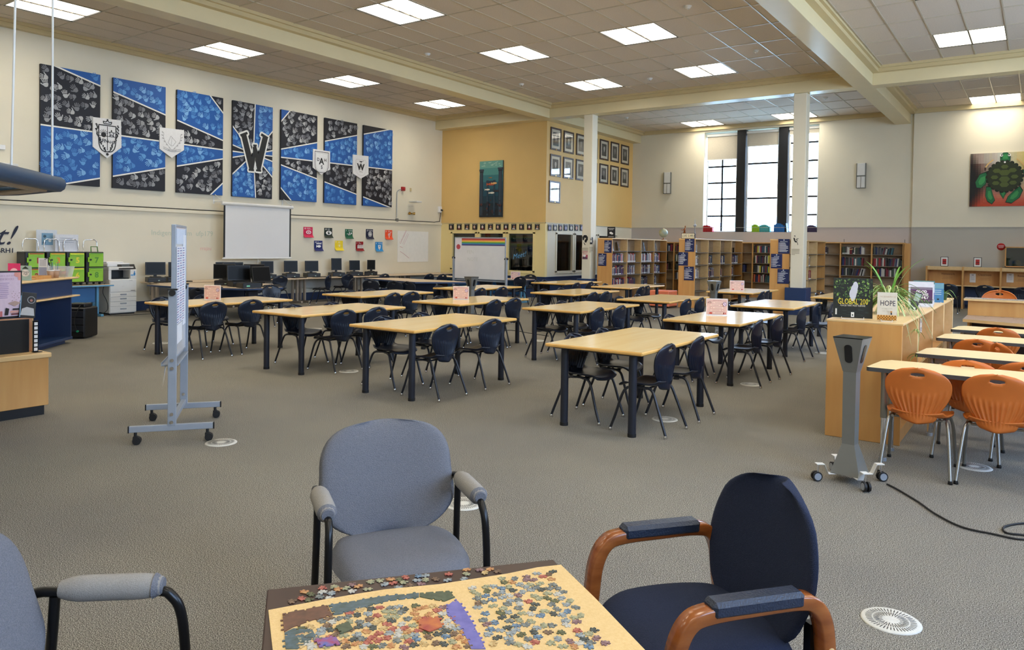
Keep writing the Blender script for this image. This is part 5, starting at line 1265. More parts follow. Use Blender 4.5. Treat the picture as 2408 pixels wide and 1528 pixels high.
def make_chair(name, label, shell, tube, foot):
    t = thing(name, label, 'chair')
    me = seatb.mesh('seat', M[shell]); obj('seat', me, t)
    bk = BACK.copy(); bk.materials.clear(); bk.materials.append(M[shell]); obj('backrest', bk, t)
    fr = MB()
    for s in (-1, 1): fr.tube([(s*.17, -.1, .408), (s*.17, .12, .408)], .011, 7)
    fr.tube([(-.19, .06, .403), (.19, .06, .403)], .009, 6).tube([(-.19, -.06, .403), (.19, -.06, .403)], .009, 6)
    fr.build('seat_frame', M[tube], t)
    for s in (-1, 1):
        for f in (0, 1):
            P = legpath(s, f); L = MB().tube(P, .0125, 8).build('leg', M[tube], t); e = P[-1]
            MB().lathe([(0, -.0), (.016, .0), (.017, .01), (.013, .026)], 10, c=(e.x, e.y)).build('foot_glide', M[foot], L)
    return t
NCH = make_chair('library_chair', '', 'navyplastic', 'charcoal', 'chrome')
OCH = make_chair('orange_chair', '', 'orangeplastic', 'silvertube', 'blackplastic')
used = {'n': 0, 'o': 0}
def place(kind, x, y, rz, lab, group):
    src = NCH if kind == 'n' else OCH
    o = src if used[kind] == 0 else dup(src, (x, y, 0), rz)
    used[kind] += 1; o.location = (x, y, 0); o.rotation_euler = (0, 0, rz); o['label'] = lab; o['group'] = group; return o
def by_top(kind, px, py, side, lab, group, jit=0, z=.80):
    p = at(px, py, Z=z); d = {'R': (-.2, 0, PI/2), 'L': (.2, 0, -PI/2), 'B': (0, .2, 0), 'F': (0, -.2, PI)}[side]
    return place(kind, p.x+d[0], p.y+d[1], d[2]+jit, lab, group)
GT = 'navy chairs at the maple tables'

# ================================================================ maple library tables and their chairs
TZ = .76
def make_table():
    t = thing('library_table', '', 'table', group='maple library tables')
    b = MB(); b.box((-.49, -.925, TZ-.032), (.49, .925, TZ), c=.009); me = b.mesh('tabletop', [M['top'], M['topedge']])
    for p in me.polygons:
        if p.normal.z < .95: p.material_index = 1
    obj('tabletop', me, t)
    MB().box((-.36, -.8, TZ-.06), (.36, -.76, TZ-.033)).box((-.36, .76, TZ-.06), (.36, .8, TZ-.033)).box((-.34, -.76, TZ-.05), (-.31, .76, TZ-.033)).box((.31, -.76, TZ-.05), (.34, .76, TZ-.033)).build('apron', M['blackleg'], t)
    for sx in (-1, 1):
        for sy in (-1, 1):
            L = MB().cyl((sx*.345, sy*.80, .03), (sx*.345, sy*.80, TZ-.045), .036, n=14).box((sx*.345-.07, sy*.8-.07, TZ-.046), (sx*.345+.07, sy*.8+.07, TZ-.033)).build('leg', M['blackleg'], t)
            MB().cyl((sx*.345, sy*.80, 0), (sx*.345, sy*.80, .03), .038, n=14).build('foot', M['rubber'], L)
    return t
TBL = make_table(); tused = [0]
# name: x, y of left front corner, angle, where, chairs as (apex x, apex y, side, where)
TABLES = [
 ((-3.71, 5.81), 0, 'front right', [(1575, 807, 'R', 'right side near end'), (1638, 789, 'R', 'right side far end'), (1359, 784, 'L', 'left side near end'), (1412, 770, 'L', 'left side far end')]),
 ((-6.22, 5.72), 0, 'front middle', [(1047, 760, 'R', 'right side near end'), (1158, 748, 'R', 'right side far end'), (896, 742, 'L', 'left side near end'), (985, 733, 'L', 'left side far end')]),
 ((-8.34, 6.0), 0, 'left middle', [(815, 727, 'R', 'right side near end'), (890, 721, 'R', 'right side far end'), (688, 714.5, 'L', 'left side near end'), (778, 709, 'L', 'left side far end')]),
 ((-10.55, 5.78), -.03, 'far left, behind the whiteboard stand', [(501, 708, 'R', 'right side near end'), (590, 703, 'R', 'right side far end'), (379, 697, 'L', 'left side near end'), (478, 691, 'L', 'left side far end')]),
 ((-3.86, 8.78), 0, 'right column, second from the front', [(1790, 751, 'R', 'right side near end'), (1838, 741, 'R', 'right side far end'), (1597, 740, 'L', 'left side near end'), (1645, 731, 'L', 'left side far end')]),
 ((-4.02, 11.75), 0, 'right column, third from the front', [(1894, 721, 'R', 'right side near end'), (1927, 712, 'R', 'right side far end'), (1728, 710, 'L', 'left side near end'), (1767, 704, 'L', 'left side far end')]),
 ((-6.1, 8.92), 0, 'second column from right, second row', [(1411, 722, 'R', 'right side near end'), (1464, 717, 'R', 'right side far end'), (1275, 712, 'L', 'left side near end'), (1325, 707, 'L', 'left side far end')]),
 ((-5.97, 11.62), 0, 'second column from right, third row', [(1620, 702, 'R', 'right side near end'), (1652, 699, 'R', 'right side far end'), (1460, 696, 'L', 'left side near end'), (1496, 691, 'L', 'left side far end')]),
 ((-5.72, 15.2), 0, 'near the right column, holding a pink sign', [(1796, 685, 'R', 'right side near end'), (1808, 682.5, 'R', 'right side far end'), (1705, 677, 'L', 'left side'), ]),
 ((-8.06, 8.72), 0, 'third column from right, holding a pink sign', [(1163, 703, 'R', 'right side near end'), (1209, 699, 'R', 'right side far end'), (1029, 695, 'L', 'left side near end'), (1075, 691, 'L', 'left side far end')]),
 ((-8.03, 12.02), 0, 'third column from right, third row', [(1399, 686, 'R', 'right side near end'), (1428, 684.5, 'R', 'right side far end'), (1293, 680, 'L', 'left side near end'), (1333, 677, 'L', 'left side far end')]),
 ((-8.3, 14.9), 0, 'before the alcove side bookcase', [(1512, 673, 'R', 'right side near end'), (1524, 671, 'R', 'right side far end'), (1411, 668, 'L', 'left side near end'), (1445, 667, 'L', 'left side far end')]),
 ((-10.28, 8.82), 0, 'fourth column from right, second row', [(923, 687, 'R', 'right side near end'), (969, 684.5, 'R', 'right side far end'), (821, 681, 'L', 'left side near end'), (876, 679, 'L', 'left side far end')]),
 ((-10.25, 11.72), 0, 'fourth column from right, third row', [(1133, 676, 'R', 'right side near end'), (1184, 673, 'R', 'right side far end'), (1042, 671, 'L', 'left side near end'), (1085, 669, 'L', 'left side far end')]),
 ((-10.2, 15.3), 0, 'farthest, before the front column', [(1359, 664, 'R', 'right side near end'), (1391, 662, 'R', 'right side far end'), (1281, 659.5, 'L', 'left side near end'), (1307, 659, 'L', 'left side far end')]),
 ((-3.58, 15.0), 0, 'right of the column, partly hidden by display books', [(1925, 689, 'L', 'left side near end'), (1940, 687, 'L', 'left side far end')]),
]
CT = ['front right table', 'front middle table', 'left middle table', 'far left table', 'right column second table', 'right column third table', 'second column second table', 'second column third table', 'pink sign table by the column', 'pink sign table, third column', 'third column third table', 'table before alcove side bookcase', 'fourth column second table', 'fourth column third table', 'farthest table by front column', 'table beyond the display books']
for i, ((x, y), rz, wh, chs) in enumerate(TABLES):
    loc = (x+.49, y+.925, 0); o = TBL if i == 0 else dup(TBL, loc, rz); o.location = loc; o.rotation_euler = (0, 0, rz)
    o['label'] = 'maple library table with black legs, '+wh
    for j, (px, py, sd, cw) in enumerate(chs):
        o = by_top('n', px, py, sd, 'navy chair, %s of %s' % (cw, CT[i]), 'navy chairs at the maple tables', R.uniform(-.06, .06))
        if sd == 'L': o.location.x = min(o.location.x, x+.145)      # backs stay clear of the table edge
        else: o.location.x = max(o.location.x, x+.98-.145)
place('n', -2.95, 13.0, PI/2+.2, 'navy chair between the right column tables and the low bookcase', 'navy chairs at the maple tables')

# pink sign holders on tables
def pink_sign(x0, y0, x1, y1, tz, lab):
    c = at((x0+x1)/2, y1, Z=tz); v = Vector((c.x, c.y, 0)); 
    d = (c-CAMP).dot(FWD); w = (x1-x0)*d/FPX*.98; h = (y1-y0)*d/FPX
    t = thing('sign_holder', lab, 'sign', (c.x, c.y, tz+.001), YAW*.75, group='pink notices in clear holders')
    MB().box((-w/2, .012, 0), (w/2, .016, h)).box((-w/2, -.03, 0), (w/2, .05, .003)).build('acrylic_stand', M['acrylic'], t)
    MB().box((-w/2+.003, .006, .004), (w/2-.003, .011, h-.003)).build('notice', flat((246, 240, 238)), t)
    a = Art((0, .006, 0), (1, 0, 0), (0, 0, 1), (0, -1, 0)); a.rect(-w*.465, h*.06, w*.465, h*.95, (226, 188, 180)); CC = (244, 216, 204)
    a.text('LIBRARY RULES', 0, h*.86, h*.055, (176, 124, 120), 'CENTER')
    for k, (sx, ww) in enumerate(((.06, .2), (-.08, .2), (.06, .21), (-.06, .22), (.06, .2))):
        z = h*(.76-.15*k); a.rect(w*(sx-ww), z-h*.045, w*(sx+ww), z+h*.045, CC); a.disc(w*(sx-ww), z, h*.045, CC); a.disc(w*(sx+ww), z, h*.045, CC, step=False); a.rect(w*(sx-ww*.8), z-.002, w*(sx+ww*.8), z+.003, (190, 150, 140)); a.disc(w*(sx-ww-.1 if k % 2 == 0 else sx+ww+.1), z, h*.04, CC)
    a.path([(-w*.42, h*.76), (-w*.34, h*.84), (-w*.26, h*.78), (-w*.26, h*.74), (-w*.42, h*.74), (-w*.42, h*.76)], .004, (90, 50, 60)); a.disc(w*.35, h*.68, h*.12, (120, 90, 140)); a.disc(w*.35, h*.68, h*.1, (226, 206, 224)); a.line((w*.29, h*.75), (w*.41, h*.61), .005, (120, 90, 140))
    a.rect(-w*.34, h*.1, -w*.22, h*.19, (196, 70, 50)); a.rect(w*.28, h*.09, w*.33, h*.19, (150, 60, 50)); a.rect(w*.36, h*.09, w*.4, h*.19, (196, 60, 50))
    a.build('printed_rules', t)
pink_sign(1660, 702, 1711, 742, TZ, 'pink notice in clear holder on the right column table, second from front')
pink_sign(1064, 673, 1103, 704.5, TZ, 'pink notice in clear holder on the table in third column from right')
pink_sign(477, 670, 520, 706, TZ, 'pink notice in clear holder on the far left table')
pink_sign(1716, 659.5, 1750, 684, TZ, 'pink notice in clear holder on the table near the right column')

# grey mobile pedestals
def make_pedestal():
    t = thing('grey_pedestal', '', 'pedestal')
    def frust(b, z0, w0, z1, w1, m=0, c=0):
        b.add([(-w0, -w0, z0), (w0, -w0, z0), (w0, w0, z0), (-w0, w0, z0), (-w1, -w1, z1), (w1, -w1, z1), (w1, w1, z1), (-w1, w1, z1)], [(0, 3, 2, 1), (4, 5, 6, 7), (0, 1, 5, 4), (1, 2, 6, 5), (2, 3, 7, 6), (3, 0, 4, 7)], m)
    b = MB(); frust(b, .06, .1, .27, .043); b.build('base', M['greysteel'], t)
    b = MB(); frust(b, .27, .043, .79, .045); b.build('post', M['greysteel'], t)
    b = MB(); frust(b, .79, .047, 1.03, .1); h = b.build('head', M['greysteel'], t)
    MB().box((-.102, -.102, 1.03), (.102, .102, 1.038), c=.003).build('top_plate', M['blackmetal'], h)
    for k in range(4):     # slots in the head
        T = Matrix.Rotation(k*PI/2, 4, 'Z') @ Matrix.Translation((0, -.0765, .92)) @ Matrix.Rotation(PI/2+.217, 4, 'X')
        pts = [(.026*_c(a), .045+.022*_s(a)) for a in [PI*q/8 for q in range(9)]]+[(-.026*_c(a), -.045-.022*_s(a)) for a in [PI*q/8 for q in range(9)]]
        b = MB(); b.T = T; b.prism([(x, y) for x, y in pts], -.01, .0035); b.build('slot', M['blackplastic'], h)
    for k in range(4):
        a = PI/4+k*PI/2; c, s = _c(a), _s(a); P = lambda r, z, w=0: (r*c-w*s, r*s+w*c, z)
        br = MB()
        prof = [(.1, .052), (.16, .052), (.19, .12), (.245, .12)]
        for (r0, z0), (r1, z1) in zip(prof[:-1], prof[1:]):
            br.add([P(r0, z0, -.022), P(r1, z1, -.022), P(r1, z1, .022), P(r0, z0, .022), P(r0, z0+.005, -.022), P(r1, z1+.005, -.022), P(r1, z1+.005, .022), P(r0, z0+.005, .022)], [(0, 3, 2, 1), (4, 5, 6, 7), (0, 1, 5, 4), (1, 2, 6, 5), (2, 3, 7, 6), (3, 0, 4, 7)])
        B = br.build('caster_bracket', M['offwhite'], t)
        w = MB(); w.cyl(P(.23, .12), P(.23, .06), .007, n=8, m=0)
        for sg in (-1, 1): 
            w.cyl(P(.238, .034, sg*.007), P(.238, .034, sg*.022), .034, n=18, m=1); w.cyl(P(.238, .034, sg*.022), P(.238, .034, sg*.025), .025, n=16, m=2)
        w.build('caster', [M['chrome'], M['rubber'], M['alu']], t)
    return t
PD = make_pedestal()
for k, (bx, by, rz, lab) in enumerate(((1997, 1130, -.14, 'grey steel pedestal on casters beside the near end of the low bookcase'), (1677, 788, -.14, 'grey steel pedestal between the right hand tables'), (1107, 776, -.14, 'grey steel pedestal behind the pink sign table'))):
    p = at(bx, by, Z=0); o = PD if k == 0 else dup(PD, (p.x, p.y, 0), rz)
    o.location = (p.x, p.y, 0); o.rotation_euler = (0, 0, rz); o['label'] = lab; o['group'] = 'grey pedestals'

# mobile whiteboards
def mobile_board(label, loc, rz, L, z0, z1, lean, feet, near=True):
    t = thing('mobile_whiteboard', label, 'whiteboard', loc, rz)     # board along local Y
    fr = MB(); hl = L/2
    b = MB(); b.box((-.012, -hl, z0), (.012, hl, z1), c=.003).build('board_panel', M['board'], t)
    f = MB()
    for a_, b_ in (((-.017, -hl-.012, z0-.012), (.017, -hl+.01, z1+.012)), ((-.017, hl-.01, z0-.012), (.017, hl+.012, z1+.012)), ((-.017, -hl, z1-.008), (.017, hl, z1+.014)), ((-.017, -hl, z0-.014), (.017, hl, z0+.008))): f.box(a_, b_, c=.003)
    f.build('frame', M['alu'], t)
    for s in (-1, 1):
        y = s*(hl+.04)
        P = MB().box((-.032, y-.02, .14), (.032, y+.02, z0+(z1-z0)*.52), c=.003).build('upright', M['alu'], t)
        for z in (.17, .235, z0-.07, z0-.005): MB().cyl((0, y-.021, z), (0, y-.03, z), .014, n=12).build('bolt', M['chrome'], P)
        MB().cyl((0, y-.06*s, z0+(z1-z0)*.5), (0, y+.05*s, z0+(z1-z0)*.5), .026, n=10).box((-.036, y-.024, z0+(z1-z0)*.52), (.036, y+.024, z0+(z1-z0)*.53)).build('tilt_knob', M['blackplastic'], P)
        MB().box((-feet, y-.017+s*0, .1), (feet, y+.017, .15), c=.003).build('foot_bar', M['alu'], t)
        for e in (-1, 1):
            MB().box((e*feet-.006*e, y-.019, .098), (e*feet+.004*e, y+.019, .152)).build('end_cap', M['blackplastic'], t)
            c = MB(); x = e*(feet-.05); c.cyl((x, y, .1), (x, y, .06), .012, n=8); c.cyl((x+.012, y-.026, .032), (x+.012, y-.004, .032), .032, n=16); c.cyl((x+.012, y+.004, .032), (x+.012, y+.026, .032), .032, n=16); c.box((x-.018, y-.02, .035), (x+.022, y+.02, .07), c=.006)
            c.build('caster', M['rubber'], t)
    MB().box((-.02, -hl-.02, .15), (.02, hl+.02, .19), c=.003).build('cross_bar', M['alu'], t)
    MB().box((-.09, -hl, z0-.06), (.04, hl, z0-.045), c=.003).box((-.09, -hl, z0-.06), (-.084, hl, z0-.03)).build('pen_tray', M['alu'], t)
    return t
# near one: seen almost edge on
pa = at(404, 1040, Z=0); pb = at(432, 985, Z=0)
c = (pa+pb)/2; ang = math.atan2(pb.y-pa.y, pb.x-pa.x)-PI/2; Ln = (pb-pa).length
t = mobile_board('grey framed mobile whiteboard covered in papers, seen edge on at left', (c.x, c.y, 0), ang, Ln-.08, .68, 1.77, 0, .32)
def sheet(t, y0, y1, z0, z1, col, nm='paper_sheet', x=.0135, lines=0, lc=(120, 140, 190)):
    MB().box((x, y0, z0), (x+.0015, y1, z1)).build(nm, flat(col), t)
    if lines:
        a = Art((x+.0018, 0, 0), (0, 1, 0), (0, 0, 1), (1, 0, 0)); cols = 3
        for k in range(lines):
            z = z1-(z1-z0)*(k+.7)/(lines+.4)
            for q in range(cols): a.rect(y0+(y1-y0)*(.06+.31*q), z-.004, y0+(y1-y0)*(.06+.31*q+R.uniform(.16, .26)), z+.004, (lc, (150, 110, 160), (90, 110, 170))[(k+q) % 3], False)
        a.build('printed_list', t)
hl = Ln/2-.04
sheet(t, -hl*.8, hl*.8, 1.62, 1.75, (206, 218, 238)); sheet(t, -hl*.85, hl*.7, .95, 1.6, (234, 236, 244), lines=30, x=.016); sheet(t, -hl*.9, hl*.3, .78, .94, (232, 234, 240)); sheet(t, hl*.35, hl*.9, .9, 1.7, (226, 232, 244), x=.015)
b = MB()
b.add([(-.06, -hl-.01, .62), (-.06, -hl+.09, .62), (-.075, -hl+.1, .56), (-.085, -hl+.09, .5), (-.085, -hl+.06, .45), (-.08, -hl+.03, .43), (-.07, -hl-.005, .48)], [(0, 1, 2, 3, 4, 5, 6)])
b.build('hanging_paper', M['paper'], t)
# far one
p0 = at(1068, 655, Y=16.0); p1 = at(1189, 655, Y=16.0)
t = mobile_board('mobile whiteboard with a rainbow strip before the office windows', ((p0.x+p1.x)/2, 16.0, 0), -PI/2, p1.x-p0.x-.04, .74, 1.85, 0, .3)
w = (p1.x-p0.x)/2-.03
for k in range(6): MB().box((.0135, -w*.72, 1.83-.032*(k+1)), (.016, w, 1.83-.032*k)).build('rainbow_stripe', flat([(176, 40, 50), (236, 130, 90), (240, 208, 80), (90, 170, 80), (70, 140, 190), (70, 60, 130)][k]), t)
sheet(t, -w*.98, -w*.74, 1.52, 1.82, (232, 226, 236))
a = Art((.014, 0, 0), (0, 1, 0), (0, 0, 1), (1, 0, 0)); a.text('FEN', -w*.5, 1.42, .1, (206, 210, 214)); a.text('NOTE', -w*.48, 1.22, .1, (206, 210, 214)); a.disc(-w*.86, 1.6, .07, (196, 80, 90)); a.build('faint_writing', t)

# ================================================================ computer side of the room
def t_leg(b, x0, x1, y, z, w=.06, m=0):
    """cantilever leg: foot bar along X, two uprights"""
    xc = (x0+x1)/2
    b.box((x0, y-.03, 0), (x1, y+.03, .05), m, c=.006); b.box((xc-.13, y-w/2, .05), (xc-.05, y+w/2, z-.03), m, c=.005); b.box((xc+.05, y-w/2, .05), (xc+.13, y+w/2, z-.03), m, c=.005)
DZ = .68
names = ['nearest the photocopier', 'second along the mural wall', 'third along the mural wall', 'fourth along the mural wall', 'last, by the yellow corner']
for i in range(5):
    y0 = 9.3+2.12*i; t = thing('computer_desk', 'tan computer desk, '+names[i], 'desk', (-16.75, y0+1.06, 0), group='tan desks along the mural wall')
    b = MB(); b.box((-.42, -1.05, DZ-.03), (.42, 1.05, DZ), c=.008); b.build('worktop', M['tan'], t)
    for s in (-1, 1): b = MB(); t_leg(b, -.3, .33, s*.93, DZ, .05); b.build('leg', M['tanleg'], t)
    MB().box((-.3, -.9, .36), (-.28, .9, DZ-.03)).build('modesty_panel', M['greyw'], t)
def keyboard(x, y, z, rz, lab):
    t = thing('keyboard', lab, 'keyboard', (x, y, z), rz, 'black keyboards on the desks'); MB().box((-.07, -.21, 0), (.07, .21, .018), c=.005).build('case', M['blackplastic'], t)
    k = MB()
    for a in range(5):
        for b_ in range(14): k.box((-.058+.024*a, -.2+.0288*b_, .018), (-.04+.024*a, -.178+.0288*b_, .023))
    o = k.build('keys', flat((44, 44, 48)), t); o['kind'] = 'stuff'
def monitor(x, y, zt, w, h, rz, lab, cpu=True, base_z=DZ, back=False, tilt=.06):
    t = thing('monitor', lab, 'monitor', (x, y, base_z+(.115 if cpu else .001)), rz, 'black monitors')
    z1 = zt-(base_z+(.115 if cpu else 0)); z0 = z1-h; f = 1
    b = MB(); b.T = Matrix.Translation((0, 0, z0)) @ Matrix.Rotation(-tilt, 4, 'Y'); b.box((-.03, -w/2, 0), (.012, w/2, h), c=.006).box((-.055, -w*.3, h*.2), (-.03, w*.3, h*.8), c=.01); b.build('housing', M['blackplastic'], t)
    b = MB(); b.T = Matrix.Translation((0, 0, z0)) @ Matrix.Rotation(-tilt, 4, 'Y'); b.box((.0115, -w/2+.018, .022), (.0135, w/2-.018, h-.018)); b.build('screen', M['lcd'], t)
    MB().box((-.06, -.035, .0), (-.03, .035, z0+h*.4), c=.008).box((-.12, -.11, 0), (.1, .11, .014), c=.006).build('stand', M['blackplastic'], t)
    if cpu:
        c = thing('desktop_computer', 'black flat desktop computer under the '+lab.replace('black ', ''), 'computer', (x, y, base_z+.001), rz, 'flat desktop computers under the monitors')
        MB().box((-.18, -.19, 0), (.18, .19, .11), c=.006).build('case', M['blackplastic'], c); MB().box((.18, -.17, .02), (.183, .0, .05)).box((.18, .05, .06), (.183, .16, .075)).build('drive_slot', flat((52, 52, 56)), c)
        MB().box((.1805, .02, .03), (.183, .06, .05)).build('sticker', flat((160, 186, 176)), c)
FA = -.32
for a, b_, t_, h, lab, rz in ((345, 387, 616, .3, 'black wide monitor by the photocopier', FA), (398, 424, 616, .33, 'black monitor behind the edge of the mobile whiteboard', FA),
      (615, 643, 614, .32, 'black monitor under the right edge of projector screen', FA), (669, 700, 613, .31, 'black monitor second right of the projector screen', FA), (718, 749, 613, .3, 'black monitor third right of the projector screen', FA),
      (780, 804, 607, .35, 'black tall monitor below the yellow poster', FA), (822, 847, 612, .3, 'black monitor below the dark red poster', FA), (864, 882, 611, .3, 'black narrow monitor, last along the mural wall', FA-.5)):
    p = at((a+b_)/2, t_, X=-16.85); w = (b_-a)*((p-CAMP).dot(FWD))/FPX*1.04
    monitor(-16.85, p.y, p.z, min(w, .5), h, rz, lab); keyboard(-16.5, p.y, DZ+.001, 0, 'black keyboard before the '+lab.replace('black ', ''))
# clustered desks with dark blue edges
def poly_desk(name, lab, pts, legs, col='tan', z=DZ, lm='blackleg', grp=None):
    cx = sum(p[0] for p in pts)/len(pts); cy = sum(p[1] for p in pts)/len(pts); q = [(x-cx, y-cy) for x, y in pts]
    t = thing(name, lab, 'desk', (cx, cy, 0), group=grp)
    MB().prism(q, z-.035, z, 0, 1).build('worktop', [M['navy'], M[col]], t)
    for x, y in legs:
        MB().box((x-cx-.05, y-cy-.12, .05), (x-cx+.05, y-cy+.12, z-.036), c=.006).box((x-cx-.3, y-cy-.035, 0), (x-cx+.3, y-cy+.035, .05), c=.006).build('leg', M[lm], t)
    MB().box((-.6, -.015, .3), (.6, .015, z-.05)).build('modesty_panel', M['navyw'], t)
    return t
poly_desk('cluster_desk', 'navy edged cluster desk with computers left of projector screen', [(-15.95, 8.8), (-14.7, 8.85), (-13.35, 9.5), (-13.3, 10.35), (-14.5, 11.0), (-15.95, 11.0)], [(-15.2, 9.5), (-13.9, 10.0)])
poly_desk('cluster_desk', 'navy edged cluster desk in the far left middle of the room', [(-15.4, 14.7), (-13.1, 14.3), (-12.1, 15.45), (-12.9, 15.62), (-15.2, 15.62)], [(-14.7, 15.2), (-13.0, 15.3)])
q = DZ
monitor(-14.15, 9.85, 1.14, .5, .33, -.25, 'black monitor facing the camera on the cluster desk')
monitor(-14.75, 9.9, 1.15, .46, .33, -.7, 'black monitor turned right on the cluster desk')
monitor(-15.3, 10.5, 1.17, .48, .34, -.2, 'black tall back row monitor on the cluster desk')
monitor(-13.75, 10.15, 1.12, .46, .34, .0, 'black tilted monitor at the right of cluster desk', cpu=False, tilt=.22, base_z=DZ)
monitor(-15.0, 11.6-.75, 1.13, .46, .33, 2.4, 'black monitor seen from behind on the cluster desk')
monitor(-15.75, 10.6, 1.16, .44, .3, -.3, 'black monitor half hidden at the back of cluster desk', cpu=False)
for i, (x, y, rz) in enumerate(((-13.95, 10.55, .3), (-13.55, 10.3, -.4), (-14.1, 9.3, 1.2))):
    keyboard(x, y, DZ+.001, rz, 'black keyboard on the cluster desk, '+('behind the monitors', 'at the right corner', 'at the near edge')[i])
c = thing('desktop_computer', 'black flat desktop computer with green sticker on the cluster desk corner', 'computer', (-13.62, 9.72, DZ+.001), -.2)
MB().box((-.17, -.2, 0), (.17, .2, .11), c=.006).build('case', M['blackplastic'], c); MB().box((.17, -.12, .03), (.173, -.05, .06)).build('sticker', flat((120, 200, 170)), c)
t = thing('notice_card', 'small white card standing on the cluster desk behind pink notice', 'card', (-13.5, 9.95, DZ+.115)); t.location = (-13.85, 10.0, DZ+.001); MB().box((-.002, -.06, 0), (.002, .06, .16)).build('card', M['paper'], t)
# desks before the office windows
def blue_desk(lab, x0, x1, y0, y1, panel=True):
    t = thing('blue_legged_desk', lab, 'desk', ((x0+x1)/2, (y0+y1)/2, 0)); w, d = (x1-x0)/2, (y1-y0)/2
    MB().box((-w, -d, DZ-.035), (w, d, DZ), c=.01).build('worktop', [M['tan']], t)
    MB().box((-w-.003, -d-.003, DZ-.03), (w+.003, -d, DZ-.006)).box((w, -d, DZ-.03), (w+.003, d, DZ-.006)).build('edge_band', M['navy'], t)
    for s in (-1, 1):
        b = MB(); x = s*(w-.16); b.box((x-.03, -d+.1, 0), (x+.03, d-.1, .045), c=.006)
        for yy in (-.09, .09): b.box((x-.022, yy-.03, .045), (x+.022, yy+.03, DZ-.036), c=.006)
        b.build('leg', M['bluemetal'], t)
    MB().box((-w+.2, d*.4, .22), (w-.2, d*.4+.02, DZ-.05)).build('modesty_panel', M['cobalt'], t)
    return t
blue_desk('brown topped desk with light blue legs before the alcove corner', -13.6, -12.05, 17.5, 18.3)
t = blue_desk('brown topped desk with light blue legs at the alcove corner', -11.95, -11.2, 17.9, 18.6) if False else None
blue_desk('desk with light blue legs behind the far mobile whiteboard', -15.4, -13.75, 17.4, 18.2)
pink_sign(1200.5, 638.5, 1223.5, 657, DZ, 'pink notice in clear holder on the brown desk by office windows')
# more navy chairs: along the mural wall and round the clusters
WG = 'navy chairs at the computer desks'
for px, py, sd, jit, lab in ((609, 650, 'R', .2, 'navy chair under the projector screen'), (663, 647, 'R', -.1, 'navy chair standing clear, right of the projector screen'), (771, 646, 'R', .5, 'navy chair turned sideways below the yellow poster'),
        (820, 643, 'R', 0, 'navy chair at the wall desk below dark red poster'), (824, 655, 'R', .6, 'navy chair nearer the camera below dark red poster'), (865, 657, 'B', .3, 'navy chair first before the middle cluster desk'), (906, 643, 'R', 0, 'navy chair at the wall desk below light blue poster'),
        (923, 660, 'B', .2, 'navy chair second before the middle cluster desk'), (957, 661, 'B', 0, 'navy chair third before the middle cluster desk'), (1012, 643, 'R', 0, 'navy chair at the last wall desk, left of two'), (1042, 644, 'R', 0, 'navy chair at the last wall desk, right of two'),
        (635, 669, 'L', 0, 'navy chair between the cluster desk and left table'), (458, 676, 'B', .4, 'navy chair tucked at the cluster desk behind whiteboard stand'), (1139, 649, 'B', .1, 'navy chair before the brown desk, left of two'), (1179, 651, 'B', -.1, 'navy chair before the brown desk, right of two'),
        (1251, 645, 'F', .2, 'broad black chair against the alcove corner'), (1225, 650, 'F', 0, 'navy chair behind the pink notice on the brown desk')):
    o = by_top('n', px, py, sd, lab, WG, jit)

# photocopier
t = thing('photocopier', 'white office photocopier against the mural wall', 'photocopier', (-16.9, 8.62, 0)); W = 'offwhite'
b = MB(); b.box((-.28, -.3, .03), (.3, .3, .78), c=.012); b.build('cabinet', M[W], t)
MB().box((-.25, -.27, 0), (.27, .27, .03)).build('plinth', M['blackplastic'], t)
for i, (z0, z1) in enumerate(((.05, .17), (.18, .28), (.29, .38), (.39, .47))):
    d = MB().box((.3, -.29, z0), (.315, .29, z1), c=.004).build('paper_drawer', M[W], t); MB().box((.315, -.07, (z0+z1)/2), (.322, .07, (z0+z1)/2+.03), c=.004).build('handle', M['alu'], d)
MB().box((.3, -.29, .5), (.312, .29, .77), c=.004).build('front_door', M[W], t)
MB().box((-.28, -.3, .78), (-.02, .3, .98)).box((-.02, -.3, .78), (.26, -.24, .98)).box((-.02, .16, .78), (.3, .3, .99), c=.006).build('print_engine', M[W], t)
MB().box((.0, -.24, .78), (.24, .16, .8)).box((-.02, -.24, .8), (-.015, .16, .98)).build('output_tray', M['blackplastic'], t)
MB().box((-.28, -.3, .98), (.26, .26, 1.05), c=.012).build('scanner_body', M[W], t)
MB().box((-.28, -.3, 1.055), (.2, .2, 1.13), c=.014).box((-.2, -.28, 1.13), (.12, .1, 1.16), c=.01).build('document_feeder', M['white'], t)
b = MB(); b.T = Matrix.Translation((.26, .1, .99)) @ Matrix.Rotation(-.6, 4, 'Y'); b.box((-.0, -.18, 0), (.02, .2, .13), c=.006); cp = b.build('control_panel', M['blackplastic'], t)
b = MB(); b.T = Matrix.Translation((.26, .1, .99)) @ Matrix.Rotation(-.6, 4, 'Y'); b.box((.0205, -.1, .03), (.022, .08, .11)); b.build('touch_screen', flat((70, 80, 88)), cp)
a = Art((.301, 0, 0), (0, 1, 0), (0, 0, 1), (1, 0, 0)); a.disc(.25, .89, .022, (60, 130, 190), .04); a.disc(.2, .865, .04, (110, 170, 216), .016); a.rect(.24, .93, .26, .955, (60, 130, 190)); a.build('sanitiser_sticker', t)
a = Art((.313, 0, 0), (0, 1, 0), (0, 0, 1), (1, 0, 0)); a.text('COPIER', .12, .735, .018, (130, 130, 134)); a.rect(-.04, .62, .02, .626, (200, 196, 190)); a.rect(.16, .52, .26, .53, (90, 90, 94)); a.build('markings', t)
t = thing('power_cable', 'black cable hanging between the copier and the blue table', 'cable', (-16.6, 8.22, 0))
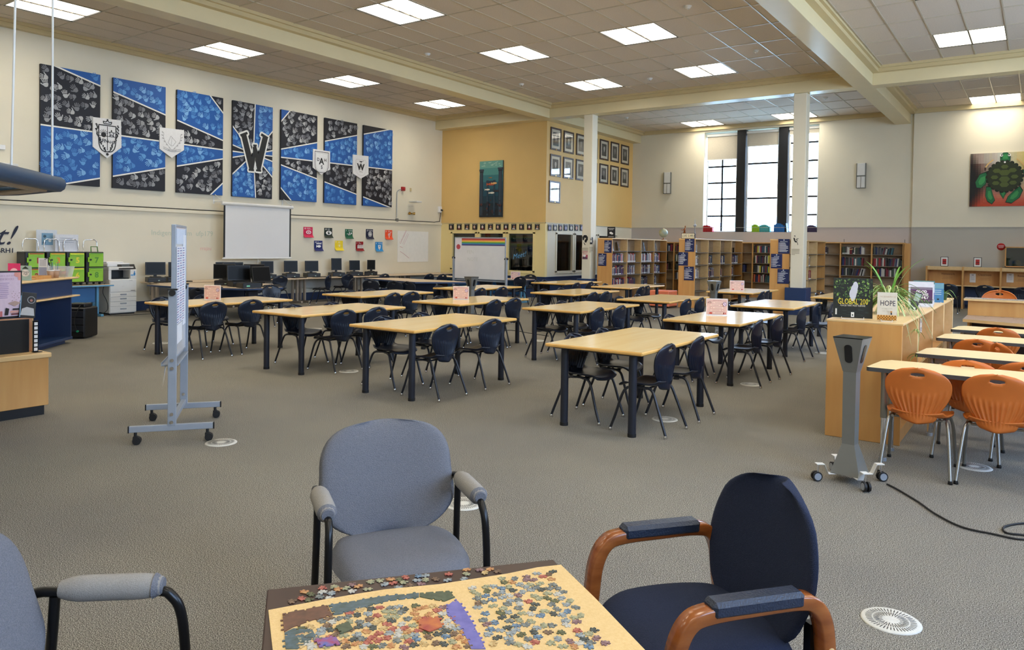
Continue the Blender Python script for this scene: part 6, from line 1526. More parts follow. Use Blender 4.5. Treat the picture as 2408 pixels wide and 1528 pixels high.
MB().tube(smooth_path([(0, -.0, .7), (.0, -.04, .5), (.02, .04, .3), (.0, .06, .12), (.02, -.05, .01), (.3, .3, .008), (.5, 1.6, .008)]), .006, 6).build('sheath', M['rubber'], t)

# blue table with green storage trolleys
t = thing('blue_table', 'blue legged table carrying the green and black trolleys', 'table', (-16.75, 7.35, 0))
MB().box((-.38, -.95, .645), (.38, .95, .68), c=.006).build('worktop', M['tan'], t); MB().box((.38, -.95, .648), (.384, .95, .676)).build('edge_band', M['bluemetal'], t)
for s in (-1, 1): b = MB(); t_leg(b, -.3, .36, s*.72, .676, .05); b.build('leg', M['bluemetal'], t)
MB().box((.1, -.68, .3), (.12, .68, .64)).build('modesty_panel', M['cobalt'], t)
TY = [6.62, 7.02, 7.4, 7.79]; num = [('1', '2'), ('3', '4'), ('5', '6'), ('7', '8')]; numw = ['one and two', 'three and four', 'five and six', 'seven and eight']; NC = [((176, 40, 40), (176, 40, 40)), ((240, 150, 50), (240, 150, 50)), ((240, 220, 60), (240, 220, 60)), ((90, 150, 50), (90, 150, 50))]
for i, y in enumerate(TY):
    t = thing('storage_trolley', 'black trolley with two lime green lockers numbered '+numw[i], 'trolley', (-16.72, y+.19, .682), group='green locker trolleys on the blue table')
    w = .185; MB().box((-.2, -w, .05), (.18, w, .7), c=.01).build('case', M['blackplastic'], t)
    for k, z in enumerate((.385, .07)):
        D = MB().box((.18, -w+.06, z), (.2, w-.015, z+.29), c=.008).box((.2, -w+.075, z+.235), (.212, w-.03, z+.262), c=.004).box((.19, -w+.03, z+.1), (.214, -w+.062, z+.2), c=.004).build('locker_door', M['lime'], t)
        MB().cyl((.2, -w+.088, z+.15), (.218, -w+.088, z+.15), .018, n=12).build('lock', M['blackplastic'], D)
        a = Art((.2005, 0, 0), (0, 1, 0), (0, 0, 1), (1, 0, 0)); a.text(num[i][k], .03, z+.085, .12, NC[i][k], 'CENTER', bold=.03); a.rect(-w+.075, z+.265, w-.03, z+.285, NC[i][k]); a.build('number', D)
    hd = [(.0, -w*.8, .7), (-.03, -w*.8, .82), (-.03, -w*.72, .93), (-.03, -w*.5, .96), (-.03, w*.5, .96), (-.03, w*.72, .93), (-.03, w*.8, .82), (0, w*.8, .7)]
    MB().tube(hd, .011, 8).build('pull_handle', M['chrome'], t)
    for sx in (-.14, .12):
        for sy in (-.13, .13): MB().cyl((sx, sy-.015, .025), (sx, sy+.015, .025), .025, n=12).box((sx-.02, sy-.018, .03), (sx+.02, sy+.018, .052)).build('caster', M['rubber'], t)
t = thing('basket_handle', 'small green carry frame standing on the rightmost trolley', 'frame', (-16.6, 8.0, 1.383)); MB().tube([(0, -.07, 0), (0, -.075, .11), (0, .055, .11), (0, .07, 0)], .012, 6).build('frame', flat((84, 128, 58)), t)
for x, y, w, h, lab, col in ((-16.95, 7.2, .4, .45, 'pale notice sheet standing behind the trolleys', (216, 222, 230)), (-16.78, 7.52, .46, .36, 'white notice sheet in clear stand on the trolleys', (226, 228, 236))):
    t = thing('notice_sheet', lab, 'notice', (x, y, 1.384)); MB().box((-.004, -w/2, 0), (.004, w/2, h)).box((-.04, -w/2, 0), (.05, w/2, .003)).build('holder', flat(col), t)
    a = Art((.0045, 0, 0), (0, 1, 0), (0, 0, 1), (1, 0, 0))
    if h > .4: a.rect(-w*.25, h*.3, w*.3, h*.85, (120, 160, 190)); a.disc(-w*.1, h*.7, .03, (60, 90, 110)); a.disc(.06, h*.5, .03, (226, 232, 236)); a.disc(-.05, h*.4, .03, (60, 90, 110))
    else: [a.rect(-w*.38+R.uniform(0, .04), h*(.78-.12*k), w*.3-R.uniform(0, .06), h*(.8-.12*k), (130, 136, 150)) for k in range(3)]
    a.build('print', t)

# circulation desk, navy with maple ledges, seen from its end
A0, B0 = Vector((-10.6, 3.46, 0)), Vector((-12.62, 5.72, 0)); dv = (B0-A0).normalized(); nv = Vector((dv.y, -dv.x, 0)); nv = nv if nv.x > 0 else -nv
Ld = (B0-A0).length
t = thing('circulation_desk', 'navy service desk with two maple ledges at left', 'desk', (B0.x, B0.y, 0), math.atan2(-dv.y, -dv.x))   # local +X runs back towards A, local -Y... front
fs_ = 1 if (Matrix.Rotation(math.atan2(-dv.y, -dv.x), 3, 'Z') @ Vector((0, 1, 0))).dot(nv) > 0 else -1
def fb(b, x0, y0, z0, x1, y1, z1, **k): b.box((x0, fs_*y0, z0), (x1, fs_*y1, z1), **k); return b
fb(MB(), 0, -.02, .76, Ld, .02, 1.02, c=.003).build('upper_panel', M['navy'], t)
fb(MB(), -.06, -.3, 1.02, Ld, .1, 1.05, c=.012).build('counter_top', M['maple_light'], t)
fb(MB(), -.06, -.16, .74, Ld, .12, .765, c=.01).build('ledge', M['maple_light'], t)
fb(fb(MB(), .02, -.45, .1, .05, .02, .74), .05, -.46, .1, Ld, -.43, .74).build('recessed_panel', M['navyw'], t)
fb(MB(), .0, -.45, .06, Ld, .03, .1, c=.004).build('base_shelf', M['navy'], t)
fb(MB(), .1, -.42, 0, Ld, -.04, .06).build('kick_plinth', M['navyw'], t)
fb(MB(), .0, -.7, .1, .03, -.02, 1.02).build('end_panel', M['navy'], t)
# things on the service desk
def on_desk(al, dp, z=1.051): p = B0-dv*al-nv*dp; return (p.x, p.y, z)
for k, al in enumerate((.55, .38)):
    t = thing('paper_cup', ['brown takeaway cup, left of two on the service desk', 'brown takeaway cup, right of two on the service desk'][k], 'cup', on_desk(al, .05), group='paper cups on the service desk')
    MB().lathe([(0, 0), (.036, 0), (.05, .12), (.046, .12), (.034, .006), (0, .006)], 18).build('body', flat((176, 142, 116)), t); MB().lathe([(.05, .108), (.053, .11), (.053, .122), (.049, .122)], 18).build('rim', M['white'], t)
    for j in range(3): MB().cyl((.005*j, .01*j-.01, .01), (.02*j-.02, .02*j-.02, .2+.02*j), .004, n=6).build('pencil', [M['white'], M['alu'], M['cobalt']][j], t)
t = thing('clear_bin', 'clear plastic box of brown and pink items on the service desk', 'box', on_desk(.12, .12), YAW)
b = MB(); b.add([(-.15, -.09, 0), (.15, -.09, 0), (.15, .09, 0), (-.15, .09, 0), (-.18, -.11, .17), (.18, -.11, .17), (.18, .11, .17), (-.18, .11, .17)], [(0, 3, 2, 1), (0, 1, 5, 4), (1, 2, 6, 5), (2, 3, 7, 6), (3, 0, 4, 7)]); b.build('tub', M['acrylic'], t)
b = MB()
for k in range(26): x, y, z = R.uniform(-.12, .12), R.uniform(-.07, .07), R.uniform(.01, .09); b.box((x-.02, y-.015, z), (x+.02, y+.015, z+.02), k % 3)
o = b.build('contents', [flat((150, 110, 96)), flat((206, 150, 140)), flat((110, 90, 84))], t); o['kind'] = 'stuff'
t = thing('wooden_tray', 'low brown wooden tray on the service desk', 'tray', on_desk(.8, .12), math.atan2(dv.y, dv.x)); MB().box((-.22, -.1, 0), (.22, .1, .012)).box((-.22, -.1, .012), (.22, -.085, .045), c=.003).box((-.22, .085, .012), (.22, .1, .045), c=.003).box((.205, -.085, .012), (.22, .085, .045)).build('tray', M['maple'], t)
t = thing('leaflet_stand', 'white leaflet stand with a coiled black cord on the service desk', 'stand', on_desk(.42, .22), YAW); MB().box((-.07, -.0, 0), (.07, .005, .3)).box((-.07, -.08, 0), (.07, 0, .004)).build('holder', M['white'], t); a = Art((0, 0, 0), (1, 0, 0), (0, 0, 1), (0, -1, 0)); a.rect(-.06, .03, .06, .16, (160, 164, 190)); a.rect(-.05, .18, .05, .28, (206, 206, 212)); a.build('print', t); MB().tube(smooth_path([(.03, -.01, .28), (.1, -.02, .3), (.14, -.02, .22), (.12, -.02, .1)]), .004, 6).build('cord', M['rubber'], t)
for al, dp, w, h, c1, c2, lab, tx in ((1.35, .0, .17, .25, (228, 60, 120), (250, 200, 214), 'bright pink booklet on a stand beside the pink poster', ''), (1.02, .0, .17, .21, (170, 200, 190), (236, 238, 234), 'small green and white card reading Happy Fall', 'Happy')):
    cp_ = at(31 if tx else 4, 644 if tx else 651, Z=1.051); al2 = 1.25 if tx else 1.55; t = thing('display_card', lab, 'card', on_desk(al2, .06), YAW); MB().box((-w/2, 0, 0), (w/2, .006, h)).box((-w/2, -.03, 0), (w/2, .04, .003)).build('card', flat(c1), t)
    a = Art((0, 0, 0), (1, 0, 0), (0, 0, 1), (0, -1, 0)); a.disc(0, h*.5, w*.34, c2, h*.24); 
    if tx: a.text('Happy', 0, h*.52, .03, (60, 80, 70), 'CENTER'); a.text('Fall', 0, h*.36, .03, (60, 80, 70), 'CENTER'); a.poly([(-w*.3, h*.78), (0, h*.96), (w*.3, h*.78)], (50, 60, 56))
    a.build('print', t)
# black equipment case behind the desk end
p = at(180, 798, Z=0); t = thing('equipment_case', 'black wheeled equipment case behind the end of the service desk', 'case', (-13.15, 6.1, 0), .6)
MB().box((-.2, -.2, .02), (.2, .2, .52), c=.02).build('body', M['blackplastic'], t)
for z in (.12, .24, .36): MB().box((-.19, -.212, z), (.19, -.2, z+.1), c=.004).build('front_panel', flat((30, 32, 40)), t)
MB().box((-.15, -.12, .52), (.15, .12, .58), c=.01).build('charger_unit', M['blackplastic'], t)
MB().tube(smooth_path([(.06, -.05, .58), (.1, -.21, .5), (.05, -.23, .3), (.1, -.225, .12), (.16, -.22, .1)]), .006, 6).build('cable', M['rubber'], t)
MB().cyl((.1, -.215, .13), (.1, -.235, .13), .018, n=10).build('green_plug', flat((40, 160, 110)), t)

# low maple display unit at the left edge
t = thing('display_unit', 'low maple display unit with black plinth at the left edge', 'cabinet', (-7.6, 3.25, 0))
MB().box((-.7, -1.9, .09), (0, -.0, .535), c=.004).build('carcass', M['maple'], t); MB().box((-.72, -1.92, .535), (.015, .02, .58), c=.006).build('top_board', M['maple_light'], t); MB().box((-.68, -1.9, 0), (-.02, -.03, .09)).build('plinth', M['blackplastic'], t)
t = thing('record_crate', 'black fronted record bin on the low display unit', 'crate', (-7.78, 2.9, .581))
MB().box((0, -.5, 0), (.012, .25, .31)).box((-.3, -.5, 0), (0, -.49, .31)).build('front_board', M['blackplastic'], t)
for k in range(3):
    c = [(206, 150, 110), (226, 200, 120), (190, 130, 90)][k]; r = thing('record_sleeve', ['tan record sleeve nearest the black bin front', 'yellow edged record sleeve, second behind the bin front', 'brown record sleeve, third behind the bin front'][k], 'record', (-7.8-.035*k, 2.94+.02*k, .582), group='record sleeves behind the black bin')
    MB().box((-.02, -.5, 0), (0, .25, .32-.004*k), c=.002).build('sleeve', flat(c), r)
t = thing('pink_poster', 'framed pink poster reading check out our new books', 'poster', (-7.8, 2.875, .906), .12)
MB().box((-.02, -.5, 0), (0, .24, .44), c=.003).build('frame', M['blackplastic'], t); MB().box((0, -.48, .018), (.003, .225, .425)).build('sheet', flat((232, 208, 226)), t)
a = Art((.003, 0, 0), (0, 1, 0), (0, 0, 1), (1, 0, 0)); PC = (196, 160, 190)
a.text('CHECK OUT OUR', .175, .388, .015, PC, 'RIGHT', bold=.01, sx=.85); a.text('NEW BOOKS', .165, .355, .02, PC, 'RIGHT', bold=.01, sx=.85); a.poly([(.225, .425), (.17, .425), (.165, .4), (.18, .385), (.2, .38), (.2, .355), (.225, .35)], (232, 160, 150))
for k in range(9): a.rect(.03+R.uniform(0, .015), .325-.017*k, .125-R.uniform(0, .02), .331-.017*k, (186, 160, 196))
a.poly([(.11, .14), (.17, .16), (.225, .14), (.17, .11)], (190, 160, 150)); a.rect(.14, .03, .21, .045, (120, 60, 60)); a.rect(.13, .05, .22, .07, (226, 170, 160)); a.rect(.15, .075, .21, .09, (30, 24, 28)); a.poly([(.08, .03), (.11, .03), (.12, .09), (.09, .1)], (30, 24, 28)); a.rect(0, .02, .03, .09, (236, 170, 170)); a.rect(.04, .02, .06, .07, (214, 120, 120))
for k in range(14): a.disc(R.uniform(.14, .21), R.uniform(.16, .26), .004, (170, 140, 150), n=6, step=False)
a.build('print', t)
t = thing('compact_disc', 'black and silver disc case leaning beside the pink poster', 'disc case', (-7.79, 3.13, .906)); b = MB(); b.T = Matrix.Rotation(-.2, 4, 'Y') @ Matrix.Rotation(-.15, 4, 'X'); b.box((-.012, -.06, 0), (0, .08, .24), c=.002); b.build('case', M['blackplastic'], t)
a = Art((0, 0, 0), (0, 1, 0), (0, 0, 1), (1, 0, 0)); a.b.T = Matrix.Rotation(-.2, 4, 'Y') @ Matrix.Rotation(-.15, 4, 'X'); a.disc(.035, .17, .035, (150, 150, 154)); a.disc(.035, .17, .029, (30, 30, 32)); a.disc(.035, .165, .012, (170, 110, 100)); a.poly([(-.05, .02), (.07, .02), (.06, .09), (.0, .1), (-.04, .08)], (190, 190, 192)); a.rect(-.058, .0, -.05, .23, (130, 170, 200)); a.build('cover_print', t)
t = thing('film_strip_bookend', 'narrow black bookend with a row of white film frames', 'bookend', (-7.7, 3.16, .581)); MB().box((-.05, 0, 0), (.02, .07, .004)).box((-.004, -.008, 0), (.004, .04, .3)).build('bracket', M['blackmetal'], t)
a = Art((.0045, 0, 0), (0, 1, 0), (0, 0, 1), (1, 0, 0)); [a.rect(.002, .015+.04*k, .032, .044+.04*k, (236, 236, 238)) for k in range(7)]; a.build('white_frames', t)

# hanging blue lamp frame at upper left
t = thing('pendant_frame', 'blue rounded pendant light frame hanging at the upper left', 'pendant lamp', (-6.9, 1.81, 2.07))
P6 = [(-5.1, 1.7), (-5.5, 2.06), (-6.43, 2.86), (-6.62, 2.93), (-7.9, 2.93), (-8.8, 1.9), (-7.8, .7), (-6.0, .6), (-5.1, 1.1)]
q = [Vector((x+6.9, y-1.9, 0)) for x, y in P6]
loop = smooth_path(q+[q[0]], 3)
b = MB(); b.tube([v+Vector((0, 0, .02)) for v in loop], .062, 10, flat=(1, 1)); b.build('outer_tube', M['lampblue'], t)
cx = sum((v for v in q), Vector())/len(q)
ins = [cx+(v-cx)*.91 for v in loop]; ins2 = [cx+(v-cx)*.86 for v in loop]
MB().tube([v+Vector((0, 0, -.025)) for v in ins], .022, 6).build('inner_rail', M['tanleg'], t)
MB().tube([v+Vector((0, 0, -.03)) for v in ins2], .02, 6).build('lower_rail', M['tanleg'], t)
MB().prism([(v.x, v.y) for v in ([cx+(v-cx)*.93 for v in q] if _area([(v.x, v.y) for v in q]) > 0 else [cx+(v-cx)*.93 for v in q][::-1])], .02, .03).build('inner_panel', M['greysteel'], t)
for x, y, dx, dy in ((-5.78, 2.32, .04, .06), (-6.36, 2.83, 0, 0), (-8.6, 1.9, 0, 0)):
    MB().tube([(x+6.9, y-1.9, .07), (x+6.9+dx, y-1.9+dy, ZC-2.07)], .008, 6).build('suspension_rod', M['offwhite'], t)

# ================================================================ right side: low bookcase, orange class area, carrels
LZ = 1.04
t = thing('low_bookcase', 'long low maple bookcase with plants and display books on top', 'bookcase', (-1.54, 7.1, 0))
YS = [0, 1.02, 2.2, 3.36, 4.5]
MB().box((0, -.02, .0), (.6, .015, LZ-.02), c=.004).build('end_panel', M['maple'], t)
for i in range(4):
    MB().box((.28, YS[i]+.02, .08), (.3, YS[i+1]-.02, LZ-.02)).build('back_panel', M['maple'], t)
    MB().box((.0, YS[i+1]-.03, 0), (.6, YS[i+1]-.008, LZ-.02), c=.003).box((.0, YS[i+1]+.008, 0), (.6, YS[i+1]+.03, LZ-.02), c=.003).build('divider', M['maple_light'], t)
    for z in (.12, .56): MB().box((.302, YS[i]+.03, z-.022), (.59, YS[i+1]-.03, z)).box((.01, YS[i]+.03, z-.022), (.278, YS[i+1]-.03, z)).build('shelf', M['maple'], t)
    MB().box((-.01, YS[i]-.02+(.002 if i else 0), LZ-.02), (.61, YS[i+1]-.022, LZ), c=.004).build('top_board', M['maple_light'], t)
    MB().box((.57, YS[i]+.02, 0), (.585, YS[i+1]-.03, .1)).build('kickboard', M['maple'], t)
MB().box((.602, 1.1, .86), (.604, 1.25, 1.0)).build('label_holder', M['acrylic'], t)
def standing(name, lab, x0, y0, x1, y1, Y, cat, col, draw, lean=.14, turn=YAW*.5, th=.02, X=None):
    c = at((x0+x1)/2, y1, Y=Y); d = (c-CAMP).dot(FWD); w = (x1-x0)*d/FPX; h = (y1-y0)*d/FPX
    t = thing(name, lab, cat, (c.x, Y, LZ+.012), turn)
    Tm = Matrix.Rotation(-lean, 4, 'X')
    b = MB(); b.T = Tm; b.box((-w/2, 0, 0), (w/2, .002, h)).box((-w/2, th-.002, 0), (w/2, th, h)).box((-w/2, .002, 0), (-w/2+.002, th-.002, h)); b.build('cover', flat(col), t)
    b = MB(); b.T = Tm; b.box((-w/2+.002, .002, .003), (w/2-.003, th-.002, h-.003)); b.build('pages', M['page'], t)
    a = Art((0, 0, 0), (1, 0, 0), (0, 0, 1), (0, -1, 0)); a.b.T = Tm; draw(a, w, h); a.build('cover_print', t)
    e = MB(); e.tube([(-w*.28, -.03, .01), (-w*.28, -.03, -.008), (w*.28, -.03, -.008), (w*.28, -.03, .01)], .003, 6); e.tube([(-w*.28, -.03, -.008), (-w*.28, .09, -.008), (0, .1, h*.4), (w*.28, .09, -.008), (w*.28, -.03, -.008)], .003, 6); e.build('wire_easel', M['white'], t)
    return t
def g200(a, w, h):
    for k in range(190): a.disc(R.uniform(-w*.47, w*.47), h*R.uniform(.34, .98), R.uniform(.005, .016), [(52, 78, 40), (36, 52, 32), (96, 130, 58), (26, 34, 24), (130, 160, 80), (70, 100, 50)][k % 6], R.uniform(.003, .009), 6, False, R.uniform(0, 3))
    a.k = 3
    for q in ((.02, .8, .022, .04), (.01, .7, .028, .05), (0, .6, .03, .05), (.0, .5, .02, .03)): a.disc(q[0], h*q[1], q[2], (206, 206, 216), q[3], 10, False)
    for k in range(16): a.disc(R.uniform(-w*.4, w*.4), h*R.uniform(.05, .25), R.uniform(.01, .03), (34, 46, 44), .004, 7, False)
    a.k = 4; a.text('GLOBAL 200', 0, h*.34, h*.15, (238, 214, 60), 'CENTER', sx=.62); a.text('PLACES THAT MUST SURVIVE', .0, h*.285, h*.045, (236, 232, 220), 'CENTER', sx=.72); a.rect(-w*.44, h*.07, -w*.4, h*.22, (226, 224, 214)); a.rect(-w*.04, h*.02, w*.04, h*.14, (240, 240, 236)); a.rect(-w*.015, h*.05, w*.015, h*.09, (40, 60, 60))
standing('display_book', 'large dark green book titled GLOBAL 200 on wire easel', 1962, 657, 2047, 751, 7.22, 'book', (22, 28, 24), g200, turn=YAW*.35)
def hope(a, w, h):
    a.text('THE GEOGRAPHY OF', w*.02, h*.82, h*.05, (206, 180, 160), 'CENTER', sx=.8); a.text('HOPE', w*.03, h*.52, h*.2, (56, 54, 74), 'CENTER', sx=.72); a.text('OF THE CITIES', -.0, h*.4, h*.04, (190, 190, 180), 'CENTER'); a.text('WE NEED', w*.0, h*.3, h*.05, (206, 200, 186), 'CENTER')
    a.rect(-w*.49, .002, w*.49, h*.13, (120, 84, 40))
    for k in range(14): x, z = -w*.42+w*.84*(k % 7)/6, h*(.05+.09*(k//7)); a.disc(x, z, w*.075, (222, 160, 70)); a.disc(x, z, w*.03, (50, 36, 26))
    a.disc(w*.22, h*.3, w*.05, (190, 130, 60)); a.rect(w*.19, h*.2, w*.26, h*.27, (40, 36, 40))
standing('display_book', 'cream book titled HOPE with sunflowers on its cover', 2064, 687, 2106, 753, 7.18, 'book', (226, 220, 206), hope, turn=YAW*.2, th=.03)
def chives(a, w, h):
    a.rect(-w*.5, 0, w*.5, h, (222, 224, 236)); a.rect(-w*.42, h*.14, w*.46, h*.78, (90, 44, 96)); a.rect(-w*.42, h*.68, w*.46, h*.78, (130, 120, 140)); a.rect(-w*.42, h*.14, w*.46, h*.26, (70, 76, 70))
    for k in range(10): a.disc(-w*.4+w*.09*k, h*.24, w*.03, [(150, 120, 150), (96, 120, 90)][k % 2], h*.03)
    for k, s in enumerate(('GOOD', 'CHIVES', 'ONLY')): a.text(s, w*.02+w*.05*k, h*(.56-.12*k), h*.1, (246, 244, 246), 'CENTER', bold=.045, sx=.9)
standing('display_sign', 'white framed purple sign reading GOOD CHIVES ONLY', 2139, 663, 2191, 722, 9.25, 'sign', (222, 224, 236), chives, turn=.15)
def strip(a, w, h): a.rect(-w*.4, h*.5, w*.4, h*.95, (170, 190, 186)); a.rect(-w*.4, h*.1, w*.4, h*.48, (60, 62, 80)); a.rect(w*.0, h*.04, w*.3, h*.14, (220, 220, 224))
tt = standing('display_book', 'narrow dark book leaning before the GOOD CHIVES ONLY sign', 2138, 690, 2154, 732, 8.75, 'book', (30, 32, 44), strip, lean=.1, turn=.3); tt.rotation_euler = (0, .32, .2); tt.location.z += .0
def bird(a, w, h): a.rect(-w*.5, h*.86, w*.5, h, (90, 130, 130)); a.disc(w*.2, h*.72, w*.26, (60, 76, 84), h*.12); a.disc(w*.1, h*.7, w*.1, (220, 224, 226)); a.rect(-w*.5, h*.2, w*.5, h*.5, (130, 134, 190)); a.disc(w*.2, h*.35, w*.1, (200, 206, 230)); a.poly([(-w*.5, h*.8), (-w*.1, h*.84), (-w*.5, h*.86)], (240, 240, 246))
standing('display_book', 'tall pale blue bird cover book behind the GOOD CHIVES ONLY sign', 2150, 661, 2194, 716, 9.75, 'book', (196, 206, 222), bird, turn=.15)
def bluec(a, w, h): a.rect(-w*.5, h*.7, w*.5, h*.98, (110, 160, 180)); [a.rect(-w*.3, h*(.6-.1*k), w*.3, h*(.64-.1*k), (170, 196, 214)) for k in range(3)]; a.rect(-w*.05, h*.12, w*.12, h*.2, (20, 30, 40))
standing('display_book', 'blue covered book on easel, rightmost on the low bookcase', 2192, 667, 2217, 713, 10.2, 'book', (70, 130, 180), bluec, turn=.1)
# potted plants with arching leaves
def leaf(b, base, direction, L, w, up, droop, m=0, n=8):
    d = Vector((_c(direction), _s(direction), 0)); s = Vector((-d.y, d.x, 0)); pts = []
    for i in range(n+1):
        t_ = i/n; z = up*t_*L*(1.6-t_*.6)-droop*L*t_**2.6; r_ = L*t_*(.55+.35*t_)
        pts.append((Vector(base)+d*r_+Vector((0, 0, z)), w*(.55+1.2*t_)*(1-t_**3)+.0008))
    vs = []
    for p, ww in pts: vs += [p-s*ww+Vector((0, 0, .002)), p-Vector((0, 0, .002)), p+s*ww+Vector((0, 0, .002))]
    b.add(vs, [(i*3, i*3+1, i*3+4, i*3+3) for i in range(n)]+[(i*3+1, i*3+2, i*3+5, i*3+4) for i in range(n)], m, True)
def spider(lab, loc, k, Lr, pot_r=.085, pot_h=.13, tall=0):
    t = thing('spider_plant', lab, 'plant', loc)
    MB().lathe([(0, 0), (pot_r*.7, 0), (pot_r, pot_h), (pot_r*1.06, pot_h), (pot_r*1.06, pot_h+.012), (pot_r*.94, pot_h+.012), (pot_r*.92, pot_h-.015), (0, pot_h-.015)], 20).build('pot', M['pot'], t)
    for i in range(k):
        b = MB(); a_ = R.uniform(0, 6.283); L = R.uniform(*Lr); up = R.uniform(.3, .9); dr = R.uniform(.5, 1.3)
        leaf(b, (R.uniform(-.03, .03), R.uniform(-.03, .03), pot_h-.01), a_, L, R.uniform(.004, .008), up, dr); b.build('leaf', M['plant'] if i % 3 else M['plantpale'], t)
    for i in range(tall):
        b = MB(); leaf(b, (R.uniform(-.03, .03), R.uniform(-.03, .03), pot_h-.01), [.3, 2.6, -.6, 3.6, 1.4][i % 5], R.uniform(.24, .34), .011, 1.35, .0-.05); b.build('leaf', mat('broad_leaf', (92, 150, 52), .4, rgb2=(120, 172, 70), nscale=7), t)
    return t
p = at(2092, 740, Z=LZ); PT = spider('large bushy spider plant behind the cream HOPE book', (p.x-.02, p.y+.12, LZ+.002), 110, (.18, .44), tall=5)
PT2 = spider('smaller trailing spider plant left of the GOOD CHIVES ONLY sign', (-1.22, 8.2, LZ+.002), 44, (.14, .3), .07, .1)
p = at(2226, 706, Z=LZ); spider('small green plant at the far end of low bookcase', (-1.0, 11.0, LZ+.002), 9, (.14, .24), .05, .08)
# plantlets hanging over the edge
def hang(lab, pts, loc):
    t = thing('trailing_plantlet', lab, 'plant', loc, group='plantlets hanging from the spider plants')
    MB().tube(smooth_path(pts, 5), .0025, 5).build('stem', M['plantpale'], t)
    e = pts[-1]
    for i in range(9):
        b = MB(); leaf(b, e, R.uniform(0, 6.28), R.uniform(.07, .15), .004, R.uniform(.1, .7), R.uniform(.3, 1)); b.build('leaf', M['plantpale'] if i % 2 else M['plant'], t)
hang('spider plantlet hanging over the low bookcase edge beside label holder', [(0, 0, .12), (.12, -.1, .14), (.22, -.16, 0), (.24, -.18, -.12)], (-1.14, 7.9, LZ+.0))
hang('lower spider plantlet hanging inside the first open bay', [(0, 0, .1), (.16, .0, .1), (.27, .06, -.1), (.27, .06, -.34)], (-1.16, 7.6, LZ+.0))

# training tables
def train_table(y0, y1, x0, x1, lab):
    t = thing('training_table', lab, 'table', ((x0+x1)/2, (y0+y1)/2, 0), group='narrow training tables of the orange class area'); w, d = (x1-x0)/2, (y1-y0)/2; c = .08; Z = .74
    P = [(-w, -d+.0), (w, -d), (w, d), (-w+c, d), (-w, d-.18)] if False else [(-w, -d+.02), (-w+.02, -d), (w, -d), (w, d), (-w+.1, d), (-w+.04, d-.1)]
    MB().prism(P, Z-.032, Z, 0, 1).build('tabletop', [flat((72, 74, 76)), mat('pale_laminate', (238, 218, 168), .3, noise=.03, nscale=6)], t)
    for sx in (-1, 1):
        for sy in (-1, 1):
            x, y = sx*(w-.12), sy*(d-.09)
            L = MB().cyl((x, y, .34), (x, y, Z-.033), .026, n=14).box((x-.03*(sx), y-.03, Z-.08), (x+.12*(-sx), y+.03, Z-.033), c=.004).build('leg', M['silvertube'], t)
            MB().cyl((x, y, .02), (x, y, .34), .021, n=14).build('adjustable_tube', M['chrome'], L); MB().cyl((x, y, 0), (x, y, .025), .028, n=14).build('foot', M['alu'], L)
    return t
train_table(6.42, 6.97, -1.1, .7, 'pale training table nearest the camera, behind two orange chairs')
train_table(7.58, 8.16, -.9, .9, 'pale training table, second from the camera in orange class area')
train_table(9.12, 9.72, -.89, .9, 'pale training table, third from the camera in orange class area')
train_table(10.25, 10.85, -.85, .9, 'pale training table, farthest one before the curved desk')
OG = 'orange chairs'
place('o', -.72, 6.4, .02, 'orange plastic chair nearest, beside the grey pedestal', OG)
place('o', -.22, 6.44, -.03, 'orange plastic chair second from left, cut by right edge', OG)
place('o', -.45, 7.12, .0, 'orange chair behind the first training table', OG)
place('o', -.4, 8.95, .0, 'orange chair at the third training table', OG) if False else None
by_top('o', 2300, 797, 'B', 'orange chair between the second and third training tables', OG, 0)
by_top('o', 2340, 803, 'L', 'bright orange chair turned sideways beside another orange chair', OG, .5)
by_top('o', 2348, 770, 'B', 'orange chair between the third and fourth training tables', OG, 0)
by_top('o', 2418, 852, 'B', 'orange chair cut by right edge at the second training table', OG, 0)
o = place('o', -.52, 14.0, PI, 'light orange chair facing the camera behind curved maple desk', OG); o.scale = (1.12, 1.12, 1.33)
# curved teacher desk
t = thing('curved_desk', 'curved maple service desk with raised counter at right', 'desk', (.35, 12.4, 0))
arc = [(-1.2+2.6*k/16, -.45-.35*_s(PI*k/16)) for k in range(17)]
MB().prism(arc+[(1.4, .4), (-1.2, .4)], .7, .74, 0, 1).build('worktop', [M['maple_light'], mat('grey_brown_top', (150, 136, 128), .25, noise=.05, nscale=8)], t)
MB().box((-1.2, .38, .0), (1.4, .41, .95), c=.004).build('front_panel', M['maple'], t)
MB().prism([(-1.25, .34), (1.45, .34), (1.45, .75), (-1.25, .75)], .95, .98, 0, 1).build('raised_counter', [M['maple_light'], mat('grey_counter_top', (166, 160, 156), .2, noise=.04, nscale=8)], t)
MB().box((-1.15, -.38, 0), (-1.12, .38, .7)).build('side_panel', M['maple'], t); MB().box((-1.12, .0, .0), (1.36, .02, .7)).build('inner_panel', M['darkwood'], t)

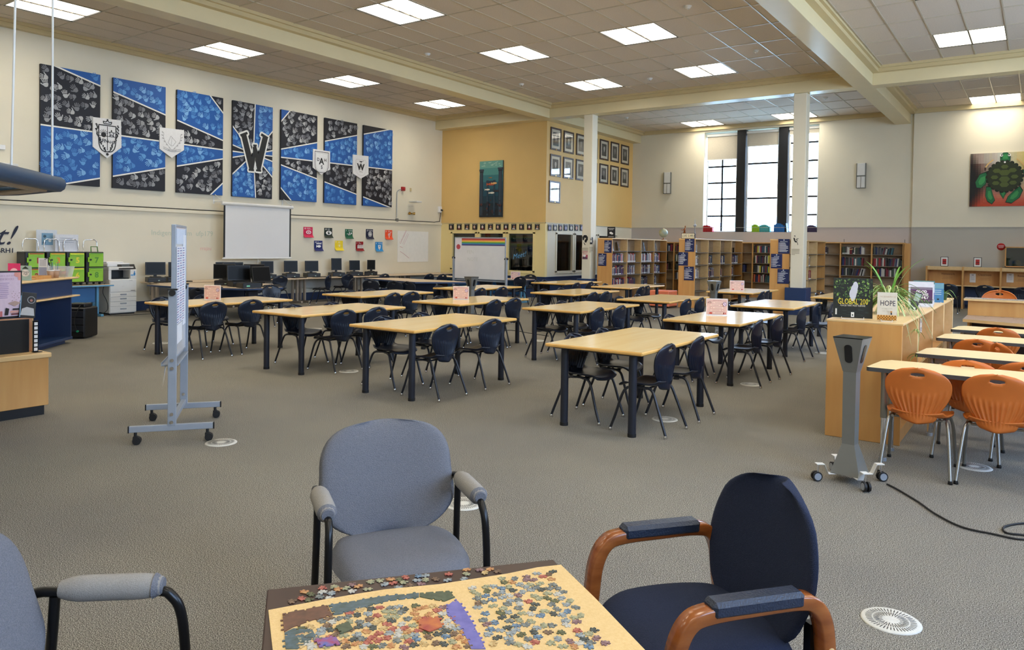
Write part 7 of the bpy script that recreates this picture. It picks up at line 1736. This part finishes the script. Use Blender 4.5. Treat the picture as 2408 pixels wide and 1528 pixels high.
# study carrels against the end wall
t = thing('study_carrels', 'row of maple study carrels with brown lettering at the right wall', 'desk', (-2.77, 25.45, 0)); n = 5; bw = .93
for i in range(n+1): MB().box((i*bw-.025, 0, 0), (i*bw+.025, .6, 1.23), c=.004).build('divider', M['maple'], t)
for i in range(n):
    MB().box((i*bw+.025, .0, .66), (i*bw+bw-.025, .58, .69), c=.003).build('desk_board', M['maple_light'], t)
    MB().box((i*bw+.025, .4, .69), (i*bw+bw-.025, .42, 1.22)).build('back_panel', M['maple'], t)
    MB().box((i*bw+.025, .02, 1.12), (i*bw+bw-.025, .4, 1.14)).box((i*bw+.025, .0, 1.14), (i*bw+bw-.025, .02, 1.23)).build('top_shelf', M['maple_light'], t)
    MB().box((i*bw+.025, .5, .1), (i*bw+bw-.025, .52, .66)).build('modesty_panel', M['navyw'], t)
    a = Art((i*bw+bw/2, .399, .69), (1, 0, 0), (0, 0, 1), (0, -1, 0)); a.text(('Homework', 'Classroom', 'Research', 'Reading', 'Study')[i], .06, .29, .055, (120, 66, 26), 'CENTER', bold=.01); a.rect(-.06, .2, .18, .206, (156, 100, 50)); a.rect(-.1, .16, .2, .166, (156, 100, 50)); a.build('lettering', t)
for x, lab in ((2220.5, 'black framed red notice on the first carrel'), (2298.5, 'black framed red notice on the second carrel')):
    p = at(x, 631, Y=25.5); t = thing('framed_notice', lab, 'notice', (p.x, 25.5, 1.232), group='framed red notices on the carrels'); MB().box((-.1, -.01, 0), (.1, 0, .28), c=.002).box((-.06, 0, 0), (.06, .08, .004)).build('frame', M['blackplastic'], t)
    MB().box((-.086, -.0115, .014), (.086, -.01, .266)).build('mount', M['paper'], t)
    a = Art((0, -.0115, 0), (1, 0, 0), (0, 0, 1), (0, -1, 0)); a.rect(-.05, .06, .05, .22, (190, 40, 36)); a.rect(-.045, .13, .045, .15, (90, 30, 34)); a.rect(-.045, .07, .045, .085, (90, 30, 34)); a.build('print', t)
for x, w_, lab in ((2287, .15, 'curled white paper taped in the second carrel'), (2375, .17, 'white paper taped in the third carrel')):
    p = at(x, 664, Y=25.84); t = thing('taped_paper', lab, 'paper', (p.x, 25.846, max(p.z, .72)), group='papers in the carrels'); MB().box((-w_/2, -.005, 0), (w_/2, -.002, .26)).build('sheet', M['paper'], t); a = Art((0, -.005, 0), (1, 0, 0), (0, 0, 1), (0, -1, 0)); a.rect(-w_*.2, .21, w_*.2, .225, (60, 60, 60)); [a.rect(-w_*.35, .17-.025*k, w_*.35, .176-.025*k, (150, 150, 150)) for k in range(5)]; a.build('print', t)
for px, py, lab in ((2231, 667, 'black chair at the first study carrel'), (2316, 670, 'black chair at the second study carrel'), (2406, 675, 'black chair at the third study carrel')): by_top('n', px, py, 'B', lab, 'black chairs at the study carrels', 0)

# floor outlets: round slotted vents
def vent():
    t = thing('floor_vent', '', 'vent'); MB().lathe([(0, .006), (.118, .006), (.125, .001), (.125, 0)], 36).build('plate', flat((206, 204, 196)), t)
    a = Art((0, 0, .006), (1, 0, 0), (0, 1, 0), (0, 0, 1)); D = (34, 34, 34)
    for k in range(44):
        an = 2*PI*k/44; r0, r1 = (.036, .072) if k % 2 else (.05, .072)
        a.line((r0*_c(an), r0*_s(an)), (r1*_c(an), r1*_s(an)), .0035, D); a.line((.078*_c(an), .078*_s(an)), (.104*_c(an), .104*_s(an)), .004, D)
    o = a.build('slots', t); o['kind'] = 'stuff'; return t
VT = vent()
for k, (px, py, lab) in enumerate(((2095, 1460, 'round slotted floor vent in the near right corner'), (520, 1041, 'round floor vent beside the mobile whiteboard wheel'), (1563, 986, 'round floor vent beside the front right table'), (1765, 904, 'round floor vent at the second right column table'), (1090, 1185, 'round floor vent behind the grey armchair'),
        (2290, 1098, 'round floor vent under the orange chairs'), (820, 873, 'round floor vent between the front middle and left tables'), (742, 773, 'round floor vent behind the left middle table'), (378, 807, 'round floor vent under the far left table'), (1263, 801, 'round floor vent near middle of the room'), (1935, 830, 'round floor vent left of the low bookcase'))):
    p = at(px, py, Z=0); o = VT if k == 0 else dup(VT, p); o.location = (p.x, p.y, .0005); o['label'] = lab; o['group'] = 'round floor vents'; o.rotation_euler = (0, 0, k)
# cables on the carpet
t = thing('floor_cable', 'black cable running from the pedestal to the right edge', 'cable'); P0 = at(2085, 1145, Z=0); t.location = (P0.x, P0.y, 0)
pts = [at(x, y, Z=.008) for x, y in ((2086, 1138), (2110, 1150), (2160, 1180), (2200, 1208), (2260, 1238), (2330, 1254), (2405, 1268), (2480, 1262), (2460, 1232), (2405, 1230), (2362, 1238), (2366, 1252), (2410, 1258), (2500, 1270))]
MB().tube([(p.x-P0.x, p.y-P0.y, .008) for i, p in enumerate(smooth_path(pts, 6))], .006, 6).build('sheath', M['rubber'], t)
t = thing('floor_cable', 'thin black cable on the carpet between middle tables', 'cable'); P0 = at(1190, 778, Z=0); t.location = (P0.x, P0.y, 0)
MB().tube([(p.x-P0.x, p.y-P0.y, .007) for p in smooth_path([at(x, y, Z=.007) for x, y in ((1120, 772), (1160, 780), (1200, 776), (1250, 784), (1290, 790))], 5)], .006, 6).build('sheath', M['rubber'], t)

# ================================================================ foreground armchairs and the puzzle table
def pillow(prof, z0, z1, T, ycurve, n=28, m=24, pw=2.6, back=.6):
    """padded panel in the XZ plane; prof(v) half width for v in 0..1"""
    b = MB(); F = []; Bk = []
    for j in range(m+1):
        v = (1-_c(PI*j/m))/2; vv = 2*v-1
        for i in range(n+1):
            u = -1+2*i/n; x = u*prof(v); z = z0+(z1-z0)*v
            e = max(0, 1-abs(u)**4)**.5*max(0, 1-abs(vv)**5)**.5; yc = ycurve(u, v)
            F.append((x, yc+T*e, z)); Bk.append((x, yc-T*back*e, z))
    N = (n+1)*(m+1); fs = []
    for j in range(m):
        for i in range(n): a = j*(n+1)+i; fs += [(a, a+n+1, a+n+2, a+1), (N+a, N+a+1, N+a+n+2, N+a+n+1)]
    b.add(F+Bk, fs, 0, True); return b
def weld(o):
    bm = bmesh.new(); bm.from_mesh(o.data); bmesh.ops.remove_doubles(bm, verts=bm.verts, dist=.0008); bmesh.ops.recalc_face_normals(bm, faces=bm.faces); bm.to_mesh(o.data); bm.free(); return o
def rounded(pairs, cap=.18, ex=2.8):
    def f(v):
        for (v0, w0), (v1, w1) in zip(pairs[:-1], pairs[1:]):
            if v <= v1:
                t_ = (v-v0)/(v1-v0); t_ = t_*t_*(3-2*t_); w = w0+(w1-w0)*t_; break
        for e in (max(v, .003), max(1-v, .003)):
            if e < cap: w *= max(1e-5, (1-(1-max(0, e)/cap)**ex))**(1/ex)
        return w
    return f
def seat_cushion(w, d, z0, z1, yc, name, m, t):
    b = MB(); n = 24; F = []; G = []
    for j in range(n+1):
        v = -1+2*j/n
        for i in range(n+1):
            u = -1+2*i/n; x = u*math.sqrt(1-.35*v*v)*w; y = v*math.sqrt(1-.3*u*u)*d+yc; e = max(0, 1-abs(u)**6)**.5*max(0, 1-abs(v)**6)**.5
            sad = .012*abs(u)**2 - (.03*max(0, (v-.4)/.6)**2)
            F.append((x, y, (z0+z1)/2+(z1-z0)/2*e+sad)); G.append((x*.98, y, (z0+z1)/2-(z1-z0)/2*e*.8+sad*.5))
    N = (n+1)**2; fs = []
    for j in range(n):
        for i in range(n): a = j*(n+1)+i; fs += [(a, a+1, a+n+2, a+n+1), (N+a, N+a+n+1, N+a+n+2, N+a+1)]
    b.add(F+G, fs, 0, True); return weld(b.build(name, m, t))
def grey_chair(lab, loc, rz):
    t = thing('grey_armchair', lab, 'armchair', loc, rz, 'grey upholstered armchairs')
    seat_cushion(.262, .25, .36, .475, .02, 'seat', M['greyfab'], t)
    MB().box((-.2, -.17, .34), (.2, .2, .37), c=.01).build('seat_pan', M['blackplastic'], t)
    pr = rounded([(0, .25), (.3, .287), (.6, .278), (1, .262)], .4, 3.1)
    weld(pillow(pr, .455, .9, .042, lambda u, v: -.2-.11*v+.045*u*u*(1-.2*v)).build('backrest', M['greyfab'], t))
    MB().box((-.025, -.24, .3), (.025, -.215, .62), c=.006).build('back_bar', M['blackmetal'], t)
    for s in (-1, 1):
        x = s*.292
        P = smooth_path([(x*.8, -.29, .6), (x, -.22, .655), (x, -.12, .658), (x, .1, .652), (x, .15, .635), (x+s*.004, .178, .57), (x+s*.008, .19, .4), (x+s*.01, .2, .1), (x+s*.01, .19, .03), (x+s*.01, .12, .014), (x+s*.01, -.2, .014)], 5)
        MB().tube(P, .0145, 10).build('arm_frame', M['blackmetal'], t)
        MB().tube(smooth_path([(x, -.16, .65), (x, -.17, .5), (x+s*.005, -.2, .2), (x+s*.01, -.26, .014)], 4), .0145, 10).build('rear_post', M['blackmetal'], t)
        b = MB(); b.tube([(x, -.145+.0*k, .668) if k == 0 else (x, -.145+.27*k/10, .668-.0002*k) for k in range(11)], [.022, .03]+[.034]*7+[.031, .024], 14, flat=(1.1, 1.05)); pd = b.build('arm_pad', M['padfab'], t)
        MB().tube([(x, .105, .666), (x, .13, .665)], [.033, .02], 12, flat=(1.12, 1.06)).build('pad_end', M['greyfab'], pd)
    return t
grey_chair('grey upholstered armchair facing the puzzle table, in the centre', (-2.03, 2.14, 0), math.radians(-123))
grey_chair('grey armchair at the lower left, only back and one arm seen', (-1.92, .87, 0), math.radians(-47))

def sweep_rect(b, x, P, hw, ht):
    vs = []
    for i, p in enumerate(P):
        d = (P[min(i+1, len(P)-1)]-P[max(i-1, 0)]).normalized(); n = Vector((0, -d.z, d.y)); c = .25
        ring = [(-1, -1+c), (-1+c*.6, -1), (1-c*.6, -1), (1, -1+c), (1, 1-c), (1-c*.6, 1), (-1+c*.6, 1), (-1, 1-c)]
        vs += [Vector((x+a*hw, 0, 0))+Vector((0, p.y, p.z))+n*(q*ht) for a, q in ring]
    k = 8; L = len(P)
    b.add(vs, [(i*k+j, i*k+(j+1) % k, (i+1)*k+(j+1) % k, (i+1)*k+j) for i in range(L-1) for j in range(k)], 0, True)
    b.add(vs[:k], [list(range(k))[::-1]], 0, False); b.add(vs[-k:], [list(range(k))], 0, False); return b
t = thing('navy_armchair', 'navy armchair with curved cherry wood arms beside the puzzle table', 'armchair', (-.86, 2.28, 0), math.radians(141.3))
seat_cushion(.27, .275, .37, .49, .03, 'seat', M['navyfab'], t)
MB().box((-.24, -.2, .35), (.24, .25, .38), c=.01).build('seat_rail', M['cherry'], t)
pr = rounded([(0, .22), (.25, .26), (.5, .285), (.8, .265), (1, .235)], .42, 2.5)
weld(pillow(pr, .41, .905, .034, lambda u, v: -.225-.09*v+.06*u*u, pw=2.2).build('backrest', M['navyfab'], t))
for s in (-1, 1):
    x = s*.285
    P = smooth_path([(0, .3, .0), (0, .275, .2), (0, .25, .45), (0, .235, .56), (0, .2, .625), (0, .14, .645), (0, -.0, .65), (0, -.14, .65), (0, -.2, .632), (0, -.235, .57), (0, -.25, .45), (0, -.29, .2), (0, -.33, 0)], 5)
    A = sweep_rect(MB(), x, P, .027, .021).build('wood_arm', M['cherry'], t)
    b = MB(); b.box((x-.033, -.155, .636), (x+.033, .14, .684), c=.012); b.build('arm_pad', M['vinyl'], t)
    for z in (.5, .44): MB().cyl((x, -.245-.0*z, z), (x+s*.031, -.245, z), .011, n=12).build('wood_plug', M['maple_light'], A)
    MB().box((x-s*.05, -.24, .47), (x-s*.02, -.21, .56)).build('back_bracket', M['blackmetal'], t)

# puzzle table
TZ2 = .7
P0 = at(628, 1385, Z=TZ2); P1 = at(1303, 1314, Z=TZ2); ud = (P1-P0).normalized(); vd = Vector((ud.y, -ud.x, 0)); Lu = (P1-P0).length; Lv = .95
ang = math.atan2(ud.y, ud.x); cen = P0+ud*Lu/2+vd*Lv/2
t = thing('puzzle_table', 'square dark brown table holding the jigsaw puzzle', 'table', (cen.x, cen.y, 0), ang)
MB().box((-Lu/2, -Lv/2, TZ2-.03), (Lu/2, Lv/2, TZ2), c=.004).build('tabletop', M['darkwood'], t)
for sx in (-1, 1):
    for sy in (-1, 1): MB().box((sx*(Lu/2-.05)-.025, sy*(Lv/2-.05)-.025, 0), (sx*(Lu/2-.05)+.025, sy*(Lv/2-.05)+.025, TZ2-.03), c=.004).build('leg', M['darkwood'], t)
MB().box((-Lu/2+.05, -Lv/2+.04, TZ2-.1), (Lu/2-.05, -Lv/2+.06, TZ2-.03)).box((-Lu/2+.05, Lv/2-.06, TZ2-.1), (Lu/2-.05, Lv/2-.04, TZ2-.03)).build('apron', M['darkwood'], t)
# kraft sheet
kp = [(631, 1437), (700, 1424), (763, 1412), (850, 1397), (907, 1388), (1032, 1376), (1122, 1362), (1193, 1351), (1265, 1336), (1319, 1330), (1400, 1409), (1512, 1526), (1640, 1660), (1100, 1760), (655, 1640), (641, 1528)]
kw = [at(x, y, Z=TZ2) for x, y in kp]; kc = sum(kw, Vector())/len(kw); t = thing('kraft_sheet', 'pale tan paper sheet covering the puzzle table', 'paper', (kc.x, kc.y, TZ2+.0005))
q = [(p.x-kc.x, p.y-kc.y) for p in kw]; q = q if _area(q) > 0 else q[::-1]
MB().prism(q, 0, .003).build('sheet', M['kraft'], t)
# jigsaw pieces
def side(a, b_, kind):
    a = Vector(a); b_ = Vector(b_); d = b_-a; n = Vector((d.y, -d.x)); out = [a]
    if kind: out += [a+d*u+n*(v*kind) for u, v in ((.36, .0), (.4, .06), (.34, .17), (.42, .27), (.58, .27), (.66, .17), (.6, .06), (.64, .0))]
    return out
def piece_poly(s, kinds):
    c = [(-s, -s), (s, -s), (s, s), (-s, s)]; out = []
    for i in range(4): out += side(c[i], c[(i+1) % 4], kinds[i])
    return [(v.x, v.y) for v in out]
PMAT = [mat('puzzle_%d' % i, tuple(int(v*.8+8) for v in a), .45, rgb2=tuple(int(v*.86) for v in b_), nscale=90, detail=2) for i, (a, b_) in enumerate([((120, 134, 150), (190, 196, 190)), ((84, 92, 96), (150, 156, 150)), ((52, 56, 58), (90, 100, 96)), ((196, 110, 60), (226, 180, 120)), ((160, 60, 52), (214, 130, 110)), ((96, 70, 54), (150, 120, 96)), ((140, 150, 120), (200, 190, 150)), ((64, 90, 120), (140, 170, 196)), ((206, 160, 90), (236, 206, 150)), ((70, 72, 50), (120, 124, 84)), ((190, 186, 176), (230, 226, 214)), ((110, 60, 70), (170, 140, 140))])]
PCN = ['grey blue', 'grey', 'dark grey', 'orange', 'red', 'brown', 'pale green', 'blue', 'tan', 'olive', 'whitish', 'plum']
PM = [MB().prism(piece_poly(.0088, k), 0, .0018).mesh('puzzle_piece', PMAT[0]) for k in ((1, -1, 1, -1), (1, 1, -1, -1), (-1, 1, -1, 1), (1, -1, -1, 1), (0, 1, -1, 1), (1, 1, 1, -1))]
def inpoly(x, y, P):
    c = False
    for i in range(len(P)):
        (a, b_), (d, e) = P[i], P[i-1]
        if (b_ > y) != (e > y) and x < (d-a)*(y-b_)/(e-b_)+a: c = not c
    return c
np_ = 0
for poly, cnt, zone, zz, wts in (([(1100, 1382), (1180, 1362), (1300, 1346), (1335, 1405), (1440, 1527), (1160, 1527), (1120, 1450)], 128, 'on the right part of the tan sheet', .0036, [5, 5, 4, 1, 1, 1, 3, 3, 1, 1, 2, 2]),
        ([(700, 1478), (860, 1432), (1040, 1425), (1085, 1475), (1115, 1527), (690, 1527), (690, 1500)], 124, 'inside the unfinished puzzle picture', .0036, [3, 3, 3, 4, 4, 3, 2, 1, 3, 1, 3, 1]),
        ([(668, 1418), (720, 1388), (900, 1364), (1115, 1338), (1230, 1332), (1205, 1345), (1100, 1362), (900, 1388), (760, 1412)], 42, 'on the dark table edge', .0008, [3, 2, 1, 3, 3, 1, 2, 1, 1, 2, 2, 2])):
    pts = []; tries = 0; xs = [p[0] for p in poly]; ys = [p[1] for p in poly]; seeds = []
    while len(pts) < cnt and tries < 9000:
        tries += 1
        if pts and R.random() < .62: c0 = R.choice(pts); px_, py_ = c0[0]+R.gauss(0, 20), c0[1]+R.gauss(0, 9)
        else: px_, py_ = R.uniform(min(xs), max(xs)), R.uniform(min(ys), max(ys))
        if not inpoly(px_, py_, poly): continue
        w = at(px_, py_, Z=TZ2)
        if any((w.x-a.x)**2+(w.y-a.y)**2 < .0195**2 for _, _, a in pts): continue
        pts.append((px_, py_, w)); ci = R.choices(range(12), wts)[0]
        o = obj('puzzle_piece', PM[R.randrange(6)], None, (w.x, w.y, TZ2+zz+.0002*R.random())); o.rotation_euler = (R.uniform(-.03, .03), R.uniform(-.03, .03), R.uniform(0, 6.28)); sl = o.material_slots[0]; sl.link = 'OBJECT'; sl.material = PMAT[ci]
        o.scale = (1.02, 1.02, 1)
        tag(o, 'loose %s jigsaw piece lying %s' % (PCN[ci], zone), 'puzzle piece', 'loose %s jigsaw pieces %s' % (PCN[ci], zone)); np_ += 1
# assembled stretches of the puzzle
def jig(P, step=.02):
    out = []
    for i in range(len(P)):
        a, b_ = Vector(P[i]), Vector(P[(i+1) % len(P)]); n = max(1, int((b_-a).length/step))
        for k in range(n): out += [(v.x, v.y) for v in side(a+(b_-a)*k/n, a+(b_-a)*(k+1)/n, R.choice((1, -1)) if n > 1 else 0)]
    return out
def section(lab, px, m, z=.0036, name='puzzle_section'):
    w = [at(x, y, Z=TZ2) for x, y in px]; c = sum(w, Vector())/len(w); q = [(p.x-c.x, p.y-c.y) for p in w]; q = q if _area(q) > 0 else q[::-1]
    t = tag(MB().prism(jig(q), 0, .002).build(name, m), lab, 'puzzle section', 'joined stretches of the jigsaw'); t.location = (c.x, c.y, TZ2+z); return t
BR = mat('puzzle_brown', (112, 74, 58), .4, rgb2=(84, 58, 46), nscale=40); TE = mat('puzzle_teal', (84, 104, 116), .4, rgb2=(60, 76, 70), nscale=50); DG = mat('puzzle_forest', (58, 70, 52), .4, rgb2=(86, 96, 76), nscale=60); PU = mat('puzzle_violet', (92, 88, 156), .4, rgb2=(116, 112, 178), nscale=30)
section('joined brown corner of the jigsaw at its left', [(664, 1447), (770, 1427), (782, 1452), (735, 1462), (690, 1478), (668, 1490)], BR)
section('joined grey green strip along the top of the jigsaw', [(772, 1427), (900, 1406), (985, 1398), (985, 1408), (905, 1418), (800, 1448), (784, 1450)], TE)
section('joined dark strip at the top right of the jigsaw', [(987, 1398), (1056, 1393), (1070, 1408), (1045, 1418), (1010, 1412), (987, 1407)], DG)
section('joined violet strip along the right side of the jigsaw', [(1072, 1412), (1086, 1428), (1112, 1470), (1142, 1530), (1108, 1530), (1090, 1490), (1052, 1450), (1048, 1432)], PU)
section('joined blue grey strip down the left side of the jigsaw', [(669, 1492), (690, 1482), (735, 1486), (742, 1500), (700, 1530), (672, 1530)], TE)
section('joined red and orange block near the middle of jigsaw', [(985, 1462), (1030, 1455), (1040, 1480), (1010, 1492), (985, 1482)], mat('puzzle_poppy', (196, 120, 60), .4, rgb2=(150, 50, 60), nscale=24), .0058)
section('joined dark green block left of middle in the jigsaw', [(790, 1478), (820, 1468), (830, 1485), (800, 1497)], DG, .0058)
section('joined blue and red block at the lower left of jigsaw', [(742, 1508), (790, 1504), (800, 1522), (750, 1528)], mat('puzzle_flag', (170, 50, 60), .4, rgb2=(70, 110, 180), nscale=40), .0058)
